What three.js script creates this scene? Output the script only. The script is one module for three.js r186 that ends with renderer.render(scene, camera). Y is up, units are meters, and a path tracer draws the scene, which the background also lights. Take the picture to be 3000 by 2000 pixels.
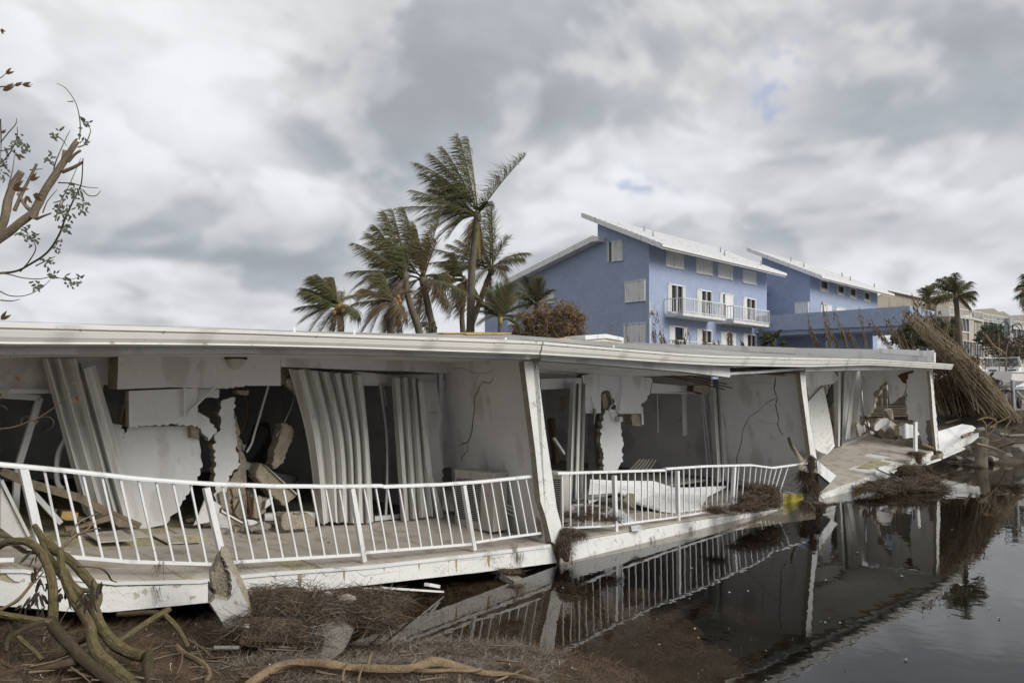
import * as THREE from 'three';
import { mergeGeometries, mergeVertices, toCreasedNormals } from 'three/addons/utils/BufferGeometryUtils.js';
import { ConvexGeometry } from 'three/addons/geometries/ConvexGeometry.js';
import { TextGeometry } from 'three/addons/geometries/TextGeometry.js';
import { FontLoader } from 'three/addons/loaders/FontLoader.js';

const V = (x, y, z) => new THREE.Vector3(x, y, z);
const scene = new THREE.Scene();

// ---------------------------------------------------------------- camera
const F_PX = 2333, HORIZON = 1140, CAM_Y = 3.0;           // focal length and horizon read off the 3000 x 2000 photograph
const PITCH = Math.atan((HORIZON - 1000) / F_PX);
const camera = new THREE.PerspectiveCamera(2 * Math.atan(1000 / F_PX) * 180 / Math.PI, 1.5, 0.1, 3000);
camera.position.set(0, CAM_Y, 0);
camera.rotation.set(PITCH, 0, 0);

const renderer = new THREE.WebGLRenderer({ antialias: true });
renderer.toneMapping = THREE.LinearToneMapping;
renderer.toneMappingExposure = 1.7;
renderer.shadowMap.enabled = true;

// ---------------------------------------------------------------- noise
function rng(seed) { let s = seed >>> 0; return () => { s = (s + 0x6D2B79F5) >>> 0; let t = s; t = Math.imul(t ^ (t >>> 15), t | 1); t ^= t + Math.imul(t ^ (t >>> 7), t | 61); return ((t ^ (t >>> 14)) >>> 0) / 4294967296; }; }
let rand = rng(7);
const rr = (a, b) => a + (b - a) * rand();
function hash(x, y, z) { let h = (Math.imul(x, 374761393) + Math.imul(y, 668265263) + Math.imul(z, 2147483647 ^ 0x5bd1e995)) | 0; h = Math.imul(h ^ (h >>> 13), 1274126177); h = h ^ (h >>> 16); return (h >>> 0) / 4294967296; }
const fade = t => t * t * t * (t * (t * 6 - 15) + 10);
function vnoise(x, y, z = 0, per = 0) {
  let xi = Math.floor(x), yi = Math.floor(y); const zi = Math.floor(z); let fx = x - xi, fy = y - yi;
  fx = fx * fx * (3 - 2 * fx); fy = fy * fy * (3 - 2 * fy);
  let x1 = xi + 1, y1 = yi + 1; if (per) { xi = ((xi % per) + per) % per; yi = ((yi % per) + per) % per; x1 = ((x1 % per) + per) % per; y1 = ((y1 % per) + per) % per; }
  const a = hash(xi, yi, zi), b = hash(x1, yi, zi), c = hash(xi, y1, zi), d = hash(x1, y1, zi), p = a + (b - a) * fx; return p + (c + (d - c) * fx - p) * fy;
}
function fbm(x, y, z = 0, oct = 5, per = 0, gain = 0.5) { let s = 0, a = 1, n = 0, p = per; for (let i = 0; i < oct; i++) { s += a * vnoise(x, y, z + i * 17, p); n += a; a *= gain; x *= 2; y *= 2; p *= 2; } return s / n; }
const clamp = (x, a = 0, b = 1) => Math.min(b, Math.max(a, x));
const sstep = (a, b, x) => { const t = clamp((x - a) / (b - a)); return t * t * (3 - 2 * t); };
const lerp = (a, b, t) => a + (b - a) * t;

// ---------------------------------------------------------------- pixels of the photograph as directions
const FWD = V(0, Math.sin(PITCH), -Math.cos(PITCH)), UPV = V(0, Math.cos(PITCH), Math.sin(PITCH)), EYE = V(0, CAM_Y, 0);
const ray = (px, py) => FWD.clone().multiplyScalar(F_PX).add(V(px - 1500, 0, 0)).addScaledVector(UPV, 1000 - py);
const atLevel = (px, py, h = 0) => { const d = ray(px, py); return EYE.clone().addScaledVector(d, (h - CAM_Y) / d.y); };      // on level ground at height h
const atDepth = (px, py, z) => { const d = ray(px, py); return EYE.clone().addScaledVector(d, -z / d.z); };                  // at z metres in front of the camera's plan position
const onPlane = (px, py, pl) => { const d = ray(px, py); return EYE.clone().addScaledVector(d, pl.o.clone().sub(EYE).dot(pl.n) / d.dot(pl.n)); };

// ---------------------------------------------------------------- sky: one computed dome of broken overcast
{
  const W = 1536, H = 768, data = new Float32Array(W * H * 4);
  const azel = (px, py) => { const d = ray(px, py).normalize(); return [Math.atan2(d.x, -d.z), Math.asin(d.y)]; };
  // cloud masses seen in the photograph: x, y, half-width, half-height (photo pixels), brightness change
  const mass = [
    [520, 230, 240, 200, .26], [230, 90, 330, 150, .10], [150, 330, 240, 170, -.05], [650, 360, 220, 90, .14], [930, 540, 170, 80, .20], [500, 480, 330, 80, .06],
    [1150, 180, 560, 190, -.15], [1500, 330, 430, 130, -.15], [980, 400, 220, 110, -.13], [1750, 60, 500, 90, -.06],
    [350, 610, 480, 70, -.06], [420, 735, 430, 55, -.20], [800, 760, 240, 70, -.17], [280, 800, 180, 40, .12], [480, 815, 130, 35, .15], [640, 870, 280, 40, -.10], [330, 900, 300, 35, .02],
    [1850, 500, 260, 110, .10], [2050, 430, 260, 80, .17], [2250, 200, 280, 130, .10], [2500, 520, 420, 80, .20], [2700, 440, 330, 60, -.08],
    [2350, 440, 160, 60, -.08], [2280, 650, 330, 60, -.12], [2700, 705, 360, 60, -.20], [2950, 600, 240, 50, .06], [2750, 300, 330, 110, -.04], [2850, 130, 260, 120, -.05],
    [2700, 800, 330, 50, .10], [1500, 640, 240, 120, .08], [1250, 900, 350, 80, -.02], [2000, 780, 500, 90, .02],
  ].map(([x, y, rx, ry, a]) => [...azel(x, y), rx / F_PX, ry / F_PX, a]);
  const holes = [[2265, 200, 90, 55], [2310, 270, 60, 30], [1945, 480, 90, 32], [1880, 500, 50, 22]].map(([x, y, rx, ry]) => [...azel(x, y), rx / F_PX, ry / F_PX]);
  for (let j = 0; j < H; j++) for (let i = 0; i < W; i++) {
    const el = ((j + .5) / H - .5) * Math.PI, th = ((i + .5) / W) * 2 * Math.PI;
    const X = -Math.cos(th) * Math.cos(el), Z = -Math.sin(th) * Math.cos(el), Y = Math.sin(el);
    if (Y < -.06) { const o = (j * W + i) * 4; data[o] = data[o + 1] = .10; data[o + 2] = .097; data[o + 3] = 1; continue; }
    const yy = Math.max(Y, 0.0), k = 1 / (yy + 0.16), cx = X * k, cz = Z * k;         // a flat deck of cloud, foreshortened towards the horizon
    const wx = fbm(cx * .9 + 5, cz * .9, 3, 3) - .5, wz = fbm(cx * .9 + 40, cz * .9 + 9, 8, 3) - .5;
    let L = .575 + .12 * (fbm(cx * .75 + wx * 1.4, cz * .75 + wz * 1.4, 1, 4, 0, .52) - .5) + .20 * (fbm(cx * 2.1 + wx * 1.5, cz * 2.1 + wz * 1.5, 21, 6, 0, .6) - .5) + .12 * (fbm(cx * 7 + wx * 3, cz * 7 + wz * 3, 33, 4, 0, .6) - .5);
    const az = Math.atan2(X, -Z), wa = (fbm(cx * 2.2, cz * 2.2, 50, 4) - .5) * .16, we = (fbm(cx * 2.2 + 9, cz * 2.2, 60, 4) - .5) * .09;
    { const P = fbm(az * 9 + wx * 3, el * 17 + wz * 3, 90, 5, 0, .55), Q = fbm(az * 24 + wx * 5, el * 44 + wz * 5, 95, 4, 0, .55); L += (sstep(.42, .62, P) - .5) * .14 + (Q - .5) * .10; }
    for (const [a, e, ra, re, amp] of mass) { const p = (az + wa - a) / ra, q = (el + we - e) / re, r = p * p + q * q; if (r < 9) L += .72 * amp * Math.exp(-r * .8); }
    L = .40 + .50 * sstep(.27, .84, L);
    let blue = sstep(.40, .22, el) * .4;
    let r = L * (.985 - .02 * blue), g = L * 1.0, b = L * (1.03 + .03 * blue);
    const dark = sstep(.62, .46, L); r *= 1 - .07 * dark; g *= 1 - .025 * dark; b *= 1 + .03 * dark;
    let hole = 0;
    for (const [a, e, ra, re] of holes) { const p = (az + wa * 1.2 - a) / ra, q = (el + we * 1.2 - e) / re, rr2 = p * p + q * q; if (rr2 < 6) hole = Math.max(hole, Math.exp(-rr2 * .8) * sstep(.44, .60, fbm(az * 60 + wx * 6, el * 90 + wz * 6, 77, 5, 0, .6))); }
    hole *= .75; r = lerp(r, .36, hole); g = lerp(g, .45, hole); b = lerp(b, .66, hole);
    if (Y < 0) { const t = sstep(0, -.06, Y); r = lerp(r, .16, t); g = lerp(g, .16, t); b = lerp(b, .155, t); }
    const o = (j * W + i) * 4; data[o] = r / 1.7; data[o + 1] = g / 1.7; data[o + 2] = b / 1.7; data[o + 3] = 1;
  }
  const t = new THREE.DataTexture(data, W, H, THREE.RGBAFormat, THREE.FloatType);
  t.mapping = THREE.EquirectangularReflectionMapping; t.magFilter = t.minFilter = THREE.LinearFilter; t.needsUpdate = true;
  scene.background = t; scene.environment = t;
}
// ---------------------------------------------------------------- sun: veiled by cloud, high to the right and behind the camera
const sun = new THREE.DirectionalLight(new THREE.Color(1.0, 0.965, 0.91), 1.5);
sun.position.set(48.7, 34, 12.4); sun.target.position.set(2, 0, -18);
sun.castShadow = true; sun.shadow.radius = 56; sun.shadow.mapSize.set(2048, 2048);
Object.assign(sun.shadow.camera, { left: -60, right: 60, top: 60, bottom: -60, near: 1, far: 250 });
scene.add(sun, sun.target);

// ---------------------------------------------------------------- textures (tone and grain only; painted surfaces vary round 1)
const toS = c => { c = clamp(c); return c <= .0031308 ? c * 12.92 : 1.055 * Math.pow(c, 1 / 2.4) - .055; };
function tex(n, fn, srgb = true) {
  const d = new Uint8Array(n * n * 4);
  for (let j = 0; j < n; j++) for (let i = 0; i < n; i++) { const c = fn(i / n, j / n), o = (j * n + i) * 4; for (let k = 0; k < 3; k++) d[o + k] = Math.round(255 * (srgb ? toS(c[k] ?? c) : clamp(c[k] ?? c))); d[o + 3] = 255; }
  const t = new THREE.DataTexture(d, n, n); t.wrapS = t.wrapT = THREE.RepeatWrapping; t.magFilter = THREE.LinearFilter; t.minFilter = THREE.LinearMipmapLinearFilter; t.generateMipmaps = true;
  if (srgb) t.colorSpace = THREE.SRGBColorSpace; t.needsUpdate = true; return t;
}
const rep = (t, x, y = x) => { const c = t.clone(); c.repeat.set(x, y); c.needsUpdate = true; return c; };
const spots = (u, v, per, r, z) => { const x = u * per, y = v * per, xi = Math.floor(x), yi = Math.floor(y); let m = 9; for (let a = -1; a < 2; a++) for (let b = -1; b < 2; b++) { const X = ((xi + a) % per + per) % per, Y = ((yi + b) % per + per) % per; const px = xi + a + hash(X, Y, z), py = yi + b + hash(X, Y, z + 1), s = hash(X, Y, z + 2); m = Math.min(m, Math.hypot(x - px, y - py) / (r * (.2 + s * s))); } return sstep(1.15, .8, m); };
const T = {};
T.plaster = tex(512, (u, v) => { const a = fbm(u * 4, v * 4, 1, 6, 4), b = fbm(u * 24, v * 24, 2, 3, 24); const d = sstep(.56, .74, fbm(u * 7, v * 3, 5, 6, 0 || 7)) * .16, s = spots(u, v, 18, .06, 4) * .45, k = .88 + .13 * (a - .5) + .06 * (b - .5) - d; return [k * (1 - s), (k - d * .05) * (1 - s), (k - d * .14) * (1 - s)]; });
T.plasterBump = tex(512, (u, v) => .5 * fbm(u * 16, v * 16, 7, 5, 16) + .5 * fbm(u * 60, v * 60, 9, 2, 60), false);
T.peel = tex(512, (u, v) => { const w = fbm(u * 5, v * 5, 3, 5, 5), c = Math.abs(fbm(u * 4 + w, v * 4 + w, 11, 6, 4) - .5); const crack = sstep(.012, .004, c) * sstep(.45, .6, fbm(u * 3, v * 3, 15, 3, 3)); const p = sstep(.76, .785, fbm(u * 9, v * 9, 13, 6, 9)); const k = .9 + .12 * (fbm(u * 6, v * 6, 17, 5, 6) - .5); return [lerp(k, .42, crack) * lerp(1, .62, p), lerp(k, .38, crack) * lerp(1, .58, p), lerp(k * .985, .33, crack) * lerp(1, .5, p)]; });
T.peelBump = tex(512, (u, v) => { const p = sstep(.5, .53, fbm(u * 6, v * 6, 23, 6, 6)); return .35 * p + .4 * fbm(u * 12, v * 12, 25, 5, 12) + .25 * fbm(u * 40, v * 40, 26, 3, 40); }, false);
T.concrete = tex(512, (u, v) => { const a = fbm(u * 5, v * 5, 31, 6, 5), b = fbm(u * 40, v * 40, 33, 3, 40), s = spots(u, v, 26, .25, 34), k = .62 + .5 * (a - .5) + .35 * (b - .5) - .2 * s; return [k, k * .96, k * .87]; });
T.grain = tex(512, (u, v) => .6 * fbm(u * 20, v * 20, 41, 5, 20) + .4 * fbm(u * 80, v * 80, 43, 2, 80), false);
T.metal = tex(512, (u, v) => { const s = spots(u, v, 12, .07, 51) * .4, st = fbm(u * 10, v * 2, 53, 5, 0 || 10), d = sstep(.52, .8, st) * .24, k = .95 + .08 * (fbm(u * 6, v * 6, 55, 4, 6) - .5) - d; return [k * (1 - s), k * (1 - s * 1.1) - d * .03, k * (1 - s * 1.3) - d * .08]; });
T.roof = tex(512, (u, v) => { const a = fbm(u * 6, v * 6, 61, 6, 6), b = fbm(u * 60, v * 60, 62, 2, 60), st = sstep(.52, .75, fbm(u * 3, v * 12, 64, 5, 0 || 3)); const k = .78 + .45 * (a - .5) + .3 * (b - .5) - st * .25; return [k, k * .985, k * .95]; });
T.stuccoBlue = tex(512, (u, v) => { const a = fbm(u * 4, v * 4, 71, 6, 4), b = fbm(u * 50, v * 50, 73, 2, 50), s = sstep(.58, .72, fbm(u * 12, v * 12, 75, 5, 12)); const k = .9 + .16 * (a - .5) + .18 * (b - .5); return [k + s * .10, k + s * .06, k]; });
T.bark = tex(512, (u, v) => { const a = fbm(u * 6, v * 3, 81, 6, 0 || 6), l = sstep(.66, .74, fbm(u * 40, v * 9, 83, 3, 0 || 40)), m = sstep(.42, .6, fbm(u * 4, v * 4, 85, 5, 4)); const k = .55 + .6 * (a - .5); return [lerp(k * 1.15, k * .82, m) + l * .6, lerp(k * .92, k * .85, m) + l * .55, lerp(k * .72, k * .36, m) + l * .38]; });
T.barkBump = tex(512, (u, v) => .6 * fbm(u * 30, v * 6, 87, 5, 0 || 30) + .4 * fbm(u * 8, v * 20, 88, 4, 8), false);
T.litter = tex(1024, (u, v) => { const a = fbm(u * 8, v * 8, 91, 6, 8), f1 = Math.abs(fbm(u * 90 + 3 * a, v * 24, 93, 3, 0 || 90) - .5), f2 = Math.abs(fbm(u * 24, v * 90 + 3 * a, 95, 3, 0 || 24) - .5); const k = .42 + .8 * (a - .5) + .9 * sstep(.07, 0, f1) * .4 + .9 * sstep(.07, 0, f2) * .4; return [k, k * .88, k * .74]; });
T.litterBump = tex(512, (u, v) => .5 * fbm(u * 30, v * 30, 97, 5, 30) + .5 * Math.abs(fbm(u * 60, v * 16, 98, 3, 0 || 60) - .5) * 2, false);
T.tile = tex(512, (u, v) => { const a = fbm(u * 3, v * 3, 101, 6, 3), d = sstep(.5, .75, fbm(u * 8, v * 8, 103, 6, 8)), k = .86 + .24 * (a - .5) - .22 * d + .08 * (fbm(u * 60, v * 60, 105, 2, 60) - .5); return [k, k * (1 - .05 * d), k * (1 - .12 * d)]; });
T.wave = tex(512, (u, v) => .55 * fbm(u * 5, v * 5, 111, 4, 5) + .3 * fbm(u * 14, v * 14, 113, 3, 14) + .15 * fbm(u * 30, v * 30, 115, 2, 30), false);
T.earth = tex(512, (u, v) => { const a = fbm(u * 6, v * 6, 121, 6, 6), b = fbm(u * 50, v * 50, 123, 3, 50), k = .55 + .8 * (a - .5) + .5 * (b - .5); return [k, k * .94, k * .84]; });

const C = (r, g, b) => new THREE.Color().setRGB(r, g, b);
const mat = (o) => { const m = (o.physical ? new THREE.MeshPhysicalMaterial() : new THREE.MeshStandardMaterial()); delete o.physical; o.side ??= THREE.DoubleSide; m.setValues({ roughness: .8, ...o }); return m; };
const M = {
  white: mat({ color: C(.77, .77, .765), map: rep(T.plaster, .5), bumpMap: rep(T.plasterBump, .7), bumpScale: .004, roughness: .85 }),
  peel: mat({ color: C(.78, .775, .76), map: rep(T.peel, .7), bumpMap: rep(T.peelBump, .9), bumpScale: .010, roughness: .8 }),
  concrete: mat({ color: C(.55, .50, .42), map: rep(T.concrete, 1.1), bumpMap: rep(T.grain, 1.5), bumpScale: .02, roughness: .95 }),
  grey: mat({ color: C(.36, .35, .335), map: rep(T.concrete, .9), bumpMap: rep(T.grain, 1.2), bumpScale: .012, roughness: .95 }),
  alu: mat({ color: C(.80, .80, .795), map: rep(T.metal, .7), roughness: .42 }),
  shutter: mat({ color: C(.66, .655, .625), map: rep(T.metal, .8), roughness: .5 }),
  gutter: mat({ color: C(.74, .73, .685), map: rep(T.metal, .3), roughness: .4 }),
  frame: mat({ color: C(.62, .62, .61), map: rep(T.metal, .8), roughness: .45 }),
  roof: mat({ color: C(.44, .435, .42), map: rep(T.roof, .25), bumpMap: rep(T.grain, .5), bumpScale: .01, roughness: .92 }),
  tile: mat({ color: C(.60, .545, .475), map: rep(T.tile, .6), roughness: .5 }),
  mortar: mat({ color: C(.60, .565, .40), map: rep(T.concrete, .9), bumpMap: rep(T.grain, 1.2), bumpScale: .01, roughness: .95 }),
  rust: mat({ color: C(.16, .075, .035), map: rep(T.concrete, 2), roughness: .9 }),
  wood: mat({ color: C(.17, .115, .07), map: rep(T.concrete, 1.4), roughness: .85 }),
  yellowWood: mat({ color: C(.55, .38, .13), map: rep(T.tile, 1), roughness: .8 }),
  yellow: mat({ color: C(.55, .47, .07), map: rep(T.peel, 1.2), roughness: .8 }),
  stain: mat({ color: C(.52, .45, .34), map: rep(T.concrete, 3), roughness: .85 }),
  stainYellow: mat({ color: C(.58, .46, .20), map: rep(T.concrete, 3), roughness: .85 }),
  black: mat({ color: C(.02, .02, .021), roughness: .6 }),
  glass: mat({ physical: true, color: C(.55, .58, .6), transmission: 1, thickness: 0, roughness: .02, ior: 1.5 }),
  winGlass: mat({ physical: true, color: C(.03, .033, .036), roughness: .06, ior: 1.5 }),
  blue: mat({ color: C(.355, .425, .585), map: rep(T.stuccoBlue, .25), bumpMap: rep(T.plasterBump, .4), bumpScale: .012, roughness: .9 }),
  tan: mat({ color: C(.36, .325, .265), map: rep(T.plaster, .2), roughness: .9 }),
  cream: mat({ color: C(.52, .48, .39), map: rep(T.plaster, .2), roughness: .9 }),
  screen: mat({ color: C(.055, .055, .06), roughness: .6 }),
  roofTile: mat({ color: C(.84, .84, .85), map: rep(T.metal, .4), roughness: .6 }),
  bark: mat({ color: C(.17, .158, .095), map: rep(T.bark, 2.2, 2.2), bumpMap: rep(T.barkBump, 2), bumpScale: .03, roughness: .85 }),
  barkTan: mat({ color: C(.34, .25, .165), map: rep(T.concrete, 2.5), bumpMap: rep(T.barkBump, 3), bumpScale: .012, roughness: .9 }),
  barkGrey: mat({ color: C(.33, .275, .215), map: rep(T.concrete, 3), bumpMap: rep(T.barkBump, 3), bumpScale: .008, roughness: .9 }),
  palmBark: mat({ color: C(.22, .19, .155), map: rep(T.concrete, 1.2), bumpMap: rep(T.grain, 1.5), bumpScale: .02, roughness: .95 }),
  earth: mat({ color: C(.155, .137, .115), map: rep(T.earth, .35), bumpMap: rep(T.grain, .6), bumpScale: .09, roughness: 1 }),
  litter: mat({ color: C(.155, .118, .085), map: rep(T.litter, .45), bumpMap: rep(T.litterBump, .8), bumpScale: .05, roughness: 1 }),
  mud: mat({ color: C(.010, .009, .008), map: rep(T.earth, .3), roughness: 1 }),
  gravel: mat({ color: C(.46, .44, .41), map: rep(T.earth, .2), roughness: 1 }),
  galv: mat({ color: C(.34, .35, .36), metalness: .5, roughness: .5 }),
  gel: mat({ color: C(.82, .82, .82), roughness: .2 }),
  pvc: mat({ color: C(.55, .54, .50), map: rep(T.metal, 1), roughness: .4 }),
  leafBrown: mat({ physical: true, color: C(.24, .145, .07), vertexColors: true, transmission: .25, roughness: 1, thickness: 0 }),
  leaf: mat({ physical: true, color: C(1, 1, 1), vertexColors: true, transmission: .3, roughness: 1, thickness: 0 }),
  strand: mat({ color: C(1, 1, 1), roughness: .9 }),
  vcol: mat({ color: C(1, 1, 1), vertexColors: true, roughness: .9 }),
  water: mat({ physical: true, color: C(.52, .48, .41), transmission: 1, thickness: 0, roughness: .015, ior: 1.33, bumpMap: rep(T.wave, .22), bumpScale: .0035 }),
};

// ---------------------------------------------------------------- naming and grouping
const taken = new Map();
function numbered(n) { const k = taken.get(n) ?? 0; taken.set(n, k + 1); return k ? `${n}_${String(k).padStart(3, '0')}` : n; }
function shade(o) { o.castShadow = o.receiveShadow = true; return o; }
function thing(name, label, category, group) { const o = new THREE.Group(); o.name = numbered(name); o.userData = { label, category, kind: 'thing' }; if (group) o.userData.group = group; scene.add(o); return o; }
function part(name, parent) { const o = new THREE.Group(); o.name = name; parent.add(o); return o; }
function mesh(name, geo, m, parent) { const o = shade(new THREE.Mesh(geo, m)); o.name = name; parent.add(o); return o; }
function solo(name, geo, m, label, category, group) { const o = shade(new THREE.Mesh(geo, m)); o.name = numbered(name); o.userData = { label, category, kind: 'thing' }; if (group) o.userData.group = group; scene.add(o); rebase(o); return o; }
function struct(name, geo, m) { const o = shade(new THREE.Mesh(geo, m)); o.name = name; o.userData.kind = 'structure'; scene.add(o); return o; }
function rebase(root) {                                                  // puts the thing's origin at its base; the parts stay where they are
  root.updateMatrixWorld(true);
  const b = new THREE.Box3().setFromObject(root), p = V((b.min.x + b.max.x) / 2, b.min.y, (b.min.z + b.max.z) / 2);
  if (root.isMesh) root.geometry.translate(-p.x, -p.y, -p.z); else for (const c of root.children) c.position.sub(p);
  root.position.add(p); return root;
}

// ---------------------------------------------------------------- geometry helpers (all in world metres)
function boxUV(g) {                                                      // uv in metres from the face's main direction
  if (g.index) g = g.toNonIndexed();
  g.computeVertexNormals();
  const p = g.attributes.position, uv = new Float32Array(p.count * 2), a = V(), b = V(), c = V();
  for (let i = 0; i < p.count; i += 3) {
    a.fromBufferAttribute(p, i); b.fromBufferAttribute(p, i + 1); c.fromBufferAttribute(p, i + 2);
    const n = b.clone().sub(a).cross(c.clone().sub(a)), x = Math.abs(n.x), y = Math.abs(n.y), z = Math.abs(n.z);
    [a, b, c].forEach((q, k) => { const o = (i + k) * 2; if (y >= x && y >= z) { uv[o] = q.x; uv[o + 1] = q.z; } else if (x > z) { uv[o] = q.z; uv[o + 1] = q.y; } else { uv[o] = q.x; uv[o + 1] = q.y; } });
  }
  g.setAttribute('uv', new THREE.BufferAttribute(uv, 2)); return g;
}
function surface(rows, closeV = false) {                                 // rows of equal length -> sheet
  const n = rows.length, m = rows[0].length, pos = [], idx = [];
  for (const r of rows) for (const p of r) pos.push(p.x, p.y, p.z);
  for (let i = 0; i < n - 1; i++) for (let j = 0; j < m - 1 + (closeV ? 1 : 0); j++) { const k = (j + 1) % m, a = i * m + j, b = i * m + k, c = (i + 1) * m + j, d = (i + 1) * m + k; idx.push(a, c, b, b, c, d); }
  const g = new THREE.BufferGeometry(); g.setAttribute('position', new THREE.Float32BufferAttribute(pos, 3)); g.setIndex(idx); return g;
}
function shell(top, bottom) {                                            // closed body between two sheets
  const n = top.length, m = top[0].length, parts = [surface(top), surface(bottom)];
  parts.push(surface([top[0], bottom[0]]), surface([top[n - 1], bottom[n - 1]]), surface([top.map(r => r[0]), bottom.map(r => r[0])]), surface([top.map(r => r[m - 1]), bottom.map(r => r[m - 1])]));
  return boxUV(mergeGeometries(parts));
}
function hexa(p, d) { return shell([[p[0], p[1]], [p[3], p[2]]], [[p[0].clone().add(d), p[1].clone().add(d)], [p[3].clone().add(d), p[2].clone().add(d)]]); }   // a quad given thickness d
function bar(a, b, w, h, up = V(0, 1, 0)) {                              // straight rectangular bar
  const t = b.clone().sub(a).normalize(), s = t.clone().cross(up); if (s.lengthSq() < 1e-6) s.set(1, 0, 0); s.normalize(); const q = s.clone().cross(t).normalize();
  const ring = c => [[-1, -1], [1, -1], [1, 1], [-1, 1]].map(([i, j]) => c.clone().addScaledVector(s, i * w / 2).addScaledVector(q, j * h / 2));
  const A = ring(a), B = ring(b); return boxUV(mergeGeometries([surface([A, B], true), surface([[A[0], A[1]], [A[3], A[2]]]), surface([[B[0], B[1]], [B[3], B[2]]])]));
}
let knotty = 0;                                                         // how uneven a limb's surface is
function tube(pts, radii, sides = 8, seg = 0, smooth = true) {           // tapered tube through points, uv in metres along it
  const cv = pts.length > 2 && smooth ? new THREE.CatmullRomCurve3(pts, false, 'centripetal') : null, n = cv ? (seg || pts.length * 4) : pts.length - 1;
  const P = [], R = [];
  for (let i = 0; i <= n; i++) { const t = i / n; P.push(cv ? cv.getPoint(t) : pts[i].clone()); const f = t * (radii.length - 1), k = Math.min(radii.length - 2, Math.floor(f)); R.push(radii.length > 1 ? lerp(radii[k], radii[k + 1], f - k) : radii[0]); }
  const pos = [], uv = [], idx = []; let s = null, len = 0, k9 = 1;
  for (let i = 0; i <= n; i++) {
    const t = P[Math.min(n, i + 1)].clone().sub(P[Math.max(0, i - 1)]).normalize();
    if (!s) { s = t.clone().cross(Math.abs(t.y) < .9 ? V(0, 1, 0) : V(1, 0, 0)).normalize(); } else { s.addScaledVector(t, -s.dot(t)).normalize(); }
    const q = t.clone().cross(s); if (i) len += P[i].distanceTo(P[i - 1]);
    for (let j = 0; j <= sides; j++) { const a = (j % sides) / sides * Math.PI * 2; if (knotty) { const w = P[i].x * 3 + P[i].y * 5 + P[i].z * 4; R[i] *= 1; k9 = 1 + knotty * ((fbm(len * 9, w * .1, 3, 3) - .5) * 1.6 + (fbm(len * 16, Math.cos(a) * 1.5 + 5, Math.round(Math.sin(a) * 2) + 7, 2) - .5)); } const o = P[i].clone().addScaledVector(s, Math.cos(a) * R[i] * k9).addScaledVector(q, Math.sin(a) * R[i] * k9); pos.push(o.x, o.y, o.z); uv.push(j / sides * Math.max(1, Math.round(2 * Math.PI * radii[0] * 4)) / 4, len); }
  }
  for (let i = 0; i < n; i++) for (let j = 0; j < sides; j++) { const a = i * (sides + 1) + j, b = a + 1, c = a + sides + 1, d = c + 1; idx.push(a, b, c, b, d, c); }
  for (const e of [0, n]) { const k = pos.length / 3; pos.push(P[e].x, P[e].y, P[e].z); uv.push(0, 0); for (let j = 0; j < sides; j++) { const a = e * (sides + 1) + j; e ? idx.push(k, a, a + 1) : idx.push(k, a + 1, a); } }
  const g = new THREE.BufferGeometry(); g.setAttribute('position', new THREE.Float32BufferAttribute(pos, 3)); g.setAttribute('uv', new THREE.Float32BufferAttribute(uv, 2)); g.setIndex(idx); g.computeVertexNormals(); return g;
}
function ragged(pts, amp) {                                              // [x, y, 1] marks a broken edge from this point to the next
  const out = [];
  pts.forEach((p, i) => {
    const q = pts[(i + 1) % pts.length]; out.push([p[0], p[1]]);
    if (p[2]) { const L = Math.hypot(q[0] - p[0], q[1] - p[1]), k = Math.min(14, Math.floor(L / (amp * 1.6))); for (let j = 1; j < k; j++) { const t = j / k, o = (rand() - .5) * 2 * amp; out.push([lerp(p[0], q[0], t) + o * (q[1] - p[1]) / L + rr(-.3, .3) * amp, lerp(p[1], q[1], t) - o * (q[0] - p[0]) / L]); } }
  });
  return out;
}
const basis = pl => { const e3 = pl.n.clone().normalize(), e1 = V(0, 1, 0).cross(e3).normalize(), e2 = e3.clone().cross(e1); return [e1, e2, e3]; };
function slabGeo(pts, pl, thick, { holes = [], bevel = 0 } = {}) {       // outline in photo pixels laid on a real plane, given thickness away from the viewer
  const [e1, e2, e3] = basis(pl), to2 = ([x, y]) => { const p = onPlane(x, y, pl).sub(pl.o); return new THREE.Vector2(p.dot(e1), p.dot(e2)); };
  const sh = new THREE.Shape(pts.map(to2)); for (const h of holes) sh.holes.push(new THREE.Path(h.map(to2)));
  let g = new THREE.ExtrudeGeometry(sh, bevel ? { depth: thick - 2 * bevel, bevelEnabled: true, bevelSize: bevel, bevelThickness: bevel, bevelSegments: 1, bevelOffset: -bevel } : { depth: thick, bevelEnabled: false });
  if (bevel) g.translate(0, 0, bevel);
  return g.applyMatrix4(new THREE.Matrix4().makeBasis(e1, e2, e3).setPosition(pl.o));
}
const slab = (name, pts, pl, thick, m, parent, o = {}) => mesh(name, slabGeo(o.rag ? ragged(pts, o.rag) : pts.map(p => [p[0], p[1]]), pl, thick, o), Array.isArray(m) ? m : [m, m], parent);
const strip = (line, w) => {                                             // a crack: thin closed outline round a polyline
  const a = [], b = []; line.forEach((p, i) => { const q = line[Math.min(line.length - 1, i + 1)], r = line[Math.max(0, i - 1)], dx = q[0] - r[0], dy = q[1] - r[1], L = Math.hypot(dx, dy) || 1, k = w * ((i === 0 || i === line.length - 1) ? .15 : rr(.5, 1.2)); a.push([p[0] - dy / L * k, p[1] + dx / L * k]); b.push([p[0] + dy / L * k, p[1] - dx / L * k]); });
  return a.concat(b.reverse());
};
const wiggle = (line, amp, k = 4) => { const o = []; line.forEach((p, i) => { o.push(p); const q = line[i + 1]; if (q) for (let j = 1; j < k; j++) o.push([lerp(p[0], q[0], j / k) + rr(-amp, amp), lerp(p[1], q[1], j / k) + rr(-amp, amp)]); }); return o; };
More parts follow.
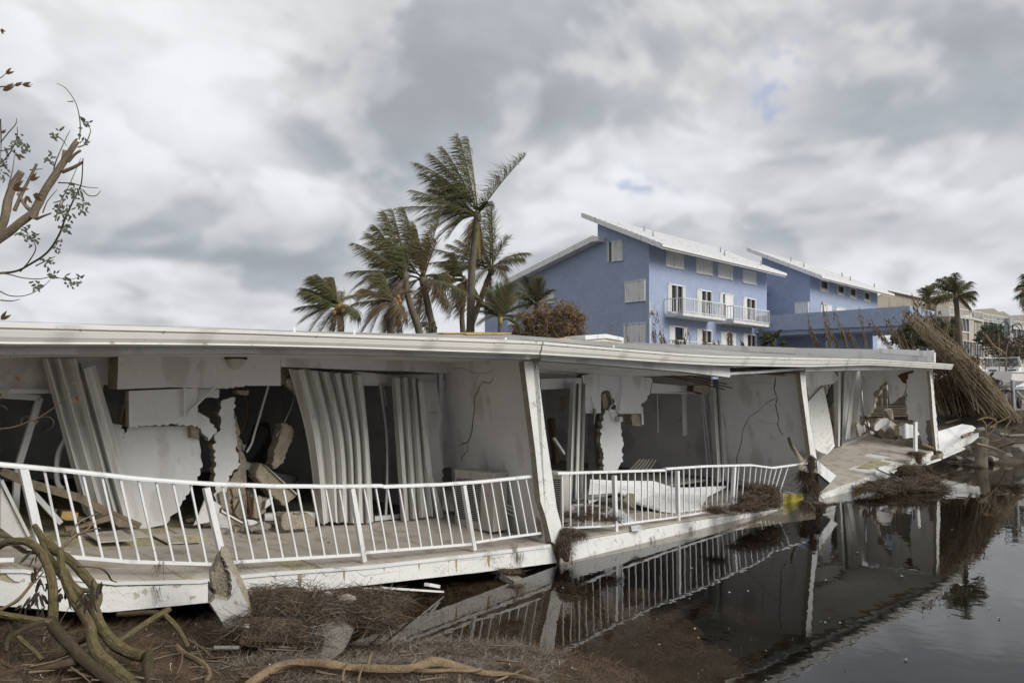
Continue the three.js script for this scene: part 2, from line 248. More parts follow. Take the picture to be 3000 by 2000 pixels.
function chunk(c, size, seed, flat = .8) {                               // broken lump of masonry
  const r = rng(seed), pts = []; for (let i = 0; i < 26; i++) { const v = V(r() - .5, r() - .5, r() - .5); const m = Math.max(Math.abs(v.x), Math.abs(v.y), Math.abs(v.z)); v.multiplyScalar(.5 / m * (.82 + .18 * r())); pts.push(V(v.x * size[0], v.y * size[1], v.z * size[2])); }
  const g = boxUV(new ConvexGeometry(pts)); g.rotateX((r() - .5) * flat); g.rotateZ((r() - .5) * flat); g.rotateY(r() * 6); g.translate(c.x, c.y, c.z); return g;
}
const zoomed = (x0, y0, s) => (...p) => p.map(q => [x0 + q[0] * s, y0 + q[1] * s, ...q.slice(2)]);
const S8 = 800 / 2091, R1 = zoomed(0, 900, S8), R2 = zoomed(700, 900, S8), R3 = zoomed(1400, 900, S8), R4 = zoomed(2100, 900, 900 / 2352), R5 = zoomed(0, 1400, S8), R6 = zoomed(700, 1400, S8), R7 = zoomed(1400, 1400, S8), R8 = zoomed(2200, 1400, S8);
const Q1 = zoomed(1400, 550, 800 / 2352), Q2 = zoomed(2100, 650, 600 / 2091), Q3 = zoomed(2500, 750, 500 / 1960), Q4 = zoomed(850, 380, 750 / 1897), Q5 = zoomed(0, 50, 400 / 697), Q6 = zoomed(2300, 1050, 700 / 2352), Q7 = zoomed(2350, 1150, 300 / 1882), Q8 = zoomed(2650, 1000, 350 / 1372);

// ---------------------------------------------------------------- the motel's own axes: s along the front, D behind it, h up
const FA = V(.825, 0, -13.953), U = V(.68890, 0, -.72486), N = V(-.72486, 0, -.68890);
const facade = D => ({ o: FA.clone().addScaledVector(N, D), n: N.clone() });
const FD = (s, D, h) => FA.clone().addScaledVector(U, s).addScaledVector(N, D).setY(h);
const sOf = p => p.clone().sub(FA).dot(U), dOf = p => p.clone().sub(FA).dot(N);
const line = (pts, D) => pts.map(([x, y]) => { const p = onPlane(x, y, facade(D)); return [sOf(p), p.y]; }).sort((a, b) => a[0] - b[0]);
const along = (L, s) => { if (s <= L[0][0]) return L[0][1]; for (let i = 1; i < L.length; i++) if (s <= L[i][0]) return lerp(L[i - 1][1], L[i][1], (s - L[i - 1][0]) / (L[i][0] - L[i - 1][0])); return L[L.length - 1][1]; };
const plane3 = (a, b, c) => { const n = b.clone().sub(a).cross(c.clone().sub(a)).normalize(); if (n.dot(a.clone().sub(EYE)) < 0) n.negate(); return { o: a, n }; };
const polyY = (L, x) => along(L, x);
// ================================================================ ground, bank and water
const bankPts = [[300, 1990, .78], [0, 1990, .95], [0, 1850, .62], [300, 1850, .42], [550, 1890, .36], [800, 1990, .46], [1200, 1990, .38], [1500, 1990, .24], [1680, 1990, .10], [1800, 1990, .0], [1950, 1990, -.07], [2100, 1995, -.09], [2220, 1990, -.3], [2330, 1980, -.7],
  [1000, 1912, .10], [1150, 1910, .07], [1500, 1925, .09], [1330, 1900, .06], [1400, 1870, -.05], [1200, 1870, -.05], [1050, 1875, -.05], [1650, 1880, -.08], [1900, 1880, -.09], [2050, 1920, -.09], [2150, 1900, -.4], [1300, 1800, -.09], [1100, 1800, -.08], [960, 1850, -.04], [700, 1800, .16], [500, 1800, .0], [300, 1800, .12], [0, 1790, .42], [1600, 1790, -.06], [1830, 1800, -.07], [1450, 1740, -.07], [1650, 1730, -.5], [2000, 1780, -.7], [2300, 1800, -1.3], [2600, 1990, -1.4], [1500, 1680, -.3], [1200, 1735, -.02], [1950, 1820, -.12], [2120, 1850, -.6]]
  .map(([x, y, h]) => { const p = atLevel(x, y, h); return [p.x, p.z, h]; })
  .concat([[0, 0, 1.35], [-6, -2, 1.45], [-3, -4, 1.15], [0, -3.5, 1.0], [3, -2, .8], [3, -4.5, .35], [5, -4, -.3], [7, -2, -.4], [9, -5, -1.4], [8, -8, -1.4], [12, 0, -1.2], [-8, -6, .8], [-10, -8, .6], [-12, -3, 1.4], [-7, -9.5, .1], [-4.5, -11, -.1], [-2, -13, -.3], [1, -15.5, -.7], [4, -12, -1.4], [0, 4, 1.4], [-12, 4, 1.4], [10, 5, -1]]);
function bankH(x, z) {
  let s = 0, w = 0; for (const [a, b, h] of bankPts) { const d = (x - a) ** 2 + (z - b) ** 2 + .02, k = 1 / (d * d); s += h * k; w += k; }
  const lift = s / w; return lift + (fbm(x * 1.3, z * 1.3, 2, 4) - .5) * (.05 + .16 * sstep(.0, .25, lift)) + (fbm(x * 5, z * 5, 4, 3) - .5) * (.03 + .05 * sstep(.0, .2, lift));
}
{
  const axis = (a, b, fine0, fine1, step, grow) => { const o = []; let x = fine0; while (x <= fine1) { o.push(x); x += step; } let s = step; x = fine1; while (x < b) { s *= grow; x += s; o.push(Math.min(x, b)); } s = step; x = fine0; while (x > a) { s *= grow; x -= s; o.unshift(Math.max(x, a)); } return o; };
  const grid = (xs, zs, f) => { const g = boxlessUV(surface(zs.map(z => xs.map(x => V(x, f(x, z), z))))); return g; };
  const boxlessUV = g => { const p = g.attributes.position, uv = []; for (let i = 0; i < p.count; i++) uv.push(p.getX(i), p.getZ(i)); g.setAttribute('uv', new THREE.Float32BufferAttribute(uv, 2)); g.computeVertexNormals(); return g; };
  // near bank of washed-up seagrass that the photographer stands on
  { const g = grid(axis(-16, 14, -6.5, 5.5, .085, 1.2), axis(-17, 6, -12.5, -4, .085, 1.2), bankH), p = g.attributes.position, ix = g.index.array, keep = [];
    for (let i = 0; i < ix.length; i += 3) if (Math.max(p.getY(ix[i]), p.getY(ix[i + 1]), p.getY(ix[i + 2])) > -.26) keep.push(ix[i], ix[i + 1], ix[i + 2]);
    g.setIndex(keep); struct('bank', g, M.litter); }
  // bed of the canal
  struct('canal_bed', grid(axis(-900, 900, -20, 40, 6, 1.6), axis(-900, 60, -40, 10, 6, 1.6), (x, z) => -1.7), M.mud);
  // land behind the motel and the far bank
  const prof = t => lerp(-1.9, 1.75, sstep(-3.5, 7.5, t));
  const landH = (x, z) => {
    const p = V(x, 0, z), s = sOf(p), D = dOf(p), n = (fbm(x * .35, z * .35, 9, 4) - .5);
    const far = prof(-z - 30.6 + n * 3.2 + .06 * (x - 18)) * 1 - 6 * sstep(23.2, 21.6, s) * sstep(14, 11, D);
    const back = prof(D - 17);
    return Math.max(Math.max(far, back), -1.95) + n * .35 + (fbm(x * 1.6, z * 1.6, 12, 4) - .5) * .22;
  };
  const g = grid(axis(-900, 900, 8, 34, .3, 1.3), axis(-1400, -12, -46, -24, .3, 1.28), landH);
  struct('ground', g, M.earth);
  // pale gravel yard behind the fence, laid on the land
  const yard = []; for (let i = 0; i <= 8; i++) { const r = []; for (let j = 0; j <= 8; j++) { const x = lerp(21, 70, j / 8), z = lerp(-44, -95, i / 8); r.push(V(x, landH(x, z) + .06, z)); } yard.push(r); }
  const rows = []; for (let z = -43; z >= -95; z -= 1.2) { const r = []; for (let x = 20; x <= 80; x += 1.2) r.push(V(x, landH(x, z) + .05, z)); rows.push(r); }
  struct('gravel_yard', boxlessUV(surface(rows)), M.gravel);
  // the canal's surface
  const w = boxlessUV(surface([4, -20, -44].map(z => [-40, 0, 40, 90].map(x => V(x, 0, z)))));
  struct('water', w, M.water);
  globalThis.landH = landH;
}
const landH = globalThis.landH;
// ================================================================ the collapsed motel
const motel = thing('collapsed_motel', 'long white single-storey motel sagging into the dark canal with cracked walls', 'building');
{
  const both = [M.white, M.concrete];
  // ---- roof deck: front edge follows the sagging gutter, back edge is higher because the whole building leans to the canal
  const gutTop = [[-700, 936], [0, 953], [400, 964], [700, 972], [1000, 984], [1400, 997], [1560, 1003], [1750, 1019], [2000, 1040], [2100, 1045], [2370, 1051], [2550, 1054], [2756, 1066]];
  const gutBot = [[-700, 985], [0, 1006], [400, 1007], [700, 1010], [1000, 1017], [1400, 1031], [1560, 1036], [1750, 1047], [2000, 1064], [2100, 1069], [2370, 1074], [2550, 1068], [2756, 1079]];
  const GT = line(gutTop, -.55), GB = line(gutBot, -.55);
  const BK = line([[-200, 947], [0, 951], [540, 959], [900, 969], [1150, 977], [1420, 975], [1560, 990], [1700, 1002], [1800, 1007], [2100, 1027]], 13.5);
  const fasBot = [[-700, 1052], [0, 1040], [400, 1036], [700, 1035], [1000, 1038], [1200, 1043], [1540, 1053], [1590, 1056], [1800, 1072], [2000, 1089], [2135, 1104], [2345, 1090], [2500, 1084], [2700, 1083]];
  const FB = line(fasBot, -.3);
  const S0 = -12, S1 = 21.35;
  const ceil = s => along(FB, s) + .06;
  const Ds = [-.5, .6, 2.2, 4.5, 7, 10, 13.5], ss = []; for (let s = S0; s <= S1 + .001; s += (S1 - S0) / 44) ss.push(s);
  const roofH = (s, D) => { const t = (D + .5) / 14; return lerp(along(GT, s) - .012, along(BK, s), t) + (fbm(s * .8, D * .8, 5, 3) - .5) * .05 * t; };
  const top = Ds.map(D => ss.map(s => FD(s, D, roofH(s, D)))), bot = Ds.map(D => ss.map(s => FD(s, D, Math.min(ceil(s) + .14 + .03 * Math.max(0, D), roofH(s, D) - .05))));
  const roof = mesh('roof', shell(top, bot), [M.roof][0], motel);
  // plaster ceiling below the deck, in two stretches: the one over the middle balcony has dropped
  const ceilRun = (a, b, d0, d1, dz) => { const r = [], q = []; for (let D = d0; D <= d1 + .01; D += (d1 - d0) / 5) { const x = [], y = []; for (let i = 0; i <= 16; i++) { const s = lerp(a, b, i / 16), h = ceil(s) + dz + (fbm(s * 1.5, D * 1.5, 8, 3) - .5) * .03; x.push(FD(s, D, h)); y.push(FD(s, D, h + .06)); } r.push(x); q.push(y); } return shell(r, q); };
  mesh('ceiling', ceilRun(S0, -.2, -.28, 2.9, -.02), M.white, motel); mesh('ceiling', ceilRun(.15, 9.9, -.28, 2.9, -.02), M.white, motel); mesh('ceiling', ceilRun(10.2, 21.2, -.28, 2.9, .02), M.white, motel);
  mesh('ceiling', ceilRun(S0, 10.6, 2.9, 12.3, -.06), M.white, motel);
  // membrane lip, yellow decking boards and vents on the roof
  for (const [x0, y0, x1, y1, D, w] of [[1290, 986, 1425, 977, 12.6, .3], [1425, 977, 1490, 987, 12.4, .3], [1360, 984, 1480, 990, 12, .2], [1640, 1002, 1760, 1008, 11.5, .12], [1760, 1009, 1810, 1012, 11, .1], [2320, 1037, 2420, 1041, 6, .06]]) { const a = onPlane(x0, y0, facade(D)), b = onPlane(x1, y1, facade(D)), fix = p => p.setY(roofH(sOf(p), D) + .05); mesh('roof_board', bar(fix(a), fix(b), w, .05), M.yellowWood, roof); }
  for (const [s, D] of [[.2, 1.5], [4.6, 2.2], [-3.2, 3.4], [-.8, 5]]) mesh('roof_vent', tube([FD(s, D, roofH(s, D) - .02), FD(s, D, roofH(s, D) + .07), FD(s, D, roofH(s, D) + .12)], [.045, .035, .02], 8, 0, false), M.alu, roof);
  // ---- gutter
  {
    const prof = [[-.47, 0], [-.62, .0], [-.62, -.20], [-.585, -.25], [-.60, -.33], [-.585, -.62], [-.555, -.84], [-.565, -.92], [-.53, -1], [-.47, -1]];
    const runs = [[S0, -1.15], [-1.12, 11.6], [11.63, 21.75]];
    for (const [a, b] of runs) { const rows = [], n = Math.max(8, Math.round((b - a) / .5)); for (let i = 0; i <= n; i++) { const s = lerp(a, b, i / n), t = along(GT, s) + .02, h = t - along(GB, s) + .02; rows.push(prof.map(([D, y]) => FD(s, D, t + y * h))); } mesh('gutter', boxUV(mergeGeometries([surface(rows, true), surface([[rows[0][0], rows[0][1], rows[0][8]], [rows[0][9], rows[0][3], rows[0][8]]]), surface([[rows[n][0], rows[n][1], rows[n][2]], [rows[n][9], rows[n][8], rows[n][5]]])])), M.gutter, motel); }
    for (let s = -9; s < 21; s += 1.85) mesh('gutter_screw', new THREE.SphereGeometry(.011, 6, 4).translate(...FD(s, -.622, along(GT, s) - .02).toArray()), M.galv, motel);
    const lip = [], lip2 = []; for (let i = 0; i <= 70; i++) { const s = lerp(S0, 21.4, i / 70), h = along(GT, s) + .035 + .012 * (fbm(s * 2, 1, 3, 3) - .5); lip.push(FD(s, -.58, h)); lip2.push(FD(s, -.2, h + .03)); }
    mesh('drip_edge', boxUV(surface([lip, lip2])), M.grey, motel);
  }
  // ---- edge beam under the gutter
  const beamTop = x => polyY(gutBot, x) - 14;
  const beam = (x0, x1, name, endRag) => { const b = fasBot.filter(p => p[0] > x0 && p[0] < x1).map(p => p); const lo = [[x0, polyY(fasBot, x0)], ...b, [x1, polyY(fasBot, x1)]], hi = [[x1, beamTop(x1), endRag], ...b.slice().reverse().map(p => [p[0], beamTop(p[0])]), [x0, beamTop(x0)]]; slab(name, [...lo.map(p => [p[0], p[1] + rr(-1, 1)]), ...hi], facade(-.3), .26, both, motel, { rag: 4 }); };
  beam(-650, 1556, 'edge_beam', 0); beam(1584, 2140, 'edge_beam', 1); beam(2360, 2672, 'edge_beam', 1);
  slab('edge_beam', R4([118, 470], [640, 460], [645, 505], [560, 520, 1], [400, 500, 1], [250, 515, 1], [110, 500]), facade(.1), .2, [M.concrete, M.concrete], motel, { rag: 6 });
  for (const [a, b, r] of [[[130, 495], [620, 470], .02], [[120, 510], [400, 478], .014], [[300, 508], [640, 482], .016], [[180, 480], [520, 512], .012]]) { const [p, q] = R4(a, b); mesh('rebar', tube([onPlane(...p, facade(.05)), onPlane((p[0] + q[0]) / 2, (p[1] + q[1]) / 2 + 5, facade(0)), onPlane(...q, facade(.05))], [r], 5, 6), M.rust, motel); }
  for (const [a, b] of [[[1320, 505], [1890, 630]], [[1390, 510], [1950, 618]], [[1480, 505], [1910, 590]], [[1330, 520], [1600, 560]]]) { const [p, q] = R3(a, b); mesh('rebar', tube([onPlane(...p, facade(2.2)), onPlane((p[0] + q[0]) / 2, (p[1] + q[1]) / 2 - 3, facade(1.5)), onPlane(...q, facade(.9))], [.015], 5, 6), M.rust, motel); }
  slab('beam_end', R3([1655, 600], [1780, 590], [1775, 655, 1], [1700, 650, 1], [1650, 640]), facade(2.3), .2, [M.concrete, M.rust], motel, { rag: 5 });

  // ---- balcony slabs
  const slabTop1 = [[-700, 1668], [0, 1668], [70, 1668], [214, 1691], [337, 1704], [585, 1699], [700, 1685], [800, 1676], [1083, 1656], [1389, 1622], [1500, 1608], [1614, 1594]];
  const slabBot1 = [[-700, 1775], [0, 1773], [199, 1790], [318, 1792], [535, 1771], [731, 1752], [1083, 1712], [1500, 1664], [1632, 1647]];
  const ST1 = line(slabTop1, 0), SB1 = line(slabBot1, 0), FBK1 = line([[-300, 1545], [0, 1550], [400, 1545], [700, 1548], [950, 1537], [1130, 1527], [1290, 1508], [1340, 1500]], 2.7);
  const floor1 = (s, D) => lerp(along(ST1, s), along(FBK1, s), D / 2.7);
  {
    const sx = []; for (let i = 0; i <= 60; i++) sx.push(lerp(S0, -.12, i / 60)); const Dd = [0, .6, 1.4, 2.2, 2.7, 4, 8];
    const tp = Dd.map(D => sx.map(s => FD(s, D, floor1(s, Math.min(D, 2.7)) - .012))), bt = Dd.map(D => sx.map(s => FD(s, D, along(SB1, s) + (fbm(s * 2, D, 4, 3) - .5) * .04 + .05 * D)));
    const floor = mesh('balcony_slab', shell(tp, bt), M.mortar, motel);
    // painted front face with peeled paint, set just proud of the slab; broken out at its left end and below the lip
    const top = slabTop1.filter(p => p[0] >= -100).map(p => [p[0], p[1] + 1]), bo = slabBot1.filter(p => p[0] >= -100).map(p => [p[0], p[1] + 1]).reverse();
    slab('slab_face', [[-300, 1669], ...top, ...bo, [-300, 1776]], facade(-.012), .01, [M.peel, M.concrete], motel, { holes: [R5([-20, 735], [40, 728], [60, 755], [110, 790], [160, 795], [120, 808], [60, 800], [-20, 780]), ragged(R5([545, 765, 1], [700, 790, 1], [900, 812, 1], [1200, 812, 1], [1500, 795, 1], [1480, 803, 1], [1200, 822, 1], [900, 832, 1], [700, 820, 1]), 2), strip(wiggle(R6([560, 735], [900, 705], [950, 750], [1250, 710]), 2, 3), .5), strip(wiggle(R6([1650, 640], [1900, 620], [2050, 600]), 2, 3), .5), strip(wiggle(R7([585, 545], [590, 575], [575, 600], [605, 630]), 1, 3), 1.0)] });
    for (const [x, y0, y1, w, m] of [[878, 6, 58, 6, 0], [1008, 5, 42, 3, 0], [1337, 2, 48, 2.5, 1], [1432, 2, 46, 4, 1], [1515, 3, 44, 3, 0], [1228, 8, 30, 2, 0], [690, 8, 40, 2.5, 0], [1125, 5, 22, 2, 0]]) { const y = polyY(slabTop1, x); slab('rust_stain', [[x - w, y + y0], [x + w, y + y0 - 1], [x + w * .9, y + lerp(y0, y1, .4)], [x + w * .5, y + y1], [x - w * .3, y + y1 - 6], [x - w * .9, y + lerp(y0, y1, .5)]], facade(-.0165), .003, [m ? M.stainYellow : M.stain, m ? M.stainYellow : M.stain], motel); }
    slab('slab_lip', [...top.map(p => [p[0], p[1] - 1]), ...top.slice().reverse().map(p => [p[0], p[1] + 9])].map(p => p), facade(-.035), .03, [M.white, M.white], motel);
    // floor tiles, some lifted or gone so the yellow bedding shows
    const nS = 20, nD = 5, gone = new Set(['3,4', '4,4', '4,3', '7,4', '6,3', '9,0']), loose = new Set(['5,3', '2,4', '7,3', '3,2']);
    for (let i = 0; i < nS; i++) for (let j = 0; j < nD; j++) {
      if (gone.has(`${i},${j}`)) continue;
      const s0 = lerp(-9.3, -.2, i / nS) + .003, s1 = lerp(-9.3, -.2, (i + 1) / nS) - .003, d0 = j * .53 + .03, d1 = (j + 1) * .53 + .024, l = loose.has(`${i},${j}`) ? rr(.015, .06) : rr(0, .004), k = loose.has(`${i},${j}`) ? rr(.02, .08) : 0;
      const c = [[s0, d0], [s1, d0], [s1, d1], [s0, d1]].map(([s, D], q) => FD(s + k, D, floor1(s, D) + l + (q === 1 || q === 2 ? k * .4 : 0)));
      mesh('floor_tile', hexa(c, V(0, -.014, 0)), M.tile, floor);
    }
  }
  const slabTop2 = [[1640, 1594], [1675, 1587], [1806, 1564], [1974, 1534], [2200, 1501], [2300, 1489], [2390, 1480]];
  const ST2 = line(slabTop2, 0), FBK2 = line([[1660, 1470], [1800, 1462], [2000, 1445], [2110, 1430], [2200, 1424]], 2.7);
  const floor2 = (s, D) => lerp(along(ST2, s), along(FBK2, s), clamp(D / 2.7));
  {
    const sx = []; for (let i = 0; i <= 40; i++) sx.push(lerp(.12, 10.4, i / 40)); const Dd = [0, .5, 1.2, 2, 2.7, 4, 8];
    const floor = mesh('balcony_slab', shell(Dd.map(D => sx.map(s => FD(s, D, floor2(s, D)))), Dd.map(D => sx.map(s => FD(s, D, floor2(s, D) - .34)))), M.grey, motel);
    slab('slab_face', [...slabTop2.map(p => [p[0], p[1] + .5]), ...slabTop2.slice().reverse().map(p => [p[0], p[1] + lerp(62, 40, (p[0] - 1640) / 740)])], facade(-.012), .01, [M.peel, M.concrete], motel, { holes: [strip(wiggle(R7([885, 490], [900, 510], [925, 545]), 1.5, 3), .5), strip(wiggle(R7([1240, 440], [1245, 480]), 1, 3), .8)] });
    for (let i = 0; i < 16; i++) for (let j = 0; j < 2; j++) { const s0 = lerp(.3, 10, i / 16) + .003, s1 = lerp(.3, 10, (i + 1) / 16) - .003, d0 = j * .55 + .03, d1 = d0 + .54; mesh('floor_tile', hexa([[s0, d0], [s1, d0], [s1, d1], [s0, d1]].map(([s, D]) => FD(s, D, floor2(s, D) + .012 + rr(0, .006))), V(0, -.014, 0)), M.tile, floor); }
  }
  // far unit's floor, tipped into the water
  const F3 = line(Q6([310, 1345], [400, 1322], [560, 1255], [780, 1180], [900, 1105], [1060, 1060], [1240, 1010], [1500, 900]), 0), B3 = line(Q6([300, 930], [560, 845], [830, 755], [1000, 740]), 2.7);
  const floor3 = (s, D) => lerp(along(F3, s), along(B3, s), D / 2.7);
  {
    const a = 10.95, b = 21.25, sx = []; for (let i = 0; i <= 30; i++) sx.push(lerp(a, b, i / 30)); const Dd = [.02, .7, 1.4, 2.1, 2.7, 3.2];
    const floor = mesh('balcony_slab', shell(Dd.map(D => sx.map(s => FD(s, D, floor3(s, D) - .02))), Dd.map(D => sx.map(s => FD(s, D, floor3(s, D) - .33)))), M.peel, motel);
    const nS = 13, nD = 4, gone = new Set(['5,0', '6,0', '7,0', '3,3', '8,0', '9,1']);
    for (let i = 0; i < nS; i++) for (let j = 0; j < nD; j++) { if (gone.has(`${i},${j}`)) continue; const s0 = lerp(a, b, i / nS) + .004, s1 = lerp(a, b, (i + 1) / nS) - .004, d0 = j * .67 + .03, d1 = (j + 1) * .67 + .024, l = rr(0, .006) + (i === 4 && j === 2 ? .05 : 0); mesh('floor_tile', hexa([[s0, d0], [s1, d0], [s1, d1], [s0, d1]].map(([s, D]) => FD(s, D, floor3(s, D) + l)), V(0, -.016, 0)), M.tile, floor); }
  }

  // hairline gaps are real cuts through the plaster
  // ---- party walls between the units (they lean with the frame), cracked right through
  const wallPlane = (ft, fb, bk) => plane3(onPlane(...ft, facade(0)), onPlane(...fb, facade(0)), onPlane(...bk, facade(2.75)));
  const plA = wallPlane([1536, 1061], [1602, 1560], [1325, 1300]);
  const crackA = [R2([1635, 472], [1720, 465], [1800, 505], [1900, 505], [1950, 470]), R2([1845, 505], [1810, 550]), R2([1950, 535], [1920, 580], [1870, 570], [1840, 610], [1805, 690], [1800, 790], [1790, 880], [1785, 940], [1755, 1030], [1690, 1058]), R2([1755, 1040], [1750, 1100], [1710, 1140], [1705, 1190])];
  slab('party_wall', [[1300, 1044], [1400, 1047], [1537, 1050], [1550, 1200], [1578, 1430], [1598, 1592, 1], [1560, 1600], [1333, 1535], [1318, 1300]], plA, .22, both, motel, { rag: 4, holes: crackA.map((c, i) => strip(wiggle(c, 1.6, 4), [.7, .6, 1.5, 1.2][i])) });
  slab('party_wall_end', [...R3([352, 415], [465, 398], [470, 560], [495, 760], [520, 960], [570, 1290], [605, 1540]), ...R7([655, 420], [672, 470, 1], [610, 490, 1], [600, 510, 1], [565, 490]), ...R7([520, 300], [480, 180]), ...R3([440, 1100], [395, 750])], facade(-.05), .12, [M.peel, M.concrete], motel, { rag: 2, holes: [strip(wiggle(R3([420, 400], [445, 430], [450, 480]), 1.5, 4), 1.2)] });
  slab('party_wall_end', R7([490, 190], [505, 250], [545, 420], [560, 490], [500, 460], [470, 420]), facade(.14), .1, [M.grey, M.concrete], motel);
  const plB = wallPlane([2345, 1085], [2388, 1340], [2112, 1300]);
  const crackB = [R4([450, 530], [440, 620], [465, 690], [452, 745], [475, 850], [468, 900], [490, 955], [512, 975]), R4([462, 692], [380, 730], [330, 780], [240, 850], [200, 950], [185, 1050], [160, 1130], [150, 1200]), R4([240, 570], [350, 575], [436, 590]), R4([310, 860], [400, 890], [462, 882])];
  slab('party_wall', R4([10, 470], [640, 470], [660, 640], [690, 900], [730, 1135], [690, 1120, 1], [610, 1085, 1], [582, 1045], [562, 992], [540, 998], [552, 1042], [572, 1090], [640, 1185, 1], [640, 1420], [480, 1440], [60, 1330], [30, 900]), plB, .22, both, motel, { rag: 5, holes: [...crackB.map((c, i) => strip(wiggle(c, 1.4, 4), [1.6, 1.1, .5, .6][i]))] });
  slab('party_wall_end', R4([637, 480], [682, 492], [690, 640], [715, 860], [768, 1160], [720, 1135], [690, 900], [655, 650]), facade(-.05), .12, [M.peel, M.concrete], motel);
  // end wall: holed, its lower corner stripped to grey block
  const plC = wallPlane([2729, 1083], [2747, 1318], [2522, 1200]);
  slab('end_wall', R4([1110, 480], [1640, 470], [1645, 560], [1660, 760], [1668, 860], [1690, 1090], [1610, 1060, 1], [1575, 1035], [1530, 880, 1], [1470, 865, 1], [1462, 780, 1], [1455, 690, 1], [1452, 600], [1470, 590, 1], [1440, 660, 1], [1330, 742], [1318, 680], [1305, 563, 1], [1250, 600, 1], [1200, 665, 1], [1215, 720, 1], [1190, 790, 1], [1160, 842, 1], [1128, 830], [1118, 640]), plC, .2, both, motel, { rag: 4 });
  slab('end_wall_block', R4([1600, 870], [1665, 855], [1690, 1085], [1620, 1060, 1], [1605, 960, 1]), { o: plC.o.clone().addScaledVector(plC.n, -.015), n: plC.n }, .03, [M.grey, M.grey], motel, { rag: 5 });
  slab('end_wall_block', R4([1128, 710], [1190, 660, 1], [1305, 563], [1312, 590, 1], [1250, 640, 1], [1215, 720, 1], [1190, 790, 1], [1160, 842], [1130, 820]), { o: plC.o.clone().addScaledVector(plC.n, .03), n: plC.n }, .2, [M.concrete, M.concrete], motel, { rag: 5 });
  slab('corner_post', R4([1630, 486], [1652, 520, 1], [1668, 700, 1], [1692, 900, 1], [1696, 1100], [1682, 1095], [1660, 860], [1645, 620]), facade(-.05), .1, [M.peel, M.concrete], motel, { rag: 2 });
  slab('rotten_beam', R4([1385, 525, 1], [1420, 505], [1500, 486], [1510, 496, 1], [1462, 515, 1], [1452, 585, 1], [1425, 575, 1], [1405, 545, 1]), { o: plC.o.clone().addScaledVector(plC.n, -.04), n: plC.n }, .12, [M.rust, M.rust], motel, { rag: 5 });
  // parapet along the end of the roof
  { const plP = { o: plC.o.clone(), n: V(U.x, 0, U.z) };
    const P = (p) => onPlane(p[0], p[1], plP);
    slab('parapet', [...Q1([1255, 1330], [1700, 1350]), ...Q2([0, 1258], [800, 1285], [1660, 1300]), [2738, 1032], [2738, 1072], ...Q2([1600, 1415], [1000, 1400], [600, 1400], [0, 1400]), ...Q1([1255, 1400])], plP, .2, [M.white, M.white], motel);
    const pl2 = { o: plP.o.clone().addScaledVector(plP.n, -.03), n: plP.n };
    slab('parapet_flashing', [...Q1([1255, 1328], [1700, 1348]), ...Q2([0, 1256], [803, 1283], [797, 1342], [0, 1312]), ...Q1([1255, 1345])], pl2, .02, [M.gutter, M.gutter], motel);
    slab('parapet_flashing', [...Q2([1655, 1290]), [2738, 1028], [2738, 1046], ...Q2([1650, 1335])], pl2, .02, [M.alu, M.alu], motel);
    const e = P([2738, 1028]); void e;
    slab('parapet_end', R4([1640, 332], [1668, 330], [1660, 430], [1645, 430]), facade(-.02), .12, [M.alu, M.alu], motel);
  }
  slab('chimney', Q1([930, 1290], [1105, 1285], [1255, 1310], [1255, 1350], [1105, 1340], [930, 1335]), facade(11), .9, [M.white, M.white], motel);
  slab('chimney_cap', Q1([925, 1272], [1105, 1258], [1258, 1290], [1258, 1318], [1105, 1293], [928, 1308]), facade(10.9), 1.1, [M.alu, M.alu], motel);

  // ---- front wall of the left unit
  const w27 = facade(2.72), w24 = facade(2.45);
  slab('lintel', R1([905, 330], [2145, 330], [2148, 600], [1900, 600, 1], [1700, 622], [1300, 612], [895, 628]), w24, .45, both, motel, { rag: 3 });
  slab('lintel', R2([318, 350], [1660, 400], [1600, 507], [1300, 490], [940, 480], [318, 455]), w24, .4, both, motel);
  slab('lintel', R1([-400, 330], [905, 385], [905, 620, 1], [860, 610, 1], [790, 590, 1], [760, 655], [-400, 665]), facade(2.8), .2, both, motel, { rag: 4 });
  slab('lintel_band', R1([-400, 620], [395, 628], [400, 660], [-400, 668]), facade(2.72), .08, [M.frame, M.frame], motel);
  slab('wall_panel', R1([983, 640], [1512, 618], [1512, 905, 1], [1430, 910, 1], [1320, 892, 1], [1230, 905, 1], [1100, 908, 1], [985, 912]), w24, .12, both, motel, { rag: 4 });
  slab('wall_panel', R1([840, 890], [930, 900, 1], [950, 960, 1], [925, 1010, 1], [990, 912], [1460, 908], [1475, 1000, 1], [1520, 1010, 1], [1535, 1120, 1], [1550, 1200, 1], [1510, 1320, 1], [1450, 1410, 1], [1380, 1520, 1], [1270, 1660], [1090, 1700], [950, 1690], [900, 1300]), w27, .16, both, motel, { rag: 5 });
  slab('wall_panel', R1([1512, 800], [1600, 850, 1], [1660, 950, 1], [1595, 1022, 1], [1500, 885]), facade(2.55), .12, both, motel, { rag: 4 });
  slab('wall_panel', R1([1460, 905, 1], [1500, 890], [1530, 930, 1], [1515, 1010, 1], [1465, 1000]), facade(2.6), .2, [M.concrete, M.concrete], motel, { rag: 4 });
  slab('wall_panel', R1([1512, 625], [1678, 628], [1675, 690, 1], [1560, 690, 1], [1515, 760]), facade(2.6), .1, both, motel, { rag: 3 });
  slab('wall_panel', R1([1690, 720, 1], [1800, 690, 1], [1790, 800, 1], [1800, 870, 1], [1810, 1000, 1], [1805, 1100, 1], [1840, 1200, 1], [1750, 1290, 1], [1740, 1340, 1], [1745, 1500], [1760, 1690], [1660, 1690], [1650, 1500, 1], [1640, 1300, 1], [1650, 1150, 1], [1630, 1080, 1], [1660, 960, 1], [1690, 940, 1], [1672, 820, 1]), w27, .14, both, motel, { rag: 5 });
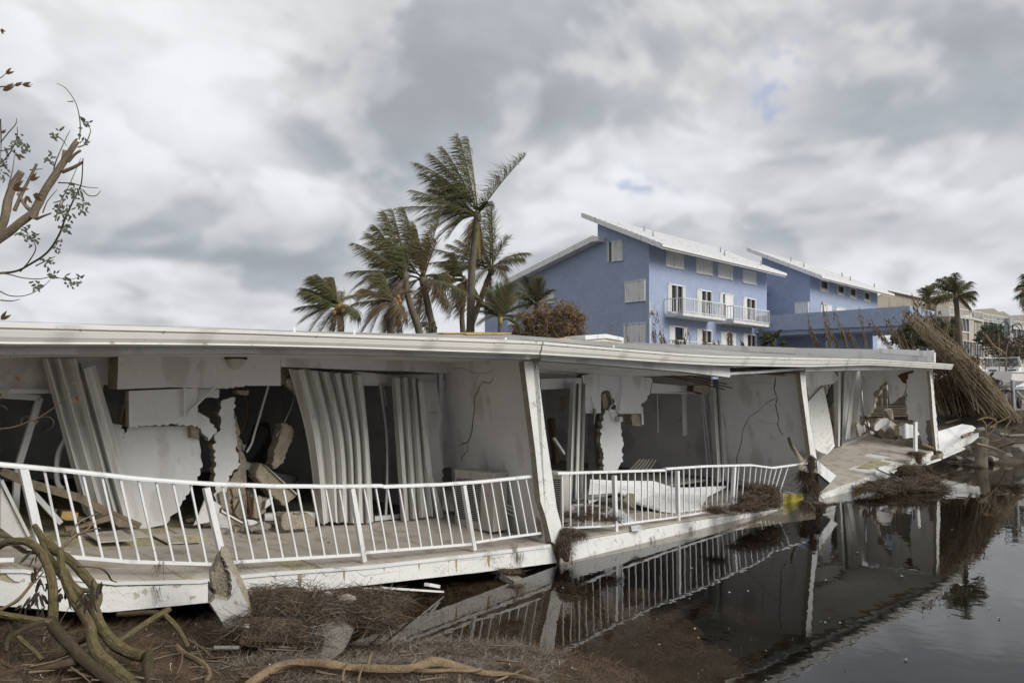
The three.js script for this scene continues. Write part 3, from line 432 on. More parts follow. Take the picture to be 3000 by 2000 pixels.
  slab('block_wall', R1([1795, 790, 1], [1820, 900, 1], [1850, 1020, 1], [1880, 1200], [1888, 1340, 1], [1905, 1500], [1905, 1700], [1740, 1700], [1740, 1340, 1], [1840, 1200, 1], [1800, 1050, 1]), facade(2.8), .2, [M.concrete, M.concrete], motel, { rag: 6 });
  slab('wall_panel', R1([1850, 1040, 1], [1900, 1060], [1970, 1170, 1], [1962, 1300, 1], [1945, 1500], [1900, 1500], [1880, 1200]), facade(3.5), .1, both, motel, { rag: 4 });
  slab('block_wall', R2([318, 455], [390, 470], [400, 560, 1], [340, 580, 1], [320, 600]), facade(2.75), .2, [M.concrete, M.concrete], motel, { rag: 4 });
  slab('wall_panel', R2([370, 545], [440, 560], [440, 670, 1], [370, 600, 1]), facade(2.68), .1, both, motel, { rag: 4 });
  slab('wall_panel', R2([1380, 575], [1515, 575], [1530, 700], [1556, 842, 1], [1540, 900, 1], [1533, 1030, 1], [1558, 1130, 1], [1566, 1280, 1], [1520, 1450], [1500, 1640], [1400, 1640]), w27, .15, both, motel, { rag: 4, holes: [strip(wiggle(R2([1440, 815], [1480, 805], [1535, 802]), 1.5, 3), .5)] });
  slab('door_header', R2([885, 490], [1180, 520], [1510, 510], [1505, 590], [1170, 580], [945, 575], [940, 520]), facade(2.75), .1, [M.white, M.white], motel);
  // ---- rooms behind: back wall, cross walls, floor
  const room = (s0, s1, D1, h0, h1, m) => { mesh('room_wall', hexa([FD(s0, D1, h0), FD(s1, D1, h0), FD(s1, D1, h1), FD(s0, D1, h1)], N.clone().multiplyScalar(.1)), m, motel); for (const s of [s0, s1]) mesh('room_wall', hexa([FD(s, 2.95, h0), FD(s, D1, h0), FD(s, D1, h1), FD(s, 2.95, h1)], U.clone().multiplyScalar(.1)), m, motel); };
  room(-12, -.35, 12, .2, 3.7, M.white); room(-.2, 10.45, 9.5, -.2, 3.7, M.white);
  mesh('room_floor', hexa([FD(-12, 2.8, 1.0), FD(-.3, 2.8, .62), FD(-.3, 12, .75), FD(-12, 12, 1.1)], V(0, -.05, 0)), M.grey, motel);
  mesh('room_floor', hexa([FD(-.2, 2.8, .5), FD(10.4, 2.8, .42), FD(10.4, 9.5, .6), FD(-.2, 9.5, .6)], V(0, -.05, 0)), M.grey, motel);
  // ---- accordion storm shutters: every slat a folded strip
  const shutter = (top, bottom, D, mid) => {
    const g = part('storm_shutter', motel), n = top.length;
    for (let i = 0; i < n - 1; i++) {
      const z = k => (k % 2 ? -.085 : .085) + D, P = (p, k) => onPlane(p[0], p[1], facade(z(k)));
      const colA = [P(top[i], i)], colB = [P(top[i + 1], i + 1)];
      if (mid) { colA.push(P(mid[i], i)); colB.push(P(mid[i + 1], i + 1)); }
      colA.push(P(bottom[i], i)); colB.push(P(bottom[i + 1], i + 1));
      const smooth = col => col.length < 3 ? col : new THREE.CatmullRomCurve3(col).getPoints(8);
      const a = smooth(colA), b = smooth(colB), rows = a.map((p, q) => { const w = b[q].clone().sub(p), c = p.clone().addScaledVector(w, .42), d = p.clone().addScaledVector(w, .58); c.addScaledVector(N, .012); d.addScaledVector(N, -.010); return [p.clone().addScaledVector(w, .015), c, d, p.clone().addScaledVector(w, .985)]; });
      mesh('slat', shell(rows, rows.map(r => r.map(p => p.clone().addScaledVector(N, .008)))), M.shutter, g);
      mesh('slat_hinge', tube([a[0].clone().addScaledVector(N, -.01), ...a.slice(1, -1).map(p => p.clone().addScaledVector(N, -.01)), a[a.length - 1].clone().addScaledVector(N, -.01)], [.012], 5, 10), M.shutter, g);
    }
    return g;
  };
  shutter(R1([322, 392], [352, 392], [370, 388], [440, 388], [462, 400], [560, 396], [590, 392], [640, 470], [728, 445]), R1([640, 1568], [690, 1620], [715, 1650], [790, 1640], [830, 1640], [900, 1670], [930, 1670], [970, 1690], [1095, 1685]), 2.5);
  shutter(R2([378, 470], [450, 478], [515, 470], [560, 485], [615, 485], [648, 496], [705, 495], [735, 505], [785, 498], [815, 508], [870, 505], [905, 516], [945, 518]), R2([600, 1640], [648, 1665], [690, 1640], [740, 1645], [760, 1655], [800, 1640], [845, 1655], [870, 1650], [890, 1660], [920, 1640], [965, 1665], [985, 1650], [1030, 1640]), 2.5, R2([520, 1000], [575, 1000], [635, 1000], [685, 1000], [725, 1000], [765, 1000], [810, 1000], [840, 1000], [870, 1000], [895, 1000], [935, 1000], [960, 1000], [992, 1000]));
  shutter(R2([1168, 542], [1195, 540], [1240, 540], [1268, 536], [1300, 535], [1330, 540], [1360, 540], [1378, 545], [1400, 570]), R2([1242, 1640], [1275, 1645], [1310, 1625], [1335, 1620], [1370, 1620], [1400, 1610], [1440, 1605], [1475, 1600], [1490, 1600]), 2.5);
  slab('loose_slat', R2([1375, 570], [1408, 570], [1440, 900], [1480, 1290], [1570, 1600], [1540, 1620], [1440, 1250]), facade(2.4), .03, [M.shutter, M.shutter], motel);
  shutter(R3([710, 582], [735, 580], [768, 582], [775, 584], [800, 584], [828, 585]), R7([668, 168], [700, 175], [735, 165], [745, 165], [775, 160], [805, 150]), 2.5);
  shutter(R3([1770, 640], [1800, 620], [1832, 615], [1850, 620], [1872, 640]), R3([1812, 1330], [1840, 1345], [1875, 1330], [1895, 1325], [1925, 1310]), 2.5);
  shutter(R4([895, 490], [930, 495], [960, 490], [985, 490]), R4([905, 1060], [930, 1068], [955, 1065], [962, 1062]), 2.5);
  shutter(R4([985, 490], [1050, 490], [1080, 488], [1140, 488], [1142, 500]), R4([962, 1000], [985, 1010], [1030, 1005], [1065, 1000], [1090, 1000]), 2.6, R4([955, 800], [1010, 780], [1050, 760], [1085, 740], [1105, 720]));
  // ---- sliding door and window frames
  const fr = (pts, D, w, name = 'window_frame', m = M.frame) => { for (let i = 0; i < pts.length - 1; i++) mesh(name, bar(onPlane(...pts[i], facade(D)), onPlane(...pts[i + 1], facade(D)), w, w, N), m, motel); };
  fr(R1([-40, 672], [300, 694], [130, 1230], [110, 1568]), 2.9, .075);
  fr(R5([0, -60], [220, 40], [600, 150], [850, 280], [1060, 370]), 2.25, .10, 'fallen_track', M.barkGrey); fr(R5([230, 90], [460, 345]), 2.3, .06); fr(R5([410, 250], [650, 320]), 2.6, .06);
  slab('loose_slat', R5([0, 0], [30, 120], [210, 440], [130, 475], [0, 380]), facade(1.9), .03, [M.shutter, M.shutter], motel);
  slab('loose_slat', R5([0, 30], [20, 10], [230, 440], [210, 450]), facade(1.85), .03, [M.shutter, M.shutter], motel);
  mesh('window_frame', tube(R1([505, 1000], [450, 1100], [430, 1250], [445, 1360], [480, 1390]).map(p => onPlane(p[0], p[1], facade(2.8))), [.035], 6, 16), M.frame, motel);
  fr(R2([945, 585], [1170, 592]), 2.85, .06); mesh('window_frame', tube(R2([1078, 590], [1100, 760], [1125, 950], [1132, 1150], [1128, 1400], [1118, 1640]).map(p => onPlane(p[0], p[1], facade(2.8))), [.032], 4, 20), M.frame, motel); fr(R2([1090, 585], [1110, 640], [1125, 760]), 3.0, .04);
  fr([...R6([1030, 310], [1245, 290])], 2.75, .08);
  fr(R3([1320, 652], [1765, 658]), 2.75, .05); fr(R3([1742, 660], [1775, 830], [1808, 1200]), 2.75, .05); fr(R3([1712, 662], [1762, 1195]), 2.8, .05); fr(R3([1725, 662], [1785, 1197]), 2.7, .03);
  fr([...R4([960, 1058], [1160, 978])], 2.62, .06);
  // ---- middle unit's front wall
  slab('lintel', R3([478, 548], [800, 540], [795, 580], [720, 620], [485, 630]), facade(2.75), .15, [M.frame, M.concrete], motel);
  slab('wall_panel', R3([798, 520], [960, 500], [1330, 540], [1340, 575], [1322, 650, 1], [1300, 700, 1], [1252, 738], [1250, 812], [1080, 815], [1055, 790, 1], [1040, 700, 1], [1010, 645, 1], [962, 640, 1], [945, 690], [942, 810], [825, 812], [820, 640]), w27, .16, both, motel, { rag: 4 });
  slab('lintel', R3([1338, 580], [1500, 595], [1655, 600], [1655, 640], [1325, 652]), facade(2.7), .2, both, motel);
  slab('wall_panel', R3([975, 790, 1], [1010, 770, 1], [1060, 800, 1], [1095, 880, 1], [1095, 930, 1], [1110, 1020, 1], [1115, 1180, 1], [1080, 1220, 1], [1060, 1270, 1], [965, 1250, 1], [955, 1100, 1], [940, 1000, 1], [950, 900, 1]), w27, .12, both, motel, { rag: 4 });
  slab('block_wall', R3([895, 815], [950, 815], [940, 1000, 1], [955, 1250], [900, 1260], [888, 950]), facade(3.0), .2, [M.grey, M.grey], motel, { rag: 4 });
  slab('broken_block', R3([950, 660, 1], [980, 650], [1000, 760, 1], [965, 790]), facade(2.8), .2, [M.concrete, M.grey], motel, { rag: 3 });
  slab('broken_block', R3([1168, 815], [1250, 815], [1262, 900, 1], [1190, 905, 1]), facade(2.85), .22, [M.concrete, M.concrete], motel, { rag: 3 }); slab('loose_slat', R3([1250, 760], [1265, 760], [1272, 900], [1258, 895]), facade(2.8), .03, [M.frame, M.frame], motel);
  slab('hanging_strip', R3([1567, 665], [1600, 665], [1606, 975], [1590, 982], [1575, 985]), facade(3.4), .03, [M.white, M.white], motel);
  for (const pts of [R3([1375, 670], [1378, 820], [1380, 960]), R3([1090, 515], [1098, 650], [1075, 790]), R3([865, 680], [885, 760], [895, 820], [888, 890]), R3([1080, 650], [1040, 740], [1010, 780], [1035, 870]), R3([1020, 640], [1025, 740], [1000, 790])]) mesh('wire', tube(pts.map(p => onPlane(p[0], p[1], facade(2.68))), [.011], 5, 10), M.frame, motel);
  mesh('outlet_box', boxUV(new THREE.BoxGeometry(.13, .12, .1)).rotateY(.8).translate(...onPlane(...R3([1085, 858])[0], facade(2.62)).toArray()), M.frame, motel);
  mesh('outlet_box', boxUV(new THREE.BoxGeometry(.06, .16, .06)).rotateY(.8).translate(...onPlane(...R3([893, 800])[0], facade(2.62)).toArray()), M.concrete, motel);
  for (const [pts, D] of [[R3([1210, 930], [1215, 1000], [1195, 1060]), 9.4], [R3([1170, 1050], [1160, 1120]), 9.4]]) mesh('wire', tube(pts.map(p => onPlane(p[0], p[1], facade(D))), [.03], 5, 10), M.black, motel);
  fr(R3([580, 1000], [660, 1120]), 3.4, .06, 'fallen_board', M.white); fr(R3([560, 850], [600, 1190]), 4.5, .14, 'fallen_board', M.wood); fr(R3([660, 680], [655, 800]), 4, .16, 'fallen_board', M.concrete);
  for (let i = 0; i < 6; i++) fr(R3([1240 + i * 24, 1165 + rr(-5, 5)], [1150 + i * 30, 1260]), 3.6, .05, 'louvre', M.grey);
  // ---- far unit's front wall
  slab('lintel', R4([680, 500], [900, 488], [935, 545], [900, 582], [695, 618]), facade(2.4), .4, both, motel);
  { const cols = [[700, 725], [745, 680], [790, 630], [818, 605]].map(([x, y]) => R4([x, y])[0]), low = [[758, 1085], [800, 1110], [850, 1125], [905, 1065]].map(([x, y]) => R4([x, y])[0]), mid = [[725, 900], [770, 880], [810, 860], [868, 850]].map(([x, y]) => R4([x, y])[0]);
    const rows = []; for (let i = 0; i <= 10; i++) { const t = i / 10; rows.push(cols.map((c, k) => { const x = (1 - t) * (1 - t) * c[0] + 2 * t * (1 - t) * (mid[k][0] * 2 - (c[0] + low[k][0]) / 2) + t * t * low[k][0], y = lerp(c[1], low[k][1], t), D = 2.65 - Math.pow(t, 4) * 1.0 * (k < 3 ? 1 : .6); return onPlane(x, y, facade(D)); })); }
    mesh('wall_panel', shell(rows, rows.map(r => r.map(p => p.clone().addScaledVector(N, .06)))), M.peel, motel); }
  slab('wall_panel', R4([700, 610], [800, 590], [760, 660, 1], [705, 720, 1]), facade(2.75), .1, both, motel, { rag: 4 });
  slab('loose_slat', R4([810, 600], [835, 690], [860, 800], [905, 900], [895, 910], [845, 810], [815, 700]), facade(2.75), .05, [M.grey, M.grey], motel);
  slab('loose_slat', R4([890, 590], [900, 600], [900, 720], [850, 800], [830, 720]), facade(3.4), .05, [M.grey, M.grey], motel);
  slab('wall_panel', R4([1110, 500], [1135, 500], [1120, 830, 1], [1120, 850], [1080, 800, 1], [1070, 770]), facade(2.7), .08, both, motel, { rag: 3 });
  slab('wall_panel', R4([1068, 890, 1], [1090, 870, 1], [1122, 930, 1], [1110, 985], [1090, 990]), facade(2.5), .06, [M.peel, M.yellow], motel, { rag: 3 });
  slab('step_post', R4([1522, 878], [1541, 878], [1541, 1105], [1522, 1105]), facade(.15), .07, [M.alu, M.alu], motel);

  // ---- wall lamp with rusted rim
  { const lamp = part('wall_lamp', motel); const c = onPlane(...R1([1802, 385])[0], facade(2.42)); const r = .155;
    mesh('lamp_base', bar(c.clone().addScaledVector(U, -r * 1.05), c.clone().addScaledVector(U, r * 1.05), .12, .055), M.rust, lamp);
    mesh('lamp_glass', new THREE.SphereGeometry(r * .92, 16, 8, 0, Math.PI * 2, Math.PI / 2, Math.PI / 2).scale(1, 1.15, .6).rotateY(Math.atan2(U.x, U.z) + Math.PI / 2).translate(c.x, c.y - .02, c.z), mat({ color: C(.50, .49, .40), roughness: .35 }), lamp); }
  // brackets on the wall panel
  fr(R1([1408, 615], [1410, 835]), 2.4, .028, 'bracket', M.white); fr(R1([1650, 605], [1420, 825], [1460, 822]), 2.4, .028, 'bracket', M.white);
  // hanging conduit and wires in the hole
  mesh('conduit', tube(R2([222, 600], [205, 660], [165, 800], [110, 985], [95, 1040], [55, 1110]).map(p => onPlane(p[0], p[1], facade(2.9))), [.022], 6, 14), M.pvc, motel);
  mesh('wire', tube(R2([425, 670], [400, 760], [340, 890], [285, 985]).map(p => onPlane(p[0], p[1], facade(2.9))), [.009], 5, 14), M.frame, motel);
  mesh('rebar', tube(R1([1730, 640], [1830, 660], [1885, 720], [1880, 850], [1840, 970]).map(p => onPlane(p[0], p[1], facade(2.9))), [.014], 5, 14), M.rust, motel);
  mesh('rebar', tube(R1([1520, 760], [1570, 800], [1680, 795]).map(p => onPlane(p[0], p[1], facade(2.7))), [.012], 5, 10), M.rust, motel);
  mesh('rebar', tube(R2([335, 650], [338, 760], [335, 890]).map(p => onPlane(p[0], p[1], facade(3.0))), [.01], 5, 6), M.rust, motel);
  slab('broken_block', R1([815, 725], [950, 760, 1], [940, 860], [900, 890, 1], [850, 880]), facade(2.95), .3, [M.grey, M.concrete], motel, { rag: 4 });
  slab('broken_block', R1([975, 690, 1], [985, 650], [990, 830, 1], [935, 900, 1], [930, 860]), facade(2.7), .1, [M.rust, M.concrete], motel, { rag: 4 });
  slab('broken_block', R2([-20, 638], [75, 635], [70, 672, 1], [-10, 660]), facade(2.7), .15, [M.concrete, M.concrete], motel, { rag: 3 });

  // ---- railings
  const railPl = facade(.12);
  const railing = (label, tops, lows, posts, bals, capW) => {
    const g = part('railing', motel); g.userData.label = label;
    for (const run of tops) { const pts = run.map(p => onPlane(p[0], p[1] + 4, railPl)); const rows = pts.map((p, i) => { const t = pts[Math.min(i + 1, pts.length - 1)].clone().sub(pts[Math.max(0, i - 1)]).normalize(), up = V(0, 1, 0), s = t.clone().cross(up).normalize(); return [[-capW, -.024], [capW, -.024], [capW * 1.05, -.005], [capW * .8, .018], [0, .026], [-capW * .8, .018], [-capW * 1.05, -.005]].map(([a, b]) => p.clone().addScaledVector(s, a).addScaledVector(up, b)); }); const caps = [rows[0], rows[rows.length - 1]].map(r => surface([[r[0], r[6], r[5], r[4]], [r[1], r[2], r[3], r[4]]])); mesh('top_rail', boxUV(mergeGeometries([surface(rows, true), ...caps])), M.alu, g); }
    for (const run of lows) for (let i = 0; i < run.length - 1; i++) mesh('bottom_rail', bar(onPlane(...run[i], railPl), onPlane(...run[i + 1], railPl), .032, .038), M.alu, g);
    for (const [a, b, w] of posts) mesh('post', bar(onPlane(...a, railPl), onPlane(...b, railPl), w ?? .06, w ?? .06, N), M.alu, g);
    for (const [a, b] of bals) mesh('baluster', bar(onPlane(...a, railPl), onPlane(...b, railPl), .022, .022, N), M.alu, g);
    return g;
  };
  const top1 = [[-120, 1343], [0, 1356], [65, 1362], [200, 1375], [400, 1397], [600, 1412], [800, 1419], [1000, 1420], [1117, 1418]], top1b = [[1118, 1421], [1300, 1414], [1400, 1407], [1500, 1397], [1560, 1390]];
  const low1 = [[199, 1630], [383, 1645], [618, 1652]], low1b = [[652, 1650], [700, 1645], [1056, 1624]], low1c = [[1070, 1618], [1385, 1593]], low1d = [[1393, 1588], [1500, 1572], [1584, 1561]];
  const Lall = [...low1, ...low1b, ...low1c, ...low1d], Tall = [...top1, ...top1b.slice(1)];
  const x5 = v => v * S8, x6 = v => 700 + v * S8, x7 = v => 1400 + v * S8;
  const b1 = [[120, 470], [485, 640], [630, 785], [775, 925], [915, 1062], [1055, 1197], [1190, 1328], [1320, 1455], [1455, 1580]].slice(1).map(([a, b]) => [x5(a), x5(b)]);
  b1.unshift([x5(335), x5(470)]);
  b1.push(...[[-130, -15], [-10, 110], [110, 228], [225, 335], [335, 445], [445, 550], [555, 655], [660, 755], [765, 855], [955, 1040], [1045, 1130], [1135, 1220], [1225, 1307], [1315, 1395], [1400, 1477], [1480, 1555], [1560, 1635], [1635, 1715]].map(([a, b]) => [x6(a), x6(b)]));
  b1.push(...[[-40, 35], [30, 105], [100, 175], [170, 245], [237, 315], [300, 380], [365, 450]].map(([a, b]) => [x7(a), x7(b)]));
  railing('white railing sagging along the near balcony', [top1, top1b], [low1, low1b, low1c, low1d], [[[65, 1366], [140, 1690], .075], [R5([1575, 75])[0], R5([1700, 600])[0], .07], [R6([862, 78])[0], R6([955, 640])[0], .065], [R6([1718, 55])[0], R6([1800, 552])[0], .065]], b1.map(([a, b]) => [[a, polyY(Tall, a) + 8], [b, polyY(Lall, b)]]), .042);
  mesh('broken_rail', bar(onPlane(-60, 1641, railPl), onPlane(38, 1639, railPl), .034, .04), M.alu, motel);
  const top2 = [[1630, 1382], [1800, 1377], [1945, 1373]], top2b = [[1947, 1369], [2070, 1361], [2200, 1358], [2262, 1366], [2388, 1349]];
  const low2 = [[1649, 1547], [1783, 1540], [1974, 1515], [2154, 1486], [2230, 1474]], T2 = [...top2, ...top2b];
  const x3 = v => 1400 + v * S8, b2 = [];
  const t3 = [645, 705, 768, 825, 880, 935, 988, 1097, 1150, 1203, 1255, 1300, 1347, 1395, 1440, 1485, 1575, 1620, 1665, 1710, 1755, 1798, 1840, 1882, 1920], l7 = [650, 710, 768, 822, 876, 930, 983, 1102, 1152, 1205, 1257, 1304, 1352, 1398, 1442, 1487, 1580, 1622, 1665, 1708, 1750, 1793, 1830, 1868, 1905];
  t3.forEach((a, i) => { const A = x3(a), B = x7(l7[i]); b2.push([[A, polyY(T2, A) + 6], [B, polyY(low2, B)]]); });
  [[2165, 2155, 1486], [2182, 2172, 1486], [2200, 2188, 1486], [2216, 2203, 1482], [2232, 2216, 1477], [2246, 2228, 1471], [2261, 2240, 1464], [2276, 2251, 1458], [2291, 2264, 1450], [2310, 2283, 1440]].forEach(([a, b, y]) => b2.push([[a, polyY(T2, a) + 6], [b, y + 8]]));
  railing('white railing dipping to the water on the middle balcony', [top2, top2b], [low2], [[R3([1045, 1288])[0], R7([1056, 410])[0], .075], [R3([1528, 1252])[0], R7([1535, 338])[0], .075], [R3([1965, 1222])[0], R7([1945, 262])[0], .075]], b2, .045);
  globalThis.motelFns = { floor1, floor2, floor3, roofH };
}
rebase(motel);
const { floor1, floor2, floor3 } = globalThis.motelFns;
// ================================================================ blue houses, the deck between them, and the tan apartments
const planeU = (o, k = 0) => ({ o: o.clone().addScaledVector(U, k), n: U.clone() });     // a wall that runs back from the viewer (gable end)
const planeN = (o, k = 0) => ({ o: o.clone().addScaledVector(N, k), n: N.clone() });     // a wall that runs along the street (front)
const quadOn = (q, pl) => q.map(p => onPlane(p[0], p[1], pl));
const at2 = (a, b, t) => a.clone().lerp(b, t);
function pleated(parent, q, pl, folds, name = 'storm_shutter', m = M.alu) {          // closed accordion shutter: q = tl, tr, br, bl
  const [a, b, c, d] = quadOn(q, pl), out = pl.n.clone().multiplyScalar(-1), g = part(name, parent);
  const P = (i, v) => { const t = i / folds; return at2(at2(a, b, t), at2(d, c, t), v).addScaledVector(out, i % 2 ? .12 : .03); };
  for (let i = 0; i < folds; i++) mesh('slat', hexa([P(i, 0), P(i + 1, 0), P(i + 1, 1), P(i, 1)], pl.n.clone().multiplyScalar(.02)), m, g);
  for (const v of [0, 1]) mesh('shutter_track', bar(P(0, v).addScaledVector(out, .02), P(folds - folds % 2, v).addScaledVector(out, .02), .14, .05), m, g);
  return g;
}
function framed(parent, q, pl, { mull = 1, name = 'window', glass = M.winGlass, w = .09 } = {}) {   // frame, panes and mullions set in a hole
  const inn = { o: pl.o.clone().addScaledVector(pl.n, .12), n: pl.n }, [a, b, c, d] = quadOn(q, pl), g = part(name, parent), out = pl.n.clone().multiplyScalar(-.02);
  void inn;
  const back = pl.n.clone().multiplyScalar(.1);
  for (let i = 0; i < mull; i++) mesh('pane', hexa([at2(a, b, i / mull), at2(a, b, (i + 1) / mull), at2(d, c, (i + 1) / mull), at2(d, c, i / mull)].map(p => p.add(back)), pl.n.clone().multiplyScalar(.02)), glass, g);
  for (const [p, r] of [[a, b], [b, c], [d, c], [a, d]]) mesh('frame', bar(p.clone().add(out), r.clone().add(out), w, .12, pl.n), M.alu, g);
  for (let i = 1; i < mull; i++) mesh('mullion', bar(at2(a, b, i / mull).add(out), at2(d, c, i / mull).add(out), w * .8, .1, pl.n), M.alu, g);
  return g;
}
function balcony(parent, l, r, topL, wallBack, n, pl0, proj) {                            // l, r: floor corners (pixels) on the front plane; topL: rail pixel above l
  const pl = planeN(pl0.o, -proj), A = onPlane(...l, pl), B = onPlane(...r, pl), h = onPlane(...topL, pl).y - A.y, back = N.clone().multiplyScalar(proj), g = part('balcony', parent);
  B.y = A.y;
  mesh('balcony_floor', hexa([A, B, B.clone().add(back), A.clone().add(back)], V(0, -.22, 0)), M.white, g);
  const run = (p, q, k) => { const up = V(0, h, 0); mesh('handrail', bar(p.clone().add(up), q.clone().add(up), .07, .06), M.alu, g); mesh('lower_rail', bar(p.clone().add(V(0, .1, 0)), q.clone().add(V(0, .1, 0)), .05, .05), M.alu, g); for (let i = 0; i <= k; i++) { const c = at2(p, q, i / k); mesh('baluster', bar(c, c.clone().add(up), i % 6 ? .035 : .07, i % 6 ? .035 : .07, N), M.alu, g); } };
  run(A, B, n); run(A.clone(), A.clone().add(back), 6); run(B.clone(), B.clone().add(back), 6);
  return g;
}
function pitchRoof(parent, peak, eave, end, oPlane, courses) {                            // peak and eave (pixels) on the rake plane, end: pixel x where the eave stops
  const P0 = onPlane(...peak, oPlane), P1 = onPlane(...eave, oPlane);
  const k = (end - 1500) / F_PX, cam = p => [p.x, p.clone().sub(EYE).dot(FWD)], [x, z] = cam(P1), uz = U.dot(FWD), L = (k * z - x) / (U.x - k * uz), u = U.clone().multiplyScalar(L), dn = V(0, -.34, 0);
  const g = part('roof', parent);
  mesh('roof_deck', hexa([P0, P1, P1.clone().add(u), P0.clone().add(u)], dn), M.alu, g);
  const slope = P1.clone().sub(P0), nrm = U.clone().cross(slope).normalize(); if (nrm.y < 0) nrm.negate();
  const shapes = {}; void shapes;
  const cols = Math.round(L / 1.15);
  for (let i = 0; i < courses; i++) for (let j = 0; j < cols; j++) {
    const a0 = i / courses, a1 = (i + 1) / courses - .004, b0 = j / cols + .0015, b1 = (j + 1) / cols - .0015, P = (a, b, l) => P0.clone().addScaledVector(slope, a).addScaledVector(u, b).addScaledVector(nrm, l);
    mesh('roof_tile', hexa([P(a0, b0, .015), P(a0, b1, .015), P(a1, b1, .04), P(a1, b0, .04)], nrm.clone().multiplyScalar(-.02)), M.roofTile, g);
  }
  mesh('eave_gutter', bar(P1.clone().add(V(0, -.1, 0)).addScaledVector(slope, .008), P1.clone().add(u).add(V(0, -.1, 0)).addScaledVector(slope, .008), .16, .2), M.alu, g);
  for (const [a, b] of [[.28, .28], [.58, .18], [.5, .75], [.75, .62], [.82, .9]]) mesh('roof_vent', tube([P0.clone().addScaledVector(slope, a).addScaledVector(u, b), P0.clone().addScaledVector(slope, a).addScaledVector(u, b).add(V(0, .45, 0))], [.07, .05], 6, 0, false), M.galv, g);
  return { P0, P1, u };
}
{
  const blueSides = [M.blue, M.blue];
  // ---- nearer house
  const h1 = thing('blue_house', 'blue stucco house behind the coconut palms, two white balconies on its lit front', 'house', 'blue houses behind the motel');
  const o1 = atDepth(1903, 850, 55), fr = planeN(o1), gb = planeU(o1);
  const doors = [Q1([1660, 830], [1762, 848], [1762, 1085], [1660, 1070]), Q1([1922, 882], [2010, 895], [2010, 1120], [1922, 1108]), Q1([2104, 908], [2126, 912], [2126, 1125], [2104, 1122]), Q2([300, 775], [390, 795], [390, 1010], [300, 1000]), Q1([1690, 1192], [1770, 1202], [1770, 1400], [1690, 1400]), Q1([1925, 1222], [2010, 1232], [2010, 1400], [1925, 1400]), Q1([2140, 1245], [2190, 1250], [2190, 1400], [2140, 1400]), Q2([308, 1148], [395, 1158], [395, 1330], [308, 1330])];
  slab('front_wall', [...Q1([1476, 490]), [2247, 783], [2247, 1110], [1902, 1110]], fr, .3, blueSides, h1, { holes: doors });
  slab('gable_wall', Q1([1475, 470], [1032, 300], [1032, 455], [270, 800], [60, 900], [60, 1650], [1475, 1650]), planeU(o1, .002), .3, blueSides, h1);
  const gx = onPlane(...Q1([60, 1000])[0], gb), bx = onPlane(2247, 900, fr); void gx; void bx;
  doors.forEach((q, i) => framed(h1, q, fr, { mull: [2, 2, 1, 2, 1, 2, 2, 2][i], name: 'sliding_door' }));
  for (const [q, n] of [[Q1([1636, 822], [1660, 826], [1660, 1072], [1636, 1066]), 4], [Q1([1762, 848], [1784, 850], [1784, 1090], [1762, 1085]), 4], [Q1([1886, 870], [1922, 876], [1922, 1108], [1886, 1102]), 6], [Q1([2082, 903], [2104, 907], [2104, 1122], [2082, 1118]), 4], [Q1([2126, 912], [2200, 924], [2200, 1135], [2126, 1125]), 8], [Q2([270, 767], [300, 772], [300, 1000], [270, 994]), 4], [Q2([390, 795], [398, 796], [398, 1012], [390, 1010]), 2], [Q1([1649, 1186], [1690, 1192], [1690, 1400], [1649, 1400]), 6], [Q1([1770, 1202], [1801, 1206], [1801, 1400], [1770, 1400]), 4], [Q1([1886, 1216], [1925, 1222], [1925, 1400], [1886, 1400]), 6], [Q1([2095, 1238], [2140, 1244], [2140, 1400], [2095, 1400]), 6], [Q1([2190, 1250], [2222, 1254], [2222, 1400], [2190, 1400]), 4], [Q2([270, 1137], [308, 1142], [308, 1330], [270, 1330]), 4],
    [Q1([1620, 538], [1775, 572], [1775, 703], [1620, 677]), 16], [Q1([1880, 603], [2022, 637], [2022, 755], [1880, 733]), 14], [Q1([2068, 650], [2195, 680], [2195, 794], [2068, 772]), 14], [Q2([262, 487], [402, 517], [402, 642], [262, 620]), 14]]) pleated(h1, q, fr, n);
  for (const [q, n] of [[Q1([1152, 466], [1248, 453], [1250, 625], [1154, 634]), 12], [Q1([1118, 471], [1131, 469], [1133, 636], [1121, 637]), 2], [Q1([1265, 815], [1450, 790], [1452, 970], [1268, 988]), 20], [Q1([1257, 1178], [1460, 1160], [1462, 1400], [1257, 1400]), 20], [Q1([418, 915], [660, 888], [660, 990], [420, 1000]), 16], [Q1([255, 905], [348, 893], [348, 1180], [255, 1180]), 8]]) pleated(h1, q, gb, n);
  slab('dark_window', Q1([1131, 469], [1153, 466], [1155, 634], [1133, 636]), planeU(o1, -.03), .02, [M.winGlass, M.winGlass], h1);
  const r1 = pitchRoof(h1, Q1([890, 215])[0], Q1([1578, 478])[0], 2302, planeU(o1, -.9), 15);
  slab('lower_roof', Q1([1036, 420], [985, 411], [260, 778], [60, 882], [60, 925], [270, 818], [985, 462], [1036, 456]), planeU(o1, -.8), 16, [M.alu, M.alu], h1);
  void r1;
  balcony(h1, Q1([1768, 1072])[0], Q1([2135, 1118])[0], Q1([1768, 945])[0], 0, 24, fr, 1.5);
  balcony(h1, Q2([175, 1000])[0], Q2([538, 1040])[0], Q2([175, 855])[0], 0, 24, fr, 1.5);
  balcony(h1, Q1([1700, 1430])[0], Q1([2140, 1440])[0], Q1([1700, 1312])[0], 0, 24, fr, 1.2);
  mesh('flood_lamp', mergeGeometries([bar(onPlane(...Q1([1492, 1060])[0], planeN(o1, -.05)), onPlane(...Q1([1530, 1068])[0], planeN(o1, -.4)), .08, .08), boxUV(new THREE.SphereGeometry(.16, 8, 6)).translate(...onPlane(...Q1([1510, 1078])[0], planeN(o1, -.3)).toArray())]), M.galv, h1);
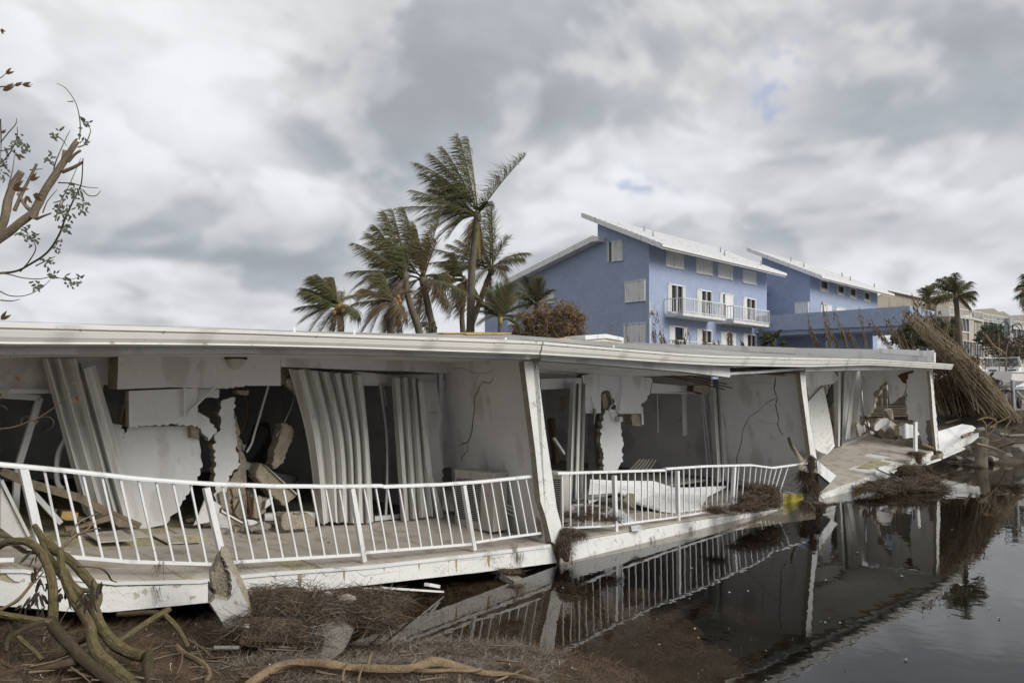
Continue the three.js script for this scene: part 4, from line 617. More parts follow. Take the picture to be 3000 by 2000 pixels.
  mesh('downpipe', tube([onPlane(...Q1([1480, 980])[0], planeN(o1, -.06)), onPlane(...Q1([1482, 1400])[0], planeN(o1, -.06))], [.05], 6, 0, false), M.alu, h1);
  { const b = FD(0, 0, 0); void b; const L = bx.clone().sub(o1).dot(U), Wd = Math.abs(gx.clone().sub(o1).dot(N)), hgt = 12.2; const c = (i, j, y) => o1.clone().addScaledVector(U, i).addScaledVector(N, j).setY(y); mesh('rear_wall', hexa([c(.4, Wd, 0), c(L, Wd, 0), c(L, Wd, 8), c(.4, Wd, 8)], N.clone().multiplyScalar(.2)), M.blue, h1); mesh('side_wall', hexa([c(L, .35, 0), c(L, 9, 0), c(L, 9, hgt + 2), c(L, .35, hgt - .5)], U.clone().multiplyScalar(-.2)), M.blue, h1); }
  // link with tall window between the houses
  const lk = planeN(o1, 2.2);
  slab('link_wall', Q2([440, 690], [680, 745], [680, 1330], [440, 1330]), lk, .3, blueSides, h1, { holes: [Q2([524, 784], [668, 812], [668, 946], [526, 948])] });
  framed(h1, Q2([524, 784], [668, 812], [668, 946], [526, 948]), lk, { mull: 3, w: .14 });
  pleated(h1, Q2([514, 545], [608, 560], [608, 662], [516, 655]), planeN(o1, 2.4), 8);
  slab('link_balcony', Q2([516, 655], [640, 675], [642, 742], [516, 722]), planeN(o1, 1.9), .1, blueSides, h1);
  rebase(h1);

  // ---- farther house
  const h2 = thing('blue_house', 'farther blue stucco house with chipped white roof edge and four dark upper windows', 'house', 'blue houses behind the motel');
  const o2 = atDepth(2373, 850, 70), f2 = planeN(o2), g2 = planeU(o2);
  const wins = [Q2([1058, 593], [1135, 612], [1135, 712], [1060, 697]), Q2([1230, 640], [1300, 658], [1300, 750], [1232, 735]), Q2([1357, 672], [1420, 688], [1420, 780], [1358, 765]), Q2([1505, 712], [1560, 728], [1560, 815], [1505, 800]), Q2([1110, 1185], [1150, 1190], [1150, 1330], [1110, 1330]), Q2([1247, 1207], [1320, 1215], [1320, 1330], [1247, 1330]), Q2([1375, 1222], [1438, 1228], [1438, 1330], [1375, 1330]), Q2([1530, 1238], [1578, 1242], [1578, 1330], [1530, 1330])];
  slab('front_wall', Q2([954, 515], [1645, 715], [1645, 1420], [954, 1420]), f2, .3, blueSides, h2, { holes: wins });
  slab('gable_wall', Q2([463, 340], [955, 520], [955, 1420], [463, 1420]), planeU(o2, .002), .3, blueSides, h2);
  wins.forEach((q, i) => { const w = framed(h2, q, f2, { mull: i < 4 ? 1 : 2, w: .12 }); if (i < 4) { const b = quadOn(q, planeN(o2, .05)); mesh('blind', hexa([at2(b[0], b[3], .72), at2(b[1], b[2], .72), b[2], b[3]], N.clone().multiplyScalar(.02)), M.frame, w); } });
  pleated(h2, Q2([795, 826], [950, 814], [955, 940], [797, 945]), g2, 12);
  pleated(h2, Q2([1065, 835], [1175, 855], [1175, 950], [1065, 950]), f2, 8); pleated(h2, Q2([1220, 868], [1315, 885], [1315, 950], [1220, 950]), f2, 8);
  pitchRoof(h2, Q2([306, 262])[0], Q2([1062, 545])[0], 2618, planeU(o2, -1.0), 13);
  { const c = (i, j, y) => o2.clone().addScaledVector(U, i).addScaledVector(N, j).setY(y), e = onPlane(...Q2([1645, 900])[0], f2), L = e.clone().sub(o2).dot(U); mesh('side_wall', hexa([c(L, .35, 0), c(L, 9, 0), c(L, 9, 14), c(L, .35, 12)], U.clone().multiplyScalar(-.2)), M.blue, h2); mesh('rear_wall', hexa([c(.4, 9.5, 0), c(L, 9.5, 0), c(L, 9.5, 14), c(.4, 9.5, 14)], N.clone().multiplyScalar(.2)), M.blue, h2); }
  rebase(h2);

  // ---- deck in front of them
  const dk = thing('raised_deck', 'blue walled deck projecting on columns in front of the farther house', 'deck');
  const o3 = atDepth(2667, 900, 58);
  slab('parapet_wall', Q2([410, 962], [1975, 855], [1975, 1050], [410, 1118]), planeU(o3), .25, blueSides, dk);
  { const a = onPlane(...Q2([410, 1040])[0], planeU(o3)), Wd = a.clone().sub(o3).dot(N), yT = onPlane(2667, 895, planeU(o3)).y, yB = onPlane(2667, 951, planeU(o3)).y, c = (i, j, y) => o3.clone().addScaledVector(U, i).addScaledVector(N, j).setY(y);
    mesh('parapet_wall', hexa([c(.26, 0, yB), c(6.1, 0, yB), c(6.1, 0, yT), c(.26, 0, yT)], N.clone().multiplyScalar(.25)), M.blue, dk);
    mesh('deck_slab', hexa([c(.26, .26, yB + .15), c(6.1, .26, yB + .15), c(6.1, Wd, yB + .15), c(.26, Wd, yB + .15)], V(0, -.45, 0)), M.blue, dk);
    for (const [i, j] of [[.6, .5], [5.5, .5], [.6, 6], [5.5, 6], [.6, 11]]) mesh('column', hexa([c(i, j, 1), c(i + .5, j, 1), c(i + .5, j + .5, 1), c(i, j + .5, 1)], V(0, yB - 1, 0)), M.blue, dk);
    mesh('back_wall', hexa([c(3.6, 4, .8), c(3.6, Wd, .8), c(3.6, Wd, yB - .3), c(3.6, 4, yB - .3)], U.clone().multiplyScalar(.2)), M.blue, dk); }
  rebase(dk);

  // ---- tan apartments in the distance
  const apt = (label, o) => ({ t: thing('apartment_block', label, 'building', 'tan apartment blocks on the far right'), o });
  const A1 = apt('tan apartment block with white railed terrace and dark screened porches', atDepth(2760, 950, 96));
  const p1 = planeN(A1.o), pg = planeU(A1.o);
  slab('upper_wall', Q3([960, 505], [1230, 488], [1360, 600], [1400, 660], [1230, 690], [960, 690]), planeN(A1.o, 2.5), .3, [M.tan, M.tan], A1.t);
  slab('roof_edge', Q3([955, 510], [1230, 484], [1365, 600], [1362, 610], [1228, 496], [955, 522]), planeN(A1.o, 2.3), .4, [M.alu, M.alu], A1.t);
  slab('side_wall', Q3([930, 690], [1110, 690], [1110, 1300], [930, 1300]), planeU(onPlane(...Q3([1115, 900])[0], p1)), .3, [M.tan, M.tan], A1.t);
  slab('front_wall', Q3([1120, 690], [1500, 745], [1520, 1300], [1120, 1300]), planeN(A1.o, 1.8), .3, [M.tan, M.tan], A1.t);
  for (const q of [Q3([1215, 683], [1500, 742], [1500, 756], [1215, 697]), Q3([1240, 955], [1520, 995], [1520, 1010], [1240, 972])]) slab('floor_slab', q, planeN(A1.o, -.1), 1.8, [M.cream, M.cream], A1.t);
  slab('porch_wall', Q3([1330, 722], [1390, 732], [1390, 978], [1335, 968]), p1, .2, [M.cream, M.cream], A1.t);
  for (const q of [Q3([1195, 700], [1330, 722], [1335, 878], [1240, 866]), Q3([1262, 972], [1372, 988], [1368, 1148], [1270, 1137])]) framed(A1.t, q, p1, { mull: 3, name: 'porch_screen', glass: M.screen, w: .12 });
  framed(A1.t, Q3([1400, 745], [1490, 758], [1490, 975], [1400, 965]), planeN(A1.o, 1.4), { mull: 2, glass: M.tan, name: 'porch_bay', w: .12 }); framed(A1.t, Q3([1385, 1010], [1500, 1020], [1500, 1170], [1385, 1160]), planeN(A1.o, 1.4), { mull: 4, glass: M.screen, name: 'porch_bay', w: .12 });
  const rail = (parent, a, b, a2, b2, pl, n) => { const g = part('railing', parent), [P, R2_, S, T_] = [a, b, a2, b2].map(p => onPlane(...p, pl)); mesh('handrail', bar(P, R2_, .09, .09), M.alu, g); mesh('lower_rail', bar(S, T_, .09, .09), M.alu, g); for (let i = 0; i <= n; i++) mesh('baluster', bar(at2(P, R2_, i / n), at2(S, T_, i / n), i % 4 ? .045 : .1, i % 4 ? .045 : .1, pl.n), M.alu, g); };
  rail(A1.t, ...Q3([1110, 585], [1490, 650], [1110, 672], [1500, 740]), p1, 28); rail(A1.t, ...Q3([965, 588], [1110, 585], [965, 680], [1110, 672]), planeU(A1.o), 14);
  rebase(A1.t);
  const A2 = apt('tan apartment block with sloping roof line beyond the farther blue house', atDepth(2640, 870, 98));
  slab('wall', Q3([270, 452], [400, 388], [840, 482], [1000, 525], [1000, 900], [270, 900]), planeN(A2.o), .3, [M.tan, M.tan], A2.t, { holes: [Q3([745, 530], [768, 534], [768, 590], [745, 586]), Q3([790, 540], [830, 548], [830, 588], [790, 584])] });
  framed(A2.t, Q3([745, 530], [768, 534], [768, 590], [745, 586]), planeN(A2.o)); framed(A2.t, Q3([790, 540], [830, 548], [830, 588], [790, 584]), planeN(A2.o));
  slab('roof_edge', Q3([265, 450], [405, 378], [1000, 505], [1000, 525], [408, 395], [275, 462]), planeN(A2.o, -.5), 6, [M.alu, M.alu], A2.t);
  rebase(A2.t);
  let k = 0;
  for (const [gable, body, railq, d, label] of [
    [[[1395, 625], [1430, 610], [1620, 600], [1705, 665], [1705, 770], [1395, 700]], [[1480, 690], [1720, 760], [1720, 1300], [1480, 1300]], [[1495, 660], [1700, 692], [1495, 745], [1700, 770]], 112, 'tan apartment block with narrow gable beside the utility pole'],
    [[[1670, 645], [1735, 635], [1812, 690], [1812, 800], [1670, 760]], [[1700, 760], [1830, 790], [1830, 1300], [1700, 1300]], [[1700, 695], [1810, 715], [1700, 775], [1810, 795]], 124, 'tan apartment block with peaked gable behind the utility pole'],
    [[[1805, 690], [1830, 680], [1990, 672], [1990, 800], [1805, 800]], [[1800, 800], [2060, 830], [2060, 1300], [1800, 1300]], [[1810, 735], [2040, 770], [1810, 815], [2040, 850]], 136, 'tan apartment block beyond the boat, farthest in the row']]) {
    const B = apt(label, atDepth(Q3([gable[1]])[0][0] || Q3(gable[0])[0][0], 930, d)); k++;
    const pb = planeN(B.o);
    slab('gable_wall', Q3(...gable), planeN(B.o, 1), .3, [M.tan, M.tan], B.t); slab('front_wall', Q3(...body), planeN(B.o, .6), .3, [M.cream, M.cream], B.t);
    for (let f = 0; f < 2; f++) { const x0 = body[0][0] + 14, x1 = body[1][0] - 10, y0 = body[0][1] + 30 + f * 190; framed(B.t, Q3([x0, y0], [x1, y0 + 28], [x1, y0 + 150], [x0, y0 + 140]), planeN(B.o, .4), { mull: 4, name: 'porch_screen', glass: M.screen, w: .14 }); }
    rail(B.t, ...Q3(...railq), pb, 16); rebase(B.t);
  }
}
// ================================================================ palms
const vcolor = (g, fn) => { const p = g.attributes.position, c = new Float32Array(p.count * 3), q = V(); for (let i = 0; i < p.count; i++) { q.fromBufferAttribute(p, i); const k = fn(q, i); c[i * 3] = k[0]; c[i * 3 + 1] = k[1]; c[i * 3 + 2] = k[2]; } g.setAttribute('color', new THREE.BufferAttribute(c, 3)); return g; };
const GREENS = [[.08, .095, .026], [.10, .115, .032], [.07, .08, .028], [.13, .125, .04], [.15, .115, .055]], BROWNS = [[.15, .10, .05], [.12, .08, .042], [.18, .125, .06]], YELLOW = [[.24, .21, .05]];
const WIND = V(-1, -.05, .12).normalize();
function frondGeo(base, tip, { arch = .16, leaf = .75, n = 100, wind = .55, tone = 0, droop = .35, narrow = 1 } = {}) {
  const L = base.distanceTo(tip), mid = base.clone().lerp(tip, .45).add(V(0, L * arch, 0)), cv = new THREE.QuadraticBezierCurve3(base, mid, tip);
  const pos = [], col = [], tri = (a, b, c, k) => { for (const p of [a, b, c]) { pos.push(p.x, p.y, p.z); col.push(...k); } };
  const base3 = tone === 0 ? GREENS : tone === 1 ? BROWNS : YELLOW, rachis = tone === 1 ? [.16, .11, .05] : [.20, .18, .055];
  const seg = 12; for (let i = 0; i < seg; i++) { const t0 = i / seg, t1 = (i + 1) / seg, p = cv.getPoint(t0), q = cv.getPoint(t1), w0 = .045 * (1 - t0) + .012, w1 = .045 * (1 - t1) + .012, up = V(0, 1, 0), s = q.clone().sub(p).cross(up).normalize(); for (const d of [s, up]) { tri(p.clone().addScaledVector(d, w0), p.clone().addScaledVector(d, -w0), q.clone().addScaledVector(d, w1), rachis); tri(p.clone().addScaledVector(d, -w0), q.clone().addScaledVector(d, -w1), q.clone().addScaledVector(d, w1), rachis); } }
  for (let i = 0; i < n; i++) for (const side of [-1, 1]) {
    if (rand() < .04) continue;
    const t = lerp(.14, .995, (i + rand() * .8) / n), p = cv.getPoint(t), T = cv.getTangent(t), S = T.clone().cross(V(0, 1, 0)); if (S.lengthSq() < 1e-3) S.set(0, 0, 1); S.normalize();
    const len = leaf * (.35 + .75 * Math.sin(Math.PI * Math.min(1, .12 + t * .86))) * rr(.6, 1.25), d = T.clone().multiplyScalar(.72 + .6 * t).addScaledVector(S, side * .6 * narrow).addScaledVector(WIND, wind * rr(.6, 1.3)).add(V(rr(-.18, .18), rr(-.18, .18) - droop * .5, rr(-.18, .18))).normalize();
    const m = p.clone().addScaledVector(d, len * .5), e = p.clone().addScaledVector(d.clone().addScaledVector(WIND, wind * .5).add(V(0, -droop, 0)).normalize(), len), w = T.clone().multiplyScalar(.010 + .009 * rand());
    const k = base3[Math.floor(rand() * base3.length)].map(v => v * rr(.75, 1.3)); const kk = rand() < .12 ? BROWNS[0] : k;
    tri(p.clone().sub(w), p.clone().add(w), m.clone().add(w), kk); tri(p.clone().sub(w), m.clone().add(w), m.clone().sub(w), kk); tri(m.clone().sub(w), m.clone().add(w), e, kk);
  }
  const g = new THREE.BufferGeometry(); g.setAttribute('position', new THREE.Float32BufferAttribute(pos, 3)); g.setAttribute('color', new THREE.Float32BufferAttribute(col, 3)); g.computeVertexNormals(); return g;
}
function palm(name, label, depth, trunk, r0, r1, tips, o = {}) {          // trunk: pixels from base to crown; tips: frond ends in pixels [x, y, tone]
  const t = thing(name, label, 'palm tree', o.group), P = trunk.map(p => atDepth(p[0], p[1], depth)); const b = P[0].clone(); b.y = landH(b.x, b.z) - .1; b.addScaledVector(P[0].clone().sub(P[1]).setY(0), .6);
  mesh('trunk', tube([b, ...P], [r0 * 1.15, ...P.map((_, i) => lerp(r0, r1, (i + 1) / P.length))], 9, 28), M.palmBark, t);
  const crown = P[P.length - 1];
  mesh('crown_shaft', tube([crown.clone().add(V(0, -.3, 0)), crown.clone().add(V(0, 0, 0)), crown.clone().add(V(0, .3, 0))], [r1 * 1.02, r1 * 1.35, r1 * .5], 8, 8), o.shaft ?? M.palmBark, t);
  tips.forEach(([x, y, tone = 0, arch], i) => { const dz = [-.8, .9, -.3, .5, 0][i % 5] * (o.dz ?? 1), tip = atDepth(x, y, depth + dz * (1 + rand() * .6)); mesh('frond', frondGeo(crown.clone().add(V(rr(-.08, .08), rr(-.1, .2), rr(-.08, .08))), tip, { arch: arch ?? (tip.y > crown.y ? rr(.06, .16) : rr(.2, .38)), leaf: (o.leaf ?? .75) * (tone === 2 ? .3 : 1.3), wind: o.wind ?? .5, tone, n: o.n ?? 100, droop: o.droop ?? .35 }), M.leaf, t); });
  for (const [x, y] of o.nuts ?? []) mesh('coconut', new THREE.SphereGeometry(.10, 8, 6).scale(1, 1.25, 1).translate(...atDepth(x, y, depth - .35 + rr(-.2, .2)).toArray()), mat({ color: C(.27, .15, .05), roughness: .7 }), t);
  return rebase(t);
}
{
  const grp = 'coconut palms behind the motel roof';
  palm('coconut_palm', 'tallest coconut palm, its fronds swept aside by the wind', 42, Q4([1335, 1510], [1340, 1300], [1345, 1050], [1370, 800], [1390, 640]), .24, .17,
    Q4([1255, 60], [1320, 70], [1060, 190], [940, 245], [1000, 330], [920, 450], [930, 500], [800, 578], [950, 662], [1740, 196], [1470, 535], [1010, 790], [1060, 840], [1170, 800], [1230, 690], [1410, 960, 2, .02], [1440, 900, 1, .02], [1120, 350], [1060, 440], [1330, 880, 1, .05], [1150, 150, 0], [990, 700, 1]), { leaf: .95, group: grp, wind: .6 });
  palm('coconut_palm', 'coconut palm with slanting trunk, crown tangled with its upright neighbour', 39, Q4([955, 1500], [900, 1330], [865, 1200], [855, 1090]), .2, .14,
    Q4([490, 845], [590, 905], [710, 622], [760, 602], [455, 1052], [470, 1182], [590, 770], [640, 720], [540, 1490, 1], [600, 1500, 1], [800, 1510, 1], [700, 1440, 1], [480, 1292], [640, 1340, 1], [900, 900]), { leaf: .85, group: grp });
  palm('coconut_palm', 'coconut palm bearing a long yellow hanging frond over its upright trunk', 40, Q4([1065, 1525], [1030, 1350], [1000, 1200], [985, 1115]), .2, .15,
    Q4([850, 602], [910, 690], [940, 740], [1120, 620], [1040, 832], [1085, 830, 1], [1170, 1310, 1], [1315, 1212], [1120, 1072], [960, 1400, 2, .02], [930, 1450, 1, .05], [1010, 1500, 1], [620, 990], [580, 1080], [700, 800], [1180, 1280, 1], [800, 1330, 1], [760, 1260]), { leaf: .85, group: grp });
  palm('coconut_palm', 'short coconut palm with brown fronds and a few orange nuts', 37, Q4([742, 1510], [755, 1400], [775, 1290]), .19, .15,
    Q4([530, 1500, 1], [480, 1290, 1], [560, 1180, 1], [650, 1100, 1], [720, 1480, 1], [860, 1400, 1], [830, 1500, 1], [600, 1390, 1], [850, 1200, 1], [700, 1080]), { leaf: .8, group: grp, nuts: Q4([800, 1240], [810, 1270], [790, 1290], [815, 1310], [800, 1325]) });
  palm('coconut_palm', 'small isolated coconut palm with orange nut clusters under green fronds', 35, Q4([375, 1500], [370, 1400], [365, 1320]), .16, .13,
    Q4([215, 1085], [290, 1100], [110, 1175], [60, 1318], [80, 1420], [150, 1490], [230, 1490], [180, 1100], [150, 1240], [330, 1490], [385, 1470, 1], [500, 1220], [510, 1365], [440, 1330], [330, 1120], [120, 1200], [390, 1200]), { leaf: .7, group: grp, n: 80, nuts: Q4([345, 1320], [365, 1330], [385, 1310], [400, 1335], [375, 1300], [405, 1310], [350, 1340], [325, 1355], [390, 1340], [360, 1310]) });
  palm('coconut_palm', 'ragged coconut palm with browned fronds hidden behind the tallest trunk', 45, Q4([1280, 1515], [1272, 1380], [1285, 1240], [1290, 1120]), .17, .13,
    Q4([1180, 1390, 1], [1245, 1385, 1], [1050, 1275, 1], [1100, 1100, 1], [1160, 1060], [1350, 1380, 1], [1130, 1200, 1], [1270, 1340, 1], [1200, 980], [1400, 1230, 1], [1220, 930]), { leaf: .85, group: grp });
  palm('coconut_palm', 'coconut palm with leaning trunk, its thin fronds reaching over the blue house', 46, Q4([1320, 1510], [1360, 1400], [1420, 1230], [1465, 1110], [1490, 1040]), .2, .14,
    Q4([1492, 552, 0, .02], [1480, 600, 0, .02], [1610, 800], [1757, 912, 0, .22], [1716, 952], [1622, 1132], [1080, 885], [1100, 1000], [1170, 1062, 1], [1040, 985, 1], [1360, 1150], [1380, 790], [1420, 820], [1180, 850], [1560, 1010, 1], [1480, 1300, 1, .05], [1250, 820, 0]), { leaf: .75, group: grp, wind: .25 });
  const fan = 'feathery palms against the blue gable';
  palm('manila_palm', 'small feathery palm with pale trunk at the corner of the blue gable', 41, Q4([1550, 1530], [1553, 1460], [1558, 1400]), .09, .1, Q4([1390, 1440], [1400, 1340], [1390, 1240], [1470, 1180], [1540, 1150], [1620, 1160], [1690, 1230], [1730, 1290], [1690, 1380], [1680, 1440], [1430, 1290], [1640, 1200], [1580, 1160]), { leaf: .6, group: fan, wind: .1, droop: .15, shaft: M.yellowWood });
  palm('manila_palm', 'small feathery palm standing above the dead brown bush', 48, Q4([1770, 1540], [1790, 1430], [1825, 1300]), .13, .11, Q4([1660, 1190], [1690, 1130], [1760, 1100], [1830, 1090], [1890, 1130], [1920, 1190], [1950, 1250], [1900, 1320], [1750, 1310], [1700, 1230], [1840, 1110], [1720, 1280], [1870, 1290]), { leaf: .65, group: fan, wind: .1, droop: .15 });
  palm('foxtail_palm', 'dark arching palm in front of the tan terrace', 46, Q3([1240, 1150], [1215, 850], [1180, 480]).map(p => p), .2, .13, Q3([1175, 200, 0, 0], [940, 310], [1000, 260], [1090, 245], [860, 520], [900, 430], [960, 540], [1010, 480], [1250, 290], [1330, 300], [1380, 400], [1400, 560], [1350, 590], [1300, 470], [1150, 260], [1390, 470], [930, 480]), { leaf: .5, wind: .05, droop: .5, n: 76 });
  palm('fan_palm', 'small palm peeking over the tan roof beside the dark arching palm', 70, Q3([880, 650], [870, 480]), .16, .12, Q3([755, 385], [790, 440], [820, 370], [870, 345], [910, 360], [940, 400], [960, 470], [800, 500], [850, 540], [930, 530], [880, 600, 1]), { leaf: .5, wind: 0, droop: .2 });
  palm('coconut_palm', 'palm cut by the edge of the view beyond the boat', 40, Q3([2130, 1200], [2110, 800], [2100, 430]), .2, .14, Q3([1895, 370], [1890, 470], [1935, 330], [1940, 560], [1960, 620, 1], [1970, 210], [2000, 300], [2250, 300], [2280, 450], [2200, 200], [1930, 540]), { leaf: .5, wind: .1 });
}
// ================================================================ shrubs, canes, boat, fence and far bank
function leafCloud(clumps, n, size, cols) {                                 // leaf-sized faces gathered in twig-ends through clumps [centre, radius]
  const pos = [], col = []; let total = clumps.reduce((a, c) => a + c[1] ** 2, 0); const gauss = () => (rand() + rand() + rand() + rand() - 2) * .75;
  for (const [c, r] of clumps) { const k = Math.round(n * r * r / total), per = 14, ends = Math.max(2, Math.round(k / per)); for (let e = 0; e < ends; e++) {
    const o = c.clone().add(V(gauss(), gauss() * .85, gauss()).multiplyScalar(r * 1.5)), sr = r * rr(.08, .3), tone = cols[Math.floor(rand() * cols.length)], lean = V(rr(-1, 1), rr(-.4, 1), rr(-1, 1)).normalize();
    for (let i = 0; i < per; i++) { const p = o.clone().add(V(gauss(), gauss(), gauss()).multiplyScalar(sr * 1.4)), a = V(rr(-1, 1), rr(-1, .6), rr(-1, 1)).addScaledVector(lean, .8).normalize(), b = a.clone().cross(V(rr(-1, 1), rr(-1, 1), rr(-1, 1))).normalize(), s = size * rr(.5, 1.3), kk = tone.map(v => v * rr(.7, 1.3));
      const q = [p, p.clone().addScaledVector(a, s * .5).addScaledVector(b, s * .2), p.clone().addScaledVector(a, s), p.clone().addScaledVector(a, s * .5).addScaledVector(b, -s * .2)];
      for (const j of [0, 1, 2, 0, 2, 3]) { pos.push(q[j].x, q[j].y, q[j].z); col.push(...kk); } } } }
  const g = new THREE.BufferGeometry(); g.setAttribute('position', new THREE.Float32BufferAttribute(pos, 3)); g.setAttribute('color', new THREE.Float32BufferAttribute(col, 3)); g.computeVertexNormals(); return g;
}
function shrub(name, label, category, depth, clumps, leaf, n, cols, m = M.leaf, stemMat = M.barkGrey, group) {
  const t = thing(name, label, category, group), cs = clumps.map(([x, y, r, dz = 0]) => [atDepth(x, y, depth + dz), r * depth / F_PX]);
  const cx = cs.reduce((a, c) => a.add(c[0]), V(0, 0, 0)).multiplyScalar(1 / cs.length), foot = V(cx.x, landH(cx.x, cx.z) - .1, cx.z);
  cs.forEach(([c], i) => { const b = foot.clone().add(V(rr(-.3, .3), 0, rr(-.3, .3))); mesh('stem', tube([b, b.clone().lerp(c, .5).add(V(rr(-.2, .2), rr(0, .3), 0)), c], [.05, .035, .012], 5, 6), stemMat, t); for (let k = 0; k < 3; k++) mesh('twig', tube([c.clone().lerp(b, .25), c.clone().add(V(rr(-1, 1), rr(0, 1), rr(-1, 1)).multiplyScalar(cs[i][1] * 1.05))], [.015, .005], 4, 0, false), stemMat, t); });
  mesh('crown', leafCloud(cs, n, leaf, cols), m, t);
  return rebase(t);
}
{
  const dead = [[.30, .195, .10], [.24, .15, .075], [.36, .25, .14], [.18, .115, .065]], green = [[.06, .075, .02], [.045, .055, .016], [.10, .10, .03]], dk = [[.10, .065, .03], [.07, .05, .026], [.13, .085, .04], [.05, .05, .022]], red = [[.11, .045, .025], [.08, .035, .022], [.14, .065, .035]];
  shrub('dead_bush', 'salt-burnt orange brown bush against the blue gable', 'bush', 44, Q1([330, 1240, 30], [420, 1130, 45], [500, 1220, 45], [560, 1090, 45], [650, 1180, 55], [700, 1080, 35], [780, 1060, 42], [820, 1160, 48], [860, 1260, 40], [720, 1260, 50], [560, 1290, 40], [420, 1290, 34], [880, 1110, 25]).map(([x, y, r]) => [x, y, r * .55]), .12, 22000, dead);
  shrub('green_bush', 'round yellow-green bush behind the leaning canes', 'bush', 50, Q3([580, 930, 40], [660, 850, 40], [760, 830, 45], [870, 800, 45], [980, 830, 45], [1060, 880, 40], [900, 920, 55], [760, 970, 50], [620, 1000, 42], [1100, 960, 38], [1150, 920, 25], [500, 960, 26]).map(([x, y, r]) => [x, y, r * .5, rr(-1, 1)]), .16, 16000, green);
  shrub('red_brown_bush', 'reddish brown bush glimpsed behind the cane stalks', 'bush', 44, Q3([1000, 1200, 40], [1080, 1250, 40], [1380, 1220, 30], [1180, 1230, 45], [1000, 1300, 36], [1300, 1260, 36]).map(([x, y, r]) => [x, y, r * .42]), .14, 9000, red);
  shrub('dark_thicket', 'dark brown thicket round the utility pole behind the boat', 'bush', 58, Q3([1650, 1050, 45], [1700, 950, 40], [1780, 1080, 50], [1860, 1020, 45], [1920, 1120, 45], [1560, 900, 34], [1600, 1000, 30], [1960, 960, 40], [1850, 1150, 40], [1700, 1150, 42], [1990, 1060, 40]).map(([x, y, r]) => [x, y, r * .5, rr(-2, 2)]), .18, 5000, dk);
  shrub('screw_pine', 'grey green spiky shrub in front of the tan porches', 'bush', 66, Q3([1480, 930, 30], [1560, 880, 30], [1630, 860, 34], [1650, 930, 30], [1530, 960, 26]).map(([x, y, r]) => [x, y, r * .45]), .5, 900, [[.07, .10, .055], [.06, .085, .045]]);
  shrub('dark_bush', 'dark potted bush in the shade under the blue deck', 'bush', 54, Q2([560, 1190, 60], [600, 1150, 40], [520, 1220, 40], [690, 1240, 30]).map(([x, y, r]) => [x, y, r * .28]), .25, 900, green);
  shrub('sea_grape_sprig', 'dark small-leaved sprig between two palm trunks over the roof', 'bush', 36, Q4([1010, 1440, 30], [1050, 1460, 34], [1030, 1490, 34], [1070, 1440, 20]).map(([x, y, r]) => [x, y, r * .36]), .18, 260, green);

  // ---- the big clump of canes blown over to the left
  const cane = (parent, a, b, r, z0, z1, bend, plume) => {
    const P = atDepth(a[0], a[1], z0), Q = atDepth(b[0], b[1], z1), m = P.clone().lerp(Q, .55).add(V(rr(-.1, .1), bend, rr(-.1, .1)));
    const k = lerp(.75, 1.25, rand()), g = tube([P, m, Q], [r, r * .8, r * .35], 4, 7);
    const bits = [vcolor(g, () => [.26 * k, .205 * k, .135 * k])]; bits[0].deleteAttribute('uv');
    const pos = [], col = [], nrm = []; void nrm;
    for (let i = 0; i < plume; i++) { const t = rr(.35, 1), p = new THREE.QuadraticBezierCurve3(P, m, Q).getPoint(t), d = V(rr(-.5, .5), rr(-1, -.2), rr(-.5, .5)).normalize(), l = rr(.15, .5), w = V(rr(-1, 1), rr(-.3, .3), rr(-1, 1)).normalize().multiplyScalar(.025), kk = rr(.5, 1.2), e = p.clone().addScaledVector(d, l); for (const q of [p.clone().add(w), p.clone().sub(w), e]) { pos.push(q.x, q.y, q.z); col.push(.13 * kk, .088 * kk, .05 * kk); } }
    let geo = bits[0].toNonIndexed();
    if (pos.length) { const h = new THREE.BufferGeometry(); h.setAttribute('position', new THREE.Float32BufferAttribute(pos, 3)); h.setAttribute('color', new THREE.Float32BufferAttribute(col, 3)); h.computeVertexNormals(); geo = mergeGeometries([geo, h]); }
    mesh('stalk', geo, M.vcol, parent);
  };
  const clump = thing('cane_clump', 'tall dry canes blown flat over the far bank toward the motel', 'reeds');
  const spine = t => { const p = Q3([1620, 1560], [1400, 1300], [1180, 1080], [960, 880], [760, 720], [640, 610]); const f = t * (p.length - 1), k = Math.min(p.length - 2, Math.floor(f)); return [lerp(p[k][0], p[k + 1][0], f - k), lerp(p[k][1], p[k + 1][1], f - k)]; };
  for (let i = 0; i < 170; i++) { const u = rand(), off = rr(-1, 1), t1 = rr(.35, 1), e = spine(t1), bx = lerp(2995, 2840, Math.abs(off) * rand()), by = 1238 + rr(-14, 6) - (2990 - bx) * .25; cane(clump, [bx, by], [e[0] + off * 44 - (1 - t1) * 30 * u + rr(-14, 14), e[1] + off * 22 + rr(0, 40) * (1 - t1) + rr(-10, 10)], rr(.012, .028), 36 + rr(-.6, .6), 37 + rr(-2.5, 2.5), rr(-.35, .6), i % 2 ? 16 : 6); }
  for (let i = 0; i < 90; i++) { const x = rr(2730, 2900), y = 1215 + rr(-8, 8), l = rr(70, 190), k = (x - 2730) / 170; cane(clump, [x, y], [x - l * rr(.28, .55), y - l], rr(.012, .024), 37.5 + rr(-.8, .8), 38 + rr(-1, 1), rr(-.3, .4), 22); void k; }
  for (let i = 0; i < 34; i++) { const t1 = rr(.15, .95), e = spine(t1), a = rr(-1.9, -.5), l = rr(25, 90); cane(clump, [e[0] + rr(-5, 20), e[1] + rr(0, 20)], [e[0] + Math.cos(a) * l - l * .35, e[1] + Math.sin(a) * l], rr(.01, .018), 37 + rr(-1, 1), 37 + rr(-2, 2), rr(-.3, .3), 12); }
